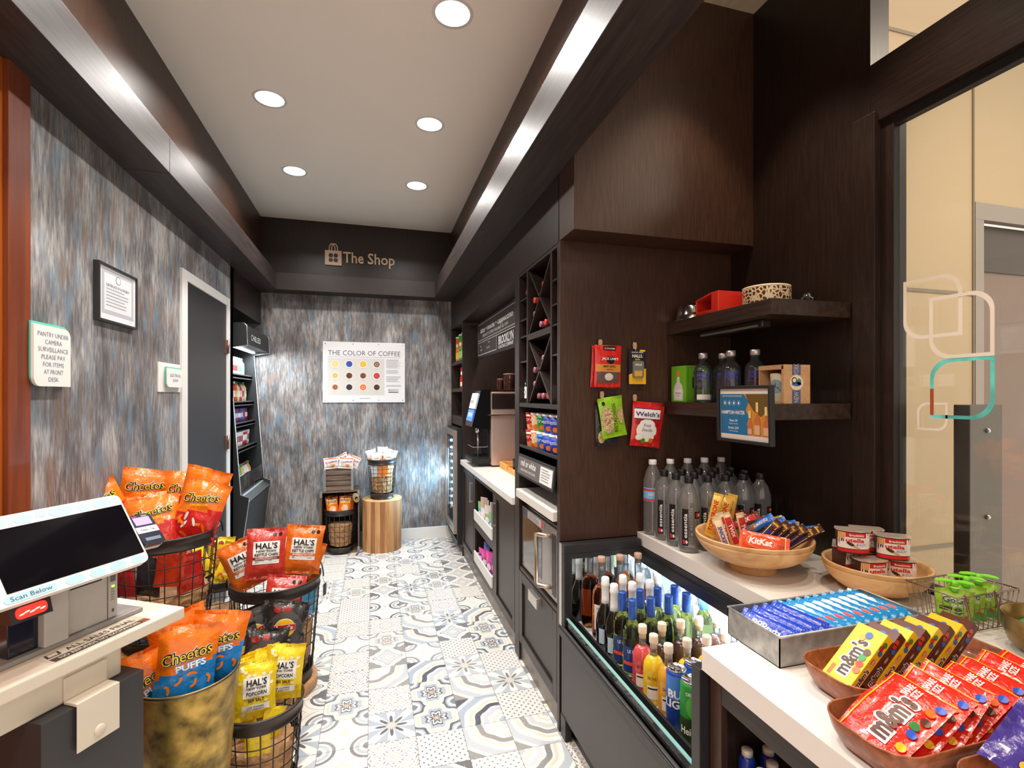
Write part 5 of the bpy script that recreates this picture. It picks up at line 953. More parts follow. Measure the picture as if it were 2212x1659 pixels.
def candy_box(i, dark):
    a = R(42); L = Vector((math.cos(a), 0, math.sin(a))); V = Vector((0, 1, 0)); N = L.cross(V); ll, ww, tt = .142, .066, .0212
    t = thing('candy_box', '%s candy box from the left in the wooden tray, %s' % (od[i], 'brown' if dark else 'yellow'), 'candy box', (.952 + .0352*i, .806 - .001*i, .9125), 0, 'candy boxes in the wooden tray')
    c = ink(92, 44, 30) if dark else ink(248, 196, 18); b = MB()
    T = Matrix(((L.x, V.x, N.x, 0), (L.y, V.y, N.y, 0), (L.z, V.z, N.z, 0), (0, 0, 0, 1))); b.box(0, ll, 0, ww, -tt, 0, c, T); b.build('carton', t, bevel=.0008)
    f = lambda u, v, h=0: L*u + V*v + N*h; s = lambda u, v, h=0: L*u + N*(v - tt) - V*h
    b = MB()
    b.text(f, 'm&m’s', .062, .022, .030, W, .0005, .10, w=.098); b.text(f, 'm&m’s', .062, .022, .030, ink(70, 36, 26), .0009, .03, w=.09)
    b.rect(f, .004, .03, .05, .058, ink(226, 110, 40), .0005)
    for (u, v, cc) in ((.055, .012, (206, 60, 50)), (.07, .015, (60, 150, 70)), (.085, .013, (96, 56, 40)), (.112, .04, (240, 170, 50)) if not dark else (.112, .04, (206, 50, 40)), (.122, .03, (50, 100, 180)), (.04, .010, (226, 110, 50))): b.ell(f, u, v, .0085, .0075, ink(*cc), .0013)
    b.text(s, 'm&m’s', .033, .005, .012, W, .0005, .09, w=.05); b.text(s, 'm&m’s', .033, .005, .012, ink(70, 36, 26), .0009, .03, w=.045)
    b.ell(s, .075, .0115, .011, .005, ink(226, 110, 40) if not dark else ink(120, 70, 56), .0005); b.text(s, 'PEANUT' if not dark else 'MILK', .075, .0095, .004, W, .0009, .02)
    for (u, v, cc) in ((.1, .010, (50, 100, 180)), (.11, .015, (206, 50, 40)), (.121, .012, (70, 130, 60)) if not dark else (.12, .016, (220, 70, 40))): b.ell(s, u, v, .0065, .006, ink(*cc), .0009)
    b.build('print', t)
for i in range(8): candy_box(i, i % 2)
def d_mm(b, f, w, h):
    b.text(f, 'm&m’s', -w*.06, h*.34, h*.34, W, .001, .10, w=w*.66); b.text(f, 'm&m’s', -w*.06, h*.34, h*.34, ink(84, 40, 28), .0018, .03, w=w*.60); b.rect(f, -w*.5, w*.5, h*.93, h*.95, ink(246, 176, 30), .0012, 12, 8)
    b.text(f, 'SHARE', w*.36, h*.55, h*.11, W, .0016, .02, w=w*.19); b.text(f, 'SIZE', w*.36, h*.42, h*.11, W, .0016, .02, w=w*.13)
    for u, v, c in ((-.3, .14, (240, 180, 30)), (-.1, .16, (40, 90, 190)), (0, .2, (60, 130, 70)), (.12, .14, (96, 50, 36)), (.25, .18, (230, 110, 40)), (.36, .12, (40, 90, 190))): b.ell(f, w*u, h*v, w*.05, h*.07, ink(*c), .0014)
    b.rect(f, w*.49, w*.5, 0, h, ink(246, 176, 30), .0012, 1, 6)
for i in range(7):
    bag('candy_pouch', '%s red candy pouch from the left in the front wooden tray' % od[i], 'candy pouch', .165, .105, .014, foil(226, 40, 26), d_mm, (.905 + .051*i, .618, .938 + .0015*(i % 3)), (R(-80 + 2*(i % 2)), R(-23 - (i % 3)*2), R(4 + 3*(i % 3))), 'red candy pouches in the wooden tray', 30 + i, nu=12, nv=8, crump=.7)
def d_sour(b, f, w, h):
    b.text(f, 'SOUR', -w*.14, h*.5, h*.16, ink(240, 170, 40), .0012, .08, w=w*.5); b.ell(f, w*.24, h*.42, w*.16, h*.15, ink(30, 170, 180), .001); b.ell(f, -w*.2, h*.25, w*.18, h*.13, ink(236, 120, 40), .0014); b.text(f, 'Soft & chewy', w*.24, h*.40, h*.06, W, .0018, .01, w=w*.24)
for i in range(3): bag('sour_candy_bag', '%s purple sour candy bag at the bottom right corner' % od[i], 'candy bag', .15, .12, .02, foil(62, 46, 130), d_sour, (1.035 + .06*i, .474, .925 + .004*i), (R(-62), R(-22), R(8)), 'purple sour candy bags', 50 + i, nu=12, nv=10)
# wire basket and squeeze pouches
BW = mat('basket_wire', (150, 128, 108), .35, metal=.85)
t = thing('wire_basket', 'low rectangular wire basket holding green squeeze pouches by the glass', 'basket')
def rect_pts(s, z): x0, x1, y0, y1 = 1.50 + .0, 1.705, .955, 1.065; cx_, cy_ = (x0 + x1)/2, (y0 + y1)/2; return [(cx_ + (x - cx_)*s, cy_ + (y - cy_)*s, z) for x, y in ((x0 - .02, y0 - .01), (x1 + .01, y0 - .01), (x1 + .01, y1 + .012), (x0 - .02, y1 + .012))]
b = MB(); top = rect_pts(1, .985); bot = rect_pts(.86, .885); b.tube(top, .0022, BW, 6, True); b.build('rim', t)
b = MB(); b.tube(bot, .0016, BW, 5, True); b.tube(rect_pts(.95, .945), .0013, BW, 5, True)
for e in range(4):
    a0, a1, b0, b1 = Vector(top[e]), Vector(top[(e + 1) % 4]), Vector(bot[e]), Vector(bot[(e + 1) % 4]); n = 11 if e % 2 == 0 else 7
    for k in range(n): b.tube([a0.lerp(a1, k/n), b0.lerp(b1, k/n)], .0012, BW, 5)
for k in range(1, 9): b.tube([Vector(bot[0]).lerp(Vector(bot[1]), k/9), Vector(bot[3]).lerp(Vector(bot[2]), k/9)], .0012, BW, 5)
b.build('wire_mesh', t)
for k, (e, q) in enumerate(((0, .12), (0, .6))):
    p = Vector(top[0]).lerp(Vector(top[1]), q); b = MB(); b.tube([p + Vector((0, -.004, -.01)), p + Vector((0, -.006, 0)), p + Vector((0, 0, .006)), p + Vector((.002, .004, 0)), p + Vector((.012, -.002, -.05)), p + Vector((.016, .002, -.09))], .003, BW, 6); b.build('handle', t)
def d_gogo(b, f, w, h):
    b.text(f, 'GoGo', 0, h*.66, h*.16, W, .001, .08, w=w*.72); b.text(f, 'GoGo', 0, h*.66, h*.16, ink(30, 90, 60), .0016, .02, w=w*.68); b.text(f, 'SQUEEZ', .006, h*.55, h*.07, W, .0014, .02, w=w*.5); b.rect(f, -w*.42, -w*.1, h*.42, h*.52, ink(40, 70, 40), .0012, 2, 1)
    b.rect(f, -w*.48, w*.48, h*.04, h*.26, ink(76, 170, 70), .0009, 12, 8); b.ell(f, w*.06, h*.42, w*.11, h*.09, ink(44, 100, 50), .0014); b.ell(f, w*.3, h*.26, w*.06, h*.05, ink(206, 60, 40), .0016)
SPT = mat('spout_green', (110, 214, 40), .35); SPD = mat('bright_green_cap', (124, 222, 46), .35)
for i, (x, y, rz) in enumerate(((1.545, .995, -.75), (1.612, 1.008, -.8), (1.668, 1.012, -.85))):
    t = thing('squeeze_pouch', '%s green fruit squeeze pouch from the left in the wire basket' % od[i], 'pouch', (x, y, .888), rz, 'green squeeze pouches in the basket')
    f0, bk = bagf(.088, .096, .026, 70 + i, .006, .5); f = baked(f0, .088, .096, 12, 12); b = MB(); b.grid(f, 12, 12, foil(156, 204, 50), -.044, .044, 0, .096); b.grid(bk, 12, 12, foil(156, 204, 50), -.044, .044, 0, .096, flip=True); d_gogo(b, f, .088, .096); b.build('pouch', t)
    b = MB(); b.cyl(.009, .09, .102, SPT, seg=16).cyl(.0075, .1, .112, SPT, seg=16); b.lathe([(.0105, .1), (.0125, .1015), (.0105, .103)], mat('pale_collar', (206, 226, 140), .4), 16); b.build('spout', t)
    b = MB(); b.cyl(.0085, .104, .120, SPD, seg=16)
    for s in (-1, 1): b.add([(s*.006, -.006, .119), (s*.022, -.009, .1185), (s*.038, -.007, .1165), (s*.043, 0, .116), (s*.038, .007, .118), (s*.022, .009, .1205), (s*.006, .006, .12)] + [(s*.006, -.006, .1155), (s*.022, -.009, .1155), (s*.038, -.007, .1138), (s*.043, 0, .1132), (s*.038, .007, .1152), (s*.022, .009, .1172), (s*.006, .006, .1165)], [tuple(range(7)), tuple(range(13, 6, -1))] + [(k, (k + 1) % 7, 7 + (k + 1) % 7, 7 + k) for k in range(7)], SPD)
    b.build('propeller_cap', t)
tag(MB().lathe([(.05, 0), (.075, .02), (.088, .055), (.09, .09), (.092, .092), (.087, .09), (.083, .055), (.07, .024), (.001, .01)], mat('brass_patina_bowl', (146, 116, 66), .3, metal=.8, var=.3, bscale=14), 40).build('brass_bowl', None, (1.603, .822, CZ)), 'round brass-coloured bowl at the right edge beside the wire basket', 'bowl')
b = MB(); b.lathe([(.06, .0), (.07, .02), (.05, .04), (.001, .05)], mat('teal_wrappers', (60, 150, 120), .3, bump=1, bscale=60, var=.4), 18); tag(b.build('wrapped_mints', None, (1.603, .822, CZ + .03)), 'teal wrapped mints inside the brass-coloured bowl', 'candy', kind='stuff')
# ------------------------------------------------------------------ self-checkout at the left
KR = math.atan2(math.cos(R(30.7)), math.sin(R(30.7))); KL = (-.531, 1.662, 0)
t = thing('checkout_table', 'cream self-checkout table on a charcoal pedestal at lower left', 'table', KL, KR)
MB().box(-.95, 0, 0, .258, .867, .90, CREAM).build('tabletop', t, bevel=.004)
MB().box(-.50, -.148, .045, .22, .778, .8665, CREAM).build('support_box', t, bevel=.006)
MB().box(-.354, -.117, .008, .235, 0, .7775, CHAR).build('pedestal', t, bevel=.002)
b = MB(); b.box(-.288, -.189, -.003, .0, .668, .786, CREAM).box(-.288, -.189, .0, .042, .7785, .786, CREAM).box(-.288, -.189, .039, .0445, .786, .84, CREAM); fl = b.build('bag_hook_plate', t, bevel=.003)
MB().lathe([(.013, 0), (.013, .003), (.011, .005)], CREAM, 24, Matrix.Translation((-.238, -.003, .695)) @ Matrix.Rotation(PI/2, 4, 'X')).build('button', fl)
f = plane((0, 0, .90), (1, 0, 0), (0, 1, 0)); b = MB(); GK = ink(70, 62, 56)
b.prism(rr(.235, .066, .008), lambda u, v, h: f(-.207 + u, .046 + v, h), .0003, .0007, ink(222, 208, 188)); b.rect(f, -.32, -.092, .0165, .0395, GK, .0010); b.rect(f, -.11, -.092, .0165, .0395, ink(150, 80, 60), .0012)
b.text(f, 'ALL SALES FINAL', -.19, .050, .019, GK, .001, .02, w=.165); b.text(f, 'NO REFUNDS NO EXCHANGES', -.21, .022, .0125, ink(226, 214, 196), .0016, .02, w=.19)
b.poly(f, [(-.318, .047), (-.288, .047), (-.282, .07), (-.312, .07)], GK, .001); b.poly(f, [(-.312, .051), (-.293, .051), (-.288, .066), (-.308, .066)], ink(226, 214, 196), .0014); b.build('returns_sticker', t)
t = thing('checkout_kiosk', 'self-checkout kiosk with black touch screen in a white and pale blue bezel', 'checkout kiosk', KL, KR)
GP = mat('grey_plastic', (148, 144, 142), .4); LGP = mat('light_grey_plastic', (190, 184, 178), .4); NVY = mat('dark_glass_panel', (24, 26, 42), .15, coat=.4)
MB().box(-.56, -.055, .088, .205, .9005, .9125, GP).build('base_plate', t, bevel=.003)
MB().box(-.30, -.247, .085, .20, .9125, 1.07, LGP).box(-.36, -.30, .105, .20, .9125, 1.03, NVY).build('stand', t, bevel=.003)
b = MB(); b.box(-.245, -.117, .10, .215, .9125, 1.042, LGP); pr = b.build('receipt_printer', t, bevel=.004)
f = plane((0, .0995, 0), (1, 0, 0), (0, 0, 1)); b = MB(); b.rect(f, -.146, -.1445, .914, 1.04, K, .0006); b.rect(f, -.236, -.16, 1.0255, 1.0285, K, .0006); b.rect(f, -.1385, -.1245, 1.012, 1.028, ink(110, 106, 104), .0006)
b.rect(f, -.134, -.129, .929, .938, ink(90, 80, 74), .0006); b.lines(f, -.137, -.126, .99, 5, .007, ink(130, 126, 122), .0006); b.build('printer_panel', pr)
b = MB(); b.ell(f, -.131, .999, .004, .0025, mat('green_led', (150, 230, 60), .4, emit=3), .0009, 12); b.build('status_light', pr)
b = MB(); P = [(.048, 1.008), (.105, 1.008), (.105, 1.058), (.062, 1.056)]; b.prism(P, lambda a, c, h: Vector((h, a, c)), -.385, -.305, mat('scanner_black', (40, 38, 40), .3, coat=.3)); sc_ = b.build('scanner', t, bevel=.004)
sf = plane((-.345, .0475, 1.008), (1, 0, 0), (0, .27, 1)); b = MB(); b.prism(rr(.06, .026, .01), lambda u, v, h: sf(u, v + .021, h), -.001, .002, mat('red_scan_glow', (230, 40, 30), .3, emit=1.6))
for k in range(5): b.ell(sf, -.02 + .010*k, .018 + .003*(k % 2), .006, .0018, mat('red_hot', (255, 150, 130), .3, emit=3), .003, 8, .2)
b.build('scan_window', sc_)
TT = Vector((0, .115, .173)).normalized(); mp = plane((0, 0, 1.070), (1, 0, 0), TT)
b = MB(); b.prism(rr(.345, .208, .016), lambda u, v, h: mp(-.2785 + u, .104 + v, h), -.022, 0, mat('bezel_white', (232, 226, 220), .4)); mo = b.build('monitor', t, bevel=.002)
b = MB(); b.rect(mp, -.412, -.111, .027, .176, mat('screen_black', (14, 12, 16), .06, coat=.5), .0008); b.build('screen', mo)
PB2 = ink(176, 214, 228)
for (u, v, w_, h_) in ((-.425, .192, .014, .012), (-.385, .1925, .022, .0135), (-.33, .190, .020, .010), (-.295, .196, .012, .009), (-.252, .1925, .028, .0135), (-.20, .19, .013, .010), (-.155, .1925, .026, .0135), (-.118, .192, .007, .012), (-.285, .0135, .022, .0105), (-.235, .013, .02, .010), (-.185, .0135, .022, .0115), (-.135, .0135, .018, .0115)):
    b = MB(); b.poly(mp, [(u + w_*a, v + h_*c) for a, c in ((1, 0), (.62, 1), (-.62, 1), (-1, 0), (-.62, -1), (.62, -1))], PB2, .0006); b.build('hexagon_decal', mo)
b = MB(); b.prism(rr(.10, .018, .009), lambda u, v, h: mp(-.372 + u, .013 + v, h), .0003, .0009, PB2); b.text(mp, 'Scan Below', -.372, .0085, .0105, ink(90, 106, 116), .0014, .005, w=.078); b.build('lettering', mo)
cr = plane((-.105, .035, 1.10), (1, 0, -.06), (0, .085, .10)); b = MB(); b.prism(rr(.064, .1, .012), lambda u, v, h: cr(u + .043, v + .052, h), -.012, .004, mat('terminal_navy', (34, 38, 56), .3, coat=.3)); b.prism(rr(.067, .104, .014), lambda u, v, h: cr(u + .043, v + .052, h), -.022, -.010, mat('terminal_grey', (196, 192, 190), .4)); cd = b.build('card_reader', t, bevel=.002)
b = MB(); b.rect(cr, .019, .066, .066, .092, mat('lilac_screen', (150, 130, 226), .3, emit=.9), .0046); b.rect(cr, .018, .032, .093, .097, ink(206, 50, 40), .005); b.rect(cr, .046, .062, .094, .097, ink(170, 200, 60), .005); b.build('display', cd)
b = MB(); b.rect(cr, .012, .074, .040, .060, ink(226, 222, 220), .0046); b.text(cr, 'Swipe / Tap', .043, .047, .006, ink(60, 60, 70), .0054, .005); b.rect(cr, .022, .066, .014, .024, ink(120, 126, 140), .0046); b.build('sticker', cd)
b = MB(); b.box(-.12, -.07, .07, .12, 1.08, 1.10, LGP); b.build('card_reader_arm', t, bevel=.003)

# ------------------------------------------------------------------ wire baskets
def basket(label, loc, rt, rb, H, band=.06, base=.055, nv=22, nr=5, thin=False, handle=(0, PI), hz=0):
    t = thing('wire_basket', label, 'basket', loc); rad = lambda z: rb + (rt - rb)*z/H
    if thin: MB().tube([(rt*math.cos(a), rt*math.sin(a), H) for a in (2*PI*k/40 for k in range(40))], .0045, WIRE, 6, True).build('rim', t)
    else:
        pr = [(rad(H - band), H - band), (rad(H - band) + .006, H - band + .004), (rad(H - band) + .006, H - band + .010), (rad(H - band) + .002, H - band + .014), (rt + .001, H - .014), (rt + .005, H - .010), (rt + .006, H - .003), (rt, H), (rt - .004, H - .006), (rad(H - band) - .004, H - band)]
        MB().lathe(pr + [pr[0]], BAND, 48, close=False).build('rim_band', t)
    b = MB(); z0, z1 = (base, H - band + .002) if not thin else (.01, H)
    for k in range(nv):
        a = 2*PI*(k + .5)/nv; b.tube([(rad(z0)*math.cos(a), rad(z0)*math.sin(a), z0), (rad(z1)*math.cos(a), rad(z1)*math.sin(a), z1)], .0022, WIRE, 5)
    for j in range(nr):
        z = z0 + (z1 - z0)*(j + 1)/(nr + 1); r = rad(z) + .002; b.tube([(r*math.cos(a), r*math.sin(a), z) for a in (2*PI*k/40 for k in range(40))], .0022, WIRE, 5, True)
    b.build('wire_mesh', t)
    r0, r1 = rad(0), rad(base); pr = [(r0*.98, 0), (r0 + .004, .002), (r0 + .004, .008), (r0, .012), (r1, base - .012), (r1 + .004, base - .008), (r1 + .003, base), (r1 - .004, base), (r0 - .006, .006), (.001, .004)]
    MB().lathe(pr, BAND, 40).build('base_band', t)
    for a in handle:
        c, s = math.cos(a), math.sin(a); P = []
        for k in range(13):
            q = PI*k/12; w = .055*math.cos(q); o = rt + .008 + .0*math.sin(q); P.append((o*c - w*s, o*s + w*c, H - .03 + .06*math.sin(q)))
        MB().tube(P, .0036, WIRE, 6).build('handle', t)
    return t
def paper(label, loc, r0, r1, h, seed):
    b = MB(); sg = 44; rows = 16; rn = Vector((seed*3.7, seed*1.3, 0))
    def p(u, v, hh=0):
        a = 2*PI*u; r = (r0 + (r1 - r0)*min(1, v*1.25)); 
        if v > .8: r *= max(.02, (1 - (v - .8)/.2))**.7
        z = h*min(1, v*1.25) + (.05*(v - .8) if v > .8 else 0)
        n1 = noise.noise(Vector((math.cos(a)*4, math.sin(a)*4, v*6)) + rn); n2 = noise.noise(Vector((math.cos(a)*11, math.sin(a)*11, v*15)) + rn)
        r -= (.018*abs(n1) + .016*abs(n2)) + .001; return Vector((r*math.cos(a), r*math.sin(a), max(.004, z + (.02*n1 if .1 < v < .9 else 0)*1)))
    b.grid(p, sg, rows, KRAFT, 0, 1, 0, 1, False); o = b.build('kraft_paper', None, loc)
    m = o.modifiers.new('tri', 'TRIANGULATE'); return tag(o, label, 'packing paper')
def drop(o, n=0): return o
FA = lambda x, y, a=0: face(x, y) + a
# stool and cheetos basket against the left wall
STV = [wood('stave_%d' % i, a, c, .5, 2.5, (1, 1, .12)) for i, (a, c) in enumerate((((182, 134, 84), (210, 164, 112)), ((160, 108, 64), (188, 136, 88)), ((196, 152, 102), (218, 180, 132)), ((172, 120, 72), (200, 150, 98)), ((142, 92, 58), (172, 118, 78))))]
REDW = wood('reddish_slab_wood', (168, 96, 48), (204, 136, 84), .45, 2.2, (1, .15, 1))
t = thing('wooden_stool', 'round thick-topped wooden stool under the orange snack basket', 'stool', (-.85, 2.45, 0))
MB().lathe([(.188, .405), (.19, .41), (.19, .469), (.187, .4745)], REDW, 40).build('seat', t); MB().lathe([(.13, 0), (.12, .1), (.12, .3), (.14, .405)], wood('trunk_wood', (110, 66, 36), (140, 92, 56), .5), 24).build('trunk', t)
B1 = (-.85, 2.45, .475); basket('tall wire basket of orange snack bags on the wooden stool', B1, .192, .15, .47, .06, .055, 22, 5, handle=(-.1, PI - .1)); paper('crumpled brown paper in the basket of orange snack bags', (B1[0], B1[1], B1[2] + .057), .138, .160, .16, 1)
GC = 'orange cheese puff bags in the basket on the stool'; W1, H1, T1 = .19, .255, .06
def ch(dx, dy, z, yaw, tilt, roll, lab, seed): bag('cheese_snack_bag', lab, 'snack bag', W1, H1, T1, foil(*OR_), d_cheetos, (B1[0] + dx - .015, B1[1] + dy, B1[2] + z + .045), (R(tilt), R(roll), FA(B1[0], B1[1]) + yaw), GC, seed, matfn=mf_cheetos(H1))
ch(-.13, .03, .365, .25, -8, -24, 'orange snack bag at the left of the stool basket, nearest the wall', 1); ch(-.07, .07, .41, .0, -2, 12, 'orange snack bag at the back of the stool basket, topmost', 2); ch(.03, .02, .385, -.2, -10, 8, 'orange snack bag with the clearest name at the right of the stool basket', 3); ch(.085, -.01, .35, -.45, -14, 14, 'orange snack bag at the right rim of the stool basket', 4); ch(-.04, -.025, .345, .05, -16, -4, 'orange snack bag in the front middle of the stool basket', 5); ch(.03, -.085, .305, -.1, -22, -6, 'orange snack bag tucked low at the front of the stool basket', 6); ch(.04, .10, .40, -.4, 2, 16, 'orange snack bag behind the clearest one in the stool basket', 7)
for i, (a, m, z) in enumerate(((-2.15, (206, 34, 30), .235), (-1.45, (216, 60, 26), .24), (-.95, (206, 34, 30), .235), (-1.85, (46, 44, 46), .215))):
    bag('snack_bag', '%s snack bag showing through the wires of the stool basket' % ('first red', 'orange-red', 'second red', 'dark grey')[i], 'snack bag', .105, .16, .016, foil(*m), None, (B1[0] + .135*math.cos(a), B1[1] + .135*math.sin(a), B1[2] + z), (R(2), R(12*(i % 2) - 6), a + PI/2), 'bags seen through the stool basket', 90 + i)
# yellow lay's basket behind
B2 = (-.858, 3.19, 0); basket('wire basket of yellow crisp bags behind the kettle chip basket', B2, .15, .12, .494, .055, .05, 18, 5, handle=(PI/2,)); paper('crumpled brown paper in the basket of yellow crisp bags', (B2[0], B2[1], .055), .108, .122, .24, 2)
def d_ly(b, f, w, h): d_lays(b, f, w, h, (240, 200, 40), 'Classic')
for i, (dx, dy, z, yaw, tilt, roll) in enumerate(((-.04, -.03, .50, .2, -10, -20), (.04, -.02, .475, -.1, -8, 16), (.0, .06, .50, 0, 0, 4), (.07, -.075, .455, -.3, -20, 24))):
    bag('crisp_bag', '%s yellow crisp bag in the basket by the dark door' % ('tallest leaning', 'middle', 'rear', 'lowest front')[i], 'snack bag', .14, .20, .045, foil(236, 206, 40), d_ly, (B2[0] + dx, B2[1] + dy, z - .01), (R(tilt), R(roll), FA(*B2[:2]) + yaw), 'yellow crisp bags', 20 + i)
# hal's kettle chips
B3 = (-.483, 2.813, .05); t = thing('wooden_disc', 'low round wooden base under the kettle chip basket', 'stand', (B3[0], B3[1], 0)); MB().lathe([(.195, 0), (.198, .004), (.198, .045), (.194, .0495)], STV[0], 40).build('disc', t)
basket('wide wire basket of red and orange kettle chip bags on the floor', B3, .213, .17, .53, .062, .055, 26, 5, handle=(.35, PI + .35)); paper('crumpled brown paper in the kettle chip basket', (B3[0], B3[1], B3[2] + .057), .158, .182, .22, 3)
GH = 'kettle chip bags in the wide basket'; C1, C2 = ink(232, 110, 40), ink(150, 40, 30)
for i, (dx, dy, z, yaw, tilt, roll, red, lab) in enumerate(((-.115, -.03, .43, .15, -16, -20, 0, 'orange buffalo kettle chip bag leaning at the left'), (-.02, -.055, .475, .05, -12, 4, 1, 'red barbeque kettle chip bag standing highest in the middle'), (.10, .01, .47, -.1, -8, 8, 0, 'orange buffalo kettle chip bag at the right'), (.07, -.10, .30, -.1, -20, 10, 1, 'red kettle chip bag sunk low at the front right'), (-.07, .08, .46, .2, -2, -12, 0, 'orange kettle chip bag hidden behind the left one'), (.12, .045, .41, -.25, -8, 16, 0, 'orange kettle chip bag behind the upright one at the right rim'))):
    bag('kettle_chip_bag', lab, 'snack bag', .19, .25, .058, foil(200, 60, 48) if red else foil(228, 112, 34), d_hals(C2 if red else mat('print_224_112_40_30', (224, 112, 40), .35)), (B3[0] + dx, B3[1] + dy, B3[2] + z + .035), (R(tilt), R(roll), FA(*B3[:2]) + yaw), GH, 40 + i)
b = MB(); b.box(-.0015, .0015, -.016, .016, -.06, 0, BAND); b.tube([(0, 0, 0), (-.006, 0, .02), (-.012, 0, .034)], .001, WIRE, 5); tag(b.build('basket_tag', None, (B3[0] + .238, B3[1] - .03, B3[2] + .48), (0, 0, R(-20))), 'small dark tag hanging on the kettle chip basket', 'tag')
for i, (a, c) in enumerate(((-1.6, (226, 110, 36)), (-1.0, (206, 60, 40)), (-.6, (60, 150, 190)))):
    bag('snack_bag', '%s snack bag showing through the kettle chip basket' % ('orange', 'red', 'blue')[i], 'snack bag', .11, .15, .014, foil(*c), None, (B3[0] + .165*math.cos(a), B3[1] + .165*math.sin(a), B3[2] + .31), (R(2), 0, a + PI/2), 'bags seen through the kettle chip basket', 95 + i)
# barbecue crisps
B4 = (-.475, 2.417, 0); basket('thin-rimmed wire basket of dark barbecue crisp bags', B4, .172, .145, .42, .06, .05, 20, 5, True, handle=()); paper('crumpled brown paper in the barbecue crisp basket', (B4[0], B4[1], .055), .13, .142, .18, 4)
for i, (dx, dy, z, yaw, tilt, roll, lab) in enumerate(((-.095, -.05, .34, .3, -14, -14, 'dark barbecue crisp bag leaning at the left of the thin-rimmed basket'), (.005, -.07, .37, .0, -14, 8, 'dark barbecue crisp bag in front at the middle of the thin-rimmed basket'), (.09, .005, .415, -.15, -8, 12, 'dark barbecue crisp bag at the right of the thin-rimmed basket'), (-.03, .05, .42, .15, -4, -12, 'dark barbecue crisp bag at the back of the thin-rimmed basket'))):
    bag('barbecue_crisp_bag', lab, 'snack bag', .175, .23, .056, foil(44, 40, 42), d_lays, (B4[0] + dx, B4[1] + dy, z - .09), (R(tilt), R(roll), FA(*B4[:2]) + yaw), 'dark barbecue crisp bags', 60 + i)
# popcorn
B5 = (-.409, 2.087, 0); basket('front wire basket of yellow popcorn bags with a dark band', B5, .145, .118, .362, .058, .05, 20, 4, handle=(PI + .75,)); paper('crumpled brown paper in the popcorn basket', (B5[0], B5[1], .055), .105, .122, .16, 5)
for i, (dx, dy, z, yaw, tilt, roll, lab) in enumerate(((-.018, -.045, .325, .05, -10, 3, 'yellow popcorn bag facing front in the middle of the front basket'), (.065, .01, .345, -.15, -6, 6, 'yellow popcorn bag at the right of the front basket'), (-.078, -.008, .31, .2, -12, -8, 'yellow popcorn bag at the left of the front basket'), (-.03, .055, .345, .1, -2, -10, 'yellow popcorn bag at the back of the front basket'))):
    bag('popcorn_bag', lab, 'snack bag', .145, .205, .05, foil(240, 208, 22), d_pop, (B5[0] + dx, B5[1] + dy, z - .04), (R(tilt), R(roll), FA(*B5[:2]) + yaw), 'yellow popcorn bags', 70 + i)
for i, a in enumerate((-2.0, -1.5, -1.0)): bag('popcorn_bag', '%s popcorn bag showing through the front basket wires' % od[i], 'snack bag', .085, .11, .012, foil(240, 208, 22), None, (B5[0] + .112*math.cos(a), B5[1] + .112*math.sin(a), .2 + .02*(i % 2)), (R(2), R(14*(i - 1)), a + PI/2), 'popcorn bags seen through the wires', 98 + i)
# tall brass bucket
BR = mat('aged_brass', (156, 132, 70), .42, metal=.75, var=.42, bscale=20, bump=.06)
t = thing('brass_bucket', 'tall aged brass bucket of blue and orange puff bags beside the checkout', 'bucket', (-.574, 1.821, 0))
MB().lathe([(.098, 0), (.10, .004), (.143, .617), (.146, .622), (.149, .627), (.148, .632), (.144, .633), (.141, .628), (.139, .615), (.097, .012), (.001, .01)], BR, 56).build('body', t)
t2 = MB().lathe([(.1445, .623), (.1485, .625), (.1495, .629), (.1475, .633), (.144, .632)], mat('brass_rim', (120, 102, 74), .35, metal=.85), 56, close=False).build('rolled_rim', t)
BK6 = (-.574, 1.821)
for i, (dx, dy, z, yaw, tilt, roll, lab) in enumerate(((.0, -.05, .545, -.02, -12, 6, 'blue and orange puff bag standing in front in the brass bucket'), (-.06, -.02, .47, .3, -10, -10, 'blue and orange puff bag low at the left of the brass bucket'), (.055, .03, .535, -.2, -6, 10, 'blue and orange puff bag at the right of the brass bucket'), (-.03, .05, .56, .15, -2, -8, 'blue and orange puff bag at the back of the brass bucket'))):
    bag('puff_snack_bag', lab, 'snack bag', .17, .245, .05, foil(*OR_), d_puffs, (BK6[0] + dx, BK6[1] + dy, z - .005), (R(tilt), R(roll), FA(*BK6) + yaw), 'puff bags in the brass bucket', 80 + i, matfn=mf_puffs(.245))

# ------------------------------------------------------------------ back wall: crates, stump, poster, sign
CRW = wood('grey_crate_wood', (88, 70, 58), (126, 104, 88), .65, 3, (.15, 1, 1)); CRV = wood('grey_crate_wood_upright', (88, 70, 58), (122, 100, 84), .65, 3, (1, 1, .15)); ZINC = mat('zinc_strap', (156, 160, 164), .4, metal=.7)
t = thing('wooden_crate', 'tall grey wooden crate standing on end around the lower basket', 'crate')
b = MB(); b.box(-.485, -.47, 5.03, 5.305, 0, .60, CRV); b.build('side_panel', t, bevel=.002)
MB().box(-.142, -.127, 5.03, 5.305, 0, .60, CRV).build('side_panel', t, bevel=.002)
b = MB(); b.box(-.47, -.142, 5.03, 5.305, .585, .60, CRW).box(-.47, -.142, 5.03, 5.305, .0, .015, CRW).box(-.47, -.142, 5.295, 5.305, .015, .585, mat('crate_dark_back', (40, 34, 32), .7)); b.build('slats', t, bevel=.002)
for x in (-.487, -.147):
    for z in (.545, .0):
        b = MB(); b.box(x, x + .022, 5.024, 5.03, z, z + .058, ZINC); b.build('corner_strap', t)
b = MB()
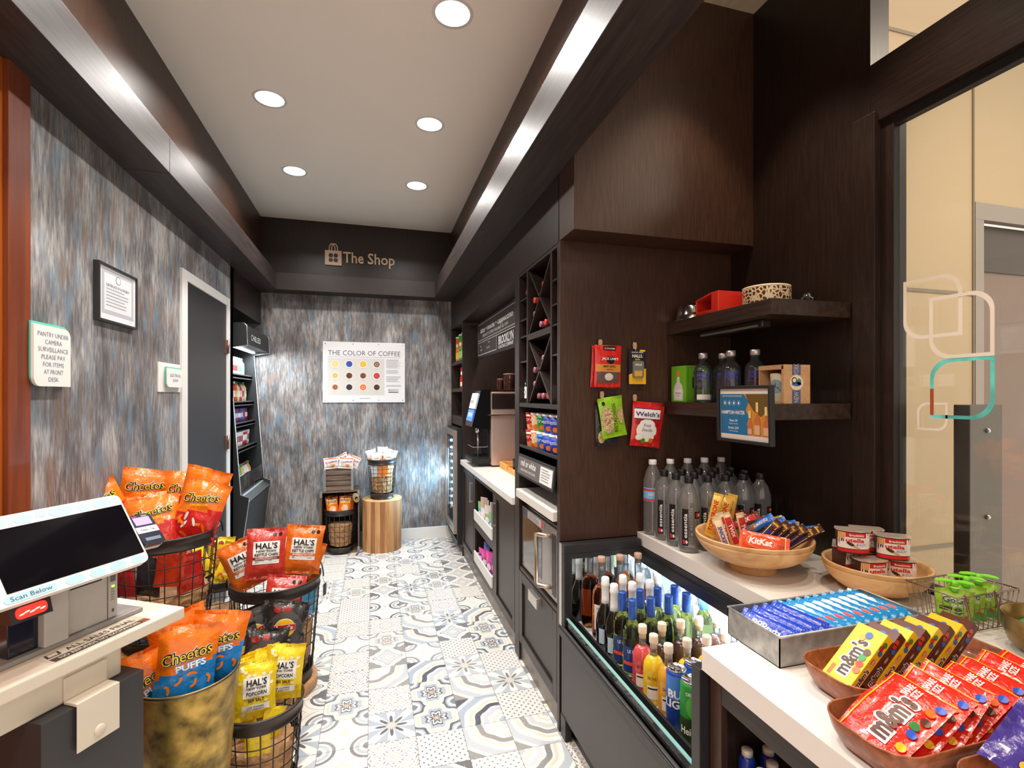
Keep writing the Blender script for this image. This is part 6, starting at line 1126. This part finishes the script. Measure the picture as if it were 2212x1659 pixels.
for k in range(5): b.tube([(-.165 + .022*math.cos(a) + .003*k, 5.012 - .004*k, .545 + .028*math.sin(a) - .006*k) for a in (2*PI*q/14 for q in range(14))], .0055, mat('jute_rope', (168, 138, 96), .8, bump=.8, bscale=200), 6, True)
b.build('rope_handle', t)
B7 = (-.306, 5.10, .0155); basket('wire basket of orange corn snack bags inside the tall crate', B7, .145, .118, .41, .055, .05, 18, 5, handle=()); paper('crumpled brown paper in the basket inside the crate', (B7[0], B7[1], B7[2] + .055), .104, .12, .2, 6)
def d_bug(b, f, w, h): b.rect(f, -w*.4, w*.4, h*.62, h*.88, ink(236, 200, 70), .001, 4, 2); b.text(f, 'BUGLES', 0, h*.69, h*.13, ink(50, 50, 110), .0016, .03, w=w*.7); b.ell(f, .0, h*.3, w*.3, h*.2, ink(250, 190, 130), .001); b.ell(f, w*.1, h*.25, w*.12, h*.1, W, .0016)
for i, (dx, dy, z, yaw, roll) in enumerate(((-.06, -.05, .40, .1, -6), (.04, -.06, .41, 0, 4), (.062, .05, .41, -.2, 5), (-.065, .055, .40, .2, -6))):
    bag('corn_snack_bag', '%s orange corn snack bag in the crate basket' % ('front left', 'front right', 'far right', 'far left')[i], 'snack bag', .115, .165, .035, foil(234, 110, 34), d_bug, (B7[0] + dx, B7[1] + dy, B7[2] + z - .045), (R(-14), R(roll), FA(*B7[:2]) + yaw), 'orange corn snack bags', 110 + i, matfn=lambda u, v: foil(122, 60, 36) if v > .148 else foil(234, 110, 34))
t = thing('wooden_crate', 'small slatted grey crate with zinc corner straps on top of the tall crate', 'crate', (0, 0, .601))
for k in range(4):
    b = MB(); z = .004 + k*.05
    b.box(-.435, -.205, 5.035, 5.045, z, z + .038, CRW).box(-.435, -.205, 5.265, 5.275, z, z + .038, CRW).box(-.452, -.442, 5.045, 5.265, z, z + .038, CRW).box(-.198, -.188, 5.045, 5.265, z, z + .038, CRW); b.build('slat', t, bevel=.0015)
for x in (-.455, -.205):
    for y in (5.030, 5.255):
        b = MB(); b.box(x, x + .022, y - .003, y + .027, 0, .203, ZINC); b.build('corner_post', t, bevel=.001)
MB().box(-.44, -.2, 5.045, 5.265, .002, .008, CRW).build('floor_board', t)
def d_comb(b, f, w, h): b.text(f, 'Combos', 0, h*.52, h*.2, ink(150, 30, 34), .001, .02, w=w*.8, rot=.1); b.ell(f, w*.1, h*.26, w*.14, h*.14, ink(226, 150, 90), .001); b.rect(f, -w*.46, w*.46, h*.84, h*.93, ink(226, 90, 36), .001, 4, 1); b.lines(f, -w*.36, w*.1, h*.42, 3, h*.07, ink(190, 170, 166), .001)
for i, (x, y, z, yaw, roll, lab) in enumerate(((-.385, 5.10, .807, .1, -4, 'white and red pretzel snack bag at the left on the small crate'), (-.255, 5.075, .807, -.05, 5, 'white and red pretzel snack bag at the right on the small crate'), (-.27, 5.15, .835, -.1, -28, 'white pretzel snack bag tilted behind the right one'), (-.215, 5.12, .822, -.3, 24, 'white pretzel snack bag leaning at the far right of the crate'))):
    bag('pretzel_bag', lab, 'snack bag', .14, .108, .026, foil(228, 220, 216), d_comb, (x, y, z), (R(-12), R(roll), FA(x, y) + yaw), 'pretzel snack bags', 120 + i)
t = thing('stump_table', 'round stump of striped wooden staves by the back wall', 'stump', (.085, 5.118, 0))
ns = 26; rn = random.Random(11); b = MB()
for k in range(ns):
    a0, a1 = 2*PI*k/ns, 2*PI*(k + 1)/ns; m = STV[rn.randrange(5)]; q = [(.19*math.cos(a), .19*math.sin(a)) for a in (a0, (a0 + a1)/2, a1)]
    b.add([(x, y, z) for z in (0.0, .49) for x, y in q], [(0, 1, 4, 3), (1, 2, 5, 4)], m, True)
b.build('staves', t); MB().lathe([(.19, .4895), (.191, .495), (.188, .50)], STV[2], 52).build('top', t)
B8 = (.085, 5.10, .5005); basket('wire basket of white and orange cracker bags on the stump', B8, .137, .108, .39, .055, .055, 18, 6, handle=()); paper('crumpled brown paper in the basket on the stump', (B8[0], B8[1], B8[2] + .057), .096, .112, .17, 7)
def d_gold(b, f, w, h): b.ell(f, 0, h*.58, w*.36, h*.2, W, .001); b.text(f, 'Goldfish', 0, h*.55, h*.09, ink(70, 60, 60), .0016, 0, w=w*.5, shear=.2); b.ell(f, -w*.2, h*.2, w*.14, h*.06, ink(250, 170, 70), .001); b.ell(f, w*.16, h*.16, w*.14, h*.06, ink(250, 200, 120), .001)
for i, (dx, dy, z, yaw, roll, lab) in enumerate(((-.035, -.05, .36, .05, -5, 'white and orange cracker bag at front left of the stump basket'), (.045, -.05, .365, -.05, 5, 'white and orange cracker bag at front right of the stump basket'), (-.085, .0, .38, .3, -16, 'white cracker bag leaning over the left rim of the stump basket'), (.09, .015, .37, -.3, 14, 'white cracker bag leaning over the right rim of the stump basket'), (.0, .055, .40, 0, 3, 'white cracker bag at the back of the stump basket'))):
    bag('cracker_bag', lab, 'snack bag', .105, .15, .032, foil(224, 224, 226), d_gold, (B8[0] + dx, B8[1] + dy, B8[2] + z - .05), (R(-10), R(roll), FA(*B8[:2]) + yaw), 'cracker bags in the stump basket', 130 + i, matfn=lambda u, v: foil(236, 136, 36) if v < .088 + .02*math.cos(u*60) else foil(226, 226, 228))
for i, a in enumerate((-2.2, -1.55, -.95)): bag('cracker_bag', '%s cracker bag showing through the stump basket wires' % od[i], 'snack bag', .08, .11, .010, foil(*((226, 226, 228), (236, 130, 36), (234, 150, 60))[i]), None, (B8[0] + .108*math.cos(a), B8[1] + .108*math.sin(a), B8[2] + .225), (R(3), R(10*(i - 1)), a + PI/2), 'cracker bags seen through the wires', 140 + i)
# coffee poster
t = thing('poster_picture', 'white poster of twelve coffee cups on the back wall', 'poster', (-.487, 5.322, 1.442))
MB().box(0, .809, 0, .010, 0, .617, mat('poster_white', (226, 224, 226), .25, coat=.3)).build('board', t, bevel=.002)
f = plane((0, 0, 0), (1, 0, 0), (0, 0, 1)); b = MB(); b.rect(f, .045, .60, .075, .452, ink(206, 202, 196), .0005); b.text(f, 'THE COLOR OF COFFEE', .405, .480, .052, ink(44, 46, 62), .0006, -.004, w=.71); b.rect(f, .045, .76, .463, .466, ink(120, 120, 130), .0006)
cc = [[(240, 190, 110), (40, 66, 150), (226, 160, 30), (120, 84, 70)], [(222, 190, 120), (110, 70, 44), (140, 84, 40), (176, 40, 54)], [(190, 140, 100), (64, 54, 62), (236, 90, 50), (90, 66, 46)]]
c2 = [[(250, 214, 150), (50, 84, 180), (240, 196, 60), (160, 130, 116)], [(206, 170, 96), (70, 40, 28), (84, 50, 70), (206, 70, 80)], [(120, 60, 36), (40, 34, 40), (250, 150, 110), (50, 36, 28)]]
for r_ in range(3):
    for c_ in range(4):
        u, v = .118 + c_*.135, .392 - r_*.118
        b.ell(f, u, v, .036, .036, W, .0008, 24); b.ell(f, u, v, .031, .031, ink(*cc[r_][c_]), .0012, 24); b.ell(f, u, v, .019, .019, ink(*c2[r_][c_]), .0016, 20); b.ell(f, u + .002, v, .008, .008, ink(*cc[r_][c_]), .002, 12); b.lines(f, u - .022, u + .02, v - .048, 1, .006, ink(160, 156, 152), .0008, .5, r_*4 + c_)
LG2 = ink(130, 130, 136)
for v0, n in ((.44, 9), (.33, 4), (.265, 6), (.175, 2)): b.lines(f, .618, .77, v0, n, .0105, LG2, .0006, .35, n)
b.text(f, 'BROOKLYN', .69, .118, .022, LG2, .0006, .02, w=.1); b.rect(f, .64, .74, .100, .110, ink(70, 70, 76), .0006); b.rect(f, .35, .46, .04, .044, LG2, .0006); b.build('print', t)
for u in (.025, .29, .54, .785):
    for v in (.022, .595):
        b = MB(); b.lathe([(.006, 0), (.005, .003), (.001, .004)], CHROME, 10, Matrix.Translation((u, 0, v)) @ Matrix.Rotation(PI/2, 4, 'X')); b.build('standoff', t)
# the shop sign
TANL = mat('tan_sign_letters', (240, 206, 178), .45); fs = FZ(5.33)
b = MB(); w_, z0, z1 = .159, 2.828, 2.975; ou = [(-.466, z0), (-.307, z0), (-.307, z1), (-.466, z1)]
b.prism(ou, fs, .004, .016, TANL); b2 = ink(58, 52, 50)
for (u, v, c_) in ((-.410, 2.925, (1, 0, 1, 1)), (-.363, 2.925, (0, 1, 1, 1)), (-.410, 2.878, (1, 1, 0, 1)), (-.363, 2.878, (1, 1, 1, 0))): b.prism([(u + a, v + c) for a, c in rr(.04, .04, .013, 4, (1, 1, 1, 1))], fs, .0162, .0172, ESP)
t = tag(b.build('shop_sign', bevel=.001), 'tan The Shop sign with shopping bag symbol above the back wall', 'sign')
for du in (-.012, .012):
    b = MB(); P = [(-.3865 + du + .028*math.cos(a), 5.32, 2.972 + .072*math.sin(a)**.7 if math.sin(a) > 0 else 2.972) for a in (PI*k/14 for k in range(15))]; b.tube(P, .0055, TANL, 6); b.build('bag_handle', t)
for i, (s_, u, w_) in enumerate((('The', -.193, .200), ('Shop', .082, .270))):
    v, q, tw = glyphs(s_, .012, 0); sx = w_/tw; b = MB(); n = len(v)
    b.add([fs(u + a*sx, 2.865 + c*.112, .014) for a, c in v] + [fs(u + a*sx, 2.865 + c*.112, .002) for a, c in v], q + [tuple(n + k for k in reversed(p)) for p in q], TANL)
    ed = {}
    for p in q:
        for k in range(len(p)): e = (p[k], p[(k + 1) % len(p)]); ed[e] = 1
    vs = b.v[:]; b.add(vs, [(a, n + a, n + c, c) for (a, c) in ed if (c, a) not in ed], TANL); b.build('letters', t)

# ------------------------------------------------------------------ left wall: signs and certificate
SGW = mat('sign_white', (230, 224, 218), .4); SGT = mat('sign_teal', (104, 190, 176), .35); SBL = ink(96, 116, 146)
t = thing('wall_sign', 'white pantry camera notice on stacked teal plates, left wall', 'sign')
for k in range(4):
    fl_ = FL(-1.0645 + k*.007); b = MB(); b.prism([(2.046 - .010*k + u, 1.657 - .001*k + v) for u, v in rr(.2, .203, .03, 6, (1, 0, 1, 0))], fl_, 0, .0058, SGT); b.build('teal_plate', t)
b = MB(); fl_ = FL(-1.0365); b.prism([(2.012 + u, 1.647 + v) for u, v in rr(.198, .198, .03, 6, (1, 0, 1, 0))], fl_, 0, .008, SGW); b.build('face_plate', t, bevel=.001)
b = MB(); ff = FL(-1.0283)
for i, (s_, w_) in enumerate((('PANTRY UNDER', .165), ('CAMERA', .09), ('SURVEILLANCE', .16), ('PLEASE PAY', .128), ('FOR ITEMS', .112), ('AT FRONT', .104), ('DESK', .055))): b.text(ff, s_, 2.014, 1.711 - i*.0245, .0155, SBL, .0006, -.006, w=w_)
b.build('lettering', t)
t = thing('wall_sign', 'small electrical room sign beside the dark door', 'sign')
MB().box(-1.065, -1.058, 2.945, 3.242, 1.535, 1.69, SGW).build('backing_plate', t, bevel=.001)
for k in range(2):
    b = MB(); b.prism([(3.118 - .006*k + u, 1.617 + v) for u, v in rr(.2, .105, .02, 5, (1, 0, 1, 0))], FL(-1.0575 + k*.007), 0, .0058, SGT); b.build('teal_plate', t)
b = MB(); b.prism([(3.10 + u, 1.611 + v) for u, v in rr(.2, .1, .02, 5, (1, 0, 1, 0))], FL(-1.0432), 0, .006, SGW); b.build('face_plate', t)
b = MB(); ff = FL(-1.037); b.text(ff, 'ELECTRICAL', 3.105, 1.617, .017, SBL, .0006, 0, w=.15); b.text(ff, 'ROOM', 3.105, 1.59, .017, SBL, .0006, 0, w=.07); b.build('lettering', t)
t = thing('framed_certificate', 'black framed certificate on the left wall', 'framed certificate')
y0, y1, z0, z1 = 2.335, 2.67, 1.818, 2.055
b = MB(); b.box(-1.065, -1.043, y0, y0 + .01, z0, z1, BLKS).box(-1.065, -1.043, y1 - .01, y1, z0, z1, BLKS).box(-1.065, -1.043, y0 + .01, y1 - .01, z0, z0 + .01, BLKS).box(-1.065, -1.043, y0 + .01, y1 - .01, z1 - .01, z1, BLKS).box(-1.065, -1.05, y0 + .01, y1 - .01, z0 + .01, z1 - .01, BLKS); b.build('frame', t, bevel=.001)
b = MB(); ff = FL(-1.0495); b.rect(ff, y0 + .01, y1 - .01, z0 + .01, z1 - .01, ink(222, 220, 222), .0002); b.rect(ff, y0 + .03, y1 - .03, z0 + .035, z1 - .018, ink(176, 176, 184), .0005); b.rect(ff, y0 + .05, y1 - .05, z0 + .05, z1 - .035, ink(214, 214, 216), .0008)
b.ell(ff, 2.5, z1 - .05, .022, .018, ink(140, 140, 148), .0011); b.ell(ff, 2.5, z1 - .05, .017, .014, ink(216, 216, 218), .0014); b.text(ff, 'CERTIFICATE OF AUTHORITY', 2.5, z1 - .088, .012, ink(90, 90, 98), .0011, .01, w=.2); b.lines(ff, 2.4, 2.6, z1 - .1, 6, .0135, ink(160, 160, 168), .0011, .35); b.build('certificate', t)

# ------------------------------------------------------------------ chilled open case in the alcove
t = thing('chilled_case', 'black open chilled drinks case set into the left alcove', 'chilled case')
CBK = mat('case_black', (38, 40, 42), .4); CIN = mat('case_liner', (200, 204, 206), .4)
PRF = [(-1.70, .0), (-1.03, .0), (-1.014, .27), (-.963, .65), (-.958, .695), (-1.02, .72), (-1.103, 1.895), (-.97, 1.92), (-.976, 2.075), (-1.0, 2.097), (-1.70, 2.097)]
FY = lambda a, c, h: Vector((a, h, c))
for y in (4.392, 5.262):
    b = MB(); b.prism(PRF, FY, y, y + .022, CBK); b.build('side_panel', t, bevel=.002)
    b = MB(); b.tube([(x + .002, y + .011, z) for x, z in PRF[1:-1]], .006, mat('silver_edge', (170, 174, 178), .3, metal=.8), 6); b.build('edge_trim', t)
b = MB(); b.prism([(-1.15, 1.925), (-.972, 1.925), (-.978, 2.075), (-1.0, 2.095), (-1.15, 2.095)], FY, 4.414, 5.262, CBK); hd = b.build('header', t, bevel=.004)
b = MB(); b.text(plane((-.9715, 0, 0), (0, 1, 0), (0, 0, 1)), 'CHILLED', 4.72, 1.972, .05, W, .0008, .0, w=.36); b.build('lettering', hd)
b = MB(); b.box(-1.12, -1.09, 4.43, 5.25, 1.915, 1.9245, mat('case_light', (244, 250, 255), .4, emit=8)); b.build('light_strip', t)
lamp('case_lamp', 'AREA', (-1.06, 4.84, 1.912), 11, (.9, .97, 1), .05, (0, R(-12), 0), .8)
b = MB(); b.box(-1.66, -1.64, 4.414, 5.262, .7, 1.92, CIN).box(-1.64, -1.02, 4.414, 5.262, .68, .70, CIN); b.build('liner', t)
b = MB(); b.prism([(-1.03, .10), (-1.006, .27), (-.966, .64), (-.99, .64), (-1.05, .1)], FY, 4.414, 5.262, CBK); b.box(-1.045, -1.02, 4.414, 5.262, 0, .1, BLK).prism([(-1.02, .69), (-.962, .655), (-.97, .64), (-1.04, .68)], FY, 4.414, 5.262, mat('case_ledge', (120, 124, 126), .25, metal=.7)); b.build('front_panel', t, bevel=.002)
b = MB(); b.box(-1.032, -1.026, 4.42, 5.255, .70, .86, PANE); b.build('front_guard', t)
SHZ = [(1.69, -1.115), (1.455, -1.10), (1.275, -1.09), (1.065, -1.075)]
for z, x in SHZ:
    b = MB(); b.box(-1.63, x, 4.416, 5.26, z - .02, z, CBK).box(x - .004, x, 4.416, 5.26, z - .03, z + .012, mat('price_rail', (70, 72, 74), .3)); b.build('shelf', t)
def drink(name, lab, x, y, z, r, h, body, capm, lbl, kind, group):
    t = thing(name, lab, 'drink', (x, y, z), 0, group)
    if kind == 'bottle':
        MB().lathe([(r*.92, 0), (r, .004), (r, h*.68), (r*.45, h*.86), (r*.4, h*.9)], body, 16).build('bottle', t); MB().lathe([(r*.48, h*.88), (r*.5, h*.99), (r*.42, h)], capm, 12).build('cap', t)
        if lbl: b = MB(); b.rect(cylmap(r + .0005, -.4), -r*1.3, r*1.3, h*.25, h*.55, lbl, .0004, 8); b.build('label', t)
    elif kind == 'can':
        MB().lathe([(r*.8, 0), (r, .006), (r, h - .012), (r*.85, h)], body, 16).build('can', t); MB().lathe([(r*.84, h - .001), (r*.8, h + .001)], CHROME, 16).build('lid', t)
        if lbl: b = MB(); b.rect(cylmap(r + .0005, -.4), -r*1.1, r*1.1, h*.35, h*.65, lbl, .0004, 8); b.build('label', t)
    else:
        MB().lathe([(r*.8, 0), (r*.82, .003), (r, h*.9)], body, 16).build('cup', t); MB().lathe([(r*1.04, h*.9), (r*1.04, h*.96), (r*.9, h)], capm, 16).build('lid', t)
        if lbl: b = MB(); b.rect(cylmap(lambda v: r*(.8 + .2*v/h), -.4), -r, r, h*.3, h*.7, lbl, .001, 8); b.build('label', t)
WB = mat('milky_drink', (226, 228, 230), .3, coat=.3); ROWS = [
    ('top', 1.691, -1.155, .031, .17, 'bottle', [(WB, WCAP, ink(90, 130, 190)), (WB, WCAP, ink(190, 60, 60)), (WB, WCAP, ink(70, 120, 190)), (WB, WCAP, ink(200, 210, 220))]),
    ('second', 1.456, -1.14, .033, .185, 'bottle', [(ink(222, 110, 40), mat('green_cap', (60, 150, 90), .4), ink(240, 220, 180)), (ink(210, 220, 150), mat('green_cap', (60, 150, 90), .4), ink(240, 240, 220)), (ink(216, 80, 50), WCAP, ink(240, 190, 120)), (ink(226, 200, 190), BLK, ink(220, 90, 80)), (ink(200, 60, 60), BLK, ink(236, 220, 210))]),
    ('third', 1.276, -1.13, .031, .125, 'can', [(ink(200, 30, 34), None, W), (ink(200, 30, 34), None, W), (ink(90, 120, 190), None, ink(210, 214, 226)), (ink(90, 120, 190), None, ink(200, 60, 70)), (ink(90, 120, 190), None, ink(210, 214, 226))]),
    ('fourth', 1.066, -1.115, .036, .13, 'cup', [(ink(190, 50, 50), WCAP, W), (ink(226, 224, 220), WCAP, ink(180, 60, 60)), (ink(220, 220, 216), WCAP, ink(120, 140, 90)), (ink(214, 206, 196), WCAP, ink(150, 90, 70))]),
    ('lowest', .7005, -1.10, .032, .20, 'bottle', [(ink(70, 60, 50), mat('green_cap', (60, 150, 90), .4), W), (ink(226, 180, 90), mat('green_cap', (60, 150, 90), .4), W), (ink(120, 160, 120), mat('green_cap', (60, 150, 90), .4), W), (WB, mat('red_cap', (190, 44, 44), .4), ink(200, 60, 60)), (WB, mat('red_cap', (190, 44, 44), .4), ink(90, 110, 180))])]
KN = {'bottle': 'drink_bottle', 'can': 'drink_can', 'cup': 'drink_cup'}
for nm, z, x, r, h, kind, pal in ROWS:
    n = 10
    for i in range(n):
        y = 4.465 + i*.0805; bm, cm, lb = pal[(i*3 + i//2) % len(pal)]
        drink(KN[kind], '%s of the %ss from the back wall on the %s shelf of the chilled case' % (od[n - 1 - i], kind, nm), x - .045, y, z + .0005, r, h, bm, cm, lb, kind, 'drinks on the %s shelf of the chilled case' % nm)
# small settling offsets so that soft packs rest against, not through, each other
NUDGE = {'barbecue_crisp_bag': (0.062, 0.014, 0.028), 'barbecue_crisp_bag.001': (0.009, -0.021, -0.003), 'barbecue_crisp_bag.002': (-0.024, 0.017, 0.028), 'barbecue_crisp_bag.003': (0.009, 0.020, 0.003), 'candy_pouch': (-0.003, 0.001, 0.003), 'candy_pouch.001': (0.004, -0.000, -0.000), 'candy_pouch.002': (0.002, -0.001, -0.000), 'candy_pouch.003': (-0.004, -0.001, -0.000), 'candy_pouch.004': (-0.003, 0.002, -0.000), 'candy_pouch.005': (0.007, -0.001, 0.000), 'cheese_snack_bag': (-0.026, -0.034, 0.028), 'cheese_snack_bag.001': (-0.067, 0.018, 0.011), 'cheese_snack_bag.002': (0.005, 0.068, 0.015), 'cheese_snack_bag.003': (0.026, -0.035, 0.028), 'cheese_snack_bag.004': (-0.022, 0.016, -0.020), 'cheese_snack_bag.005': (-0.026, 0.005, 0.027), 'cheese_snack_bag.006': (0.057, -0.032, 0.025), 'chocolate_bar': (0.009, 0.001, 0.009), 'chocolate_bar.003': (-0.003, 0.002, 0.000), 'chocolate_bar.004': (0.003, -0.002, -0.000), 'chocolate_bar.007': (-0.004, 0.001, 0.000), 'chocolate_bar.008': (-0.002, 0.001, 0.000), 'chocolate_bar.009': (-0.002, -0.002, -0.001), 'chocolate_bar.010': (-0.003, 0.006, 0.012), 'chocolate_bar.012': (-0.001, -0.003, 0.000), 'chocolate_bar.013': (-0.015, 0.010, 0.003), 'chocolate_bar.014': (0.005, -0.004, -0.000), 'chocolate_bar.015': (0.010, 0.003, -0.002), 'chocolate_bar.016': (0.008, -0.014, 0.000), 'chocolate_bar.019': (-0.005, 0.004, 0.000), 'chocolate_bar.020': (0.005, -0.004, -0.000), 'cracker_bag': (-0.009, -0.001, 0.000), 'cracker_bag.001': (0.009, 0.001, -0.000), 'cracker_bag.002': (0.018, -0.001, 0.006), 'cracker_bag.003': (-0.024, -0.004, 0.008), 'cracker_bag.005': (0.002, 0.002, 0.001), 'crisp_bag': (-0.020, -0.006, 0.002), 'crisp_bag.001': (0.012, 0.025, 0.002), 'crisp_bag.002': (-0.003, 0.002, 0.000), 'crisp_bag.003': (-0.025, -0.003, 0.009), 'hazelnut_snack_cup': (0.002, 0.016, 0.027), 'hazelnut_snack_cup.001': (-0.014, -0.011, 0.001), 'hazelnut_snack_cup.002': (0.020, 0.002, -0.003), 'hazelnut_snack_cup.003': (0.021, -0.005, -0.002), 'hazelnut_snack_cup.004': (-0.015, -0.017, 0.012), 'hazelnut_snack_cup.005': (0.016, 0.011, 0.001), 'hazelnut_snack_cup.006': (0.002, -0.013, -0.001), 'kettle_chip_bag': (0.016, 0.014, 0.028), 'kettle_chip_bag.001': (-0.027, 0.004, 0.028), 'kettle_chip_bag.002': (0.013, -0.015, 0.028), 'kettle_chip_bag.003': (-0.041, -0.032, -0.020), 'kettle_chip_bag.004': (0.015, 0.022, 0.000), 'kettle_chip_bag.005': (-0.036, 0.006, 0.000), 'nougat_bar': (0.007, -0.010, 0.012), 'nougat_bar.002': (-0.007, 0.008, -0.000), 'popcorn_bag': (0.002, 0.002, 0.028), 'popcorn_bag.001': (-0.003, 0.018, 0.028), 'popcorn_bag.002': (0.015, 0.012, 0.028), 'popcorn_bag.003': (0.040, 0.039, 0.003), 'popcorn_bag.004': (0.021, 0.066, 0.013), 'popcorn_bag.006': (-0.030, 0.056, 0.028), 'puff_snack_bag': (0.005, -0.020, 0.008), 'puff_snack_bag.001': (0.004, -0.017, 0.028), 'puff_snack_bag.002': (-0.003, -0.011, 0.028), 'puff_snack_bag.003': (0.007, 0.019, 0.008), 'snack_bag': (-0.038, 0.030, -0.010), 'snack_bag.001': (0.035, -0.002, 0.028), 'snack_bag.002': (0.039, 0.027, -0.008), 'snack_bag.003': (0.001, 0.029, 0.011), 'snack_bag.005': (-0.007, -0.013, -0.001), 'snack_bag.006': (0.026, 0.058, 0.012)}
for k, v in NUDGE.items():
    o = bpy.data.objects.get(k)
    if o: o.location = Vector(o.location) + Vector(v)
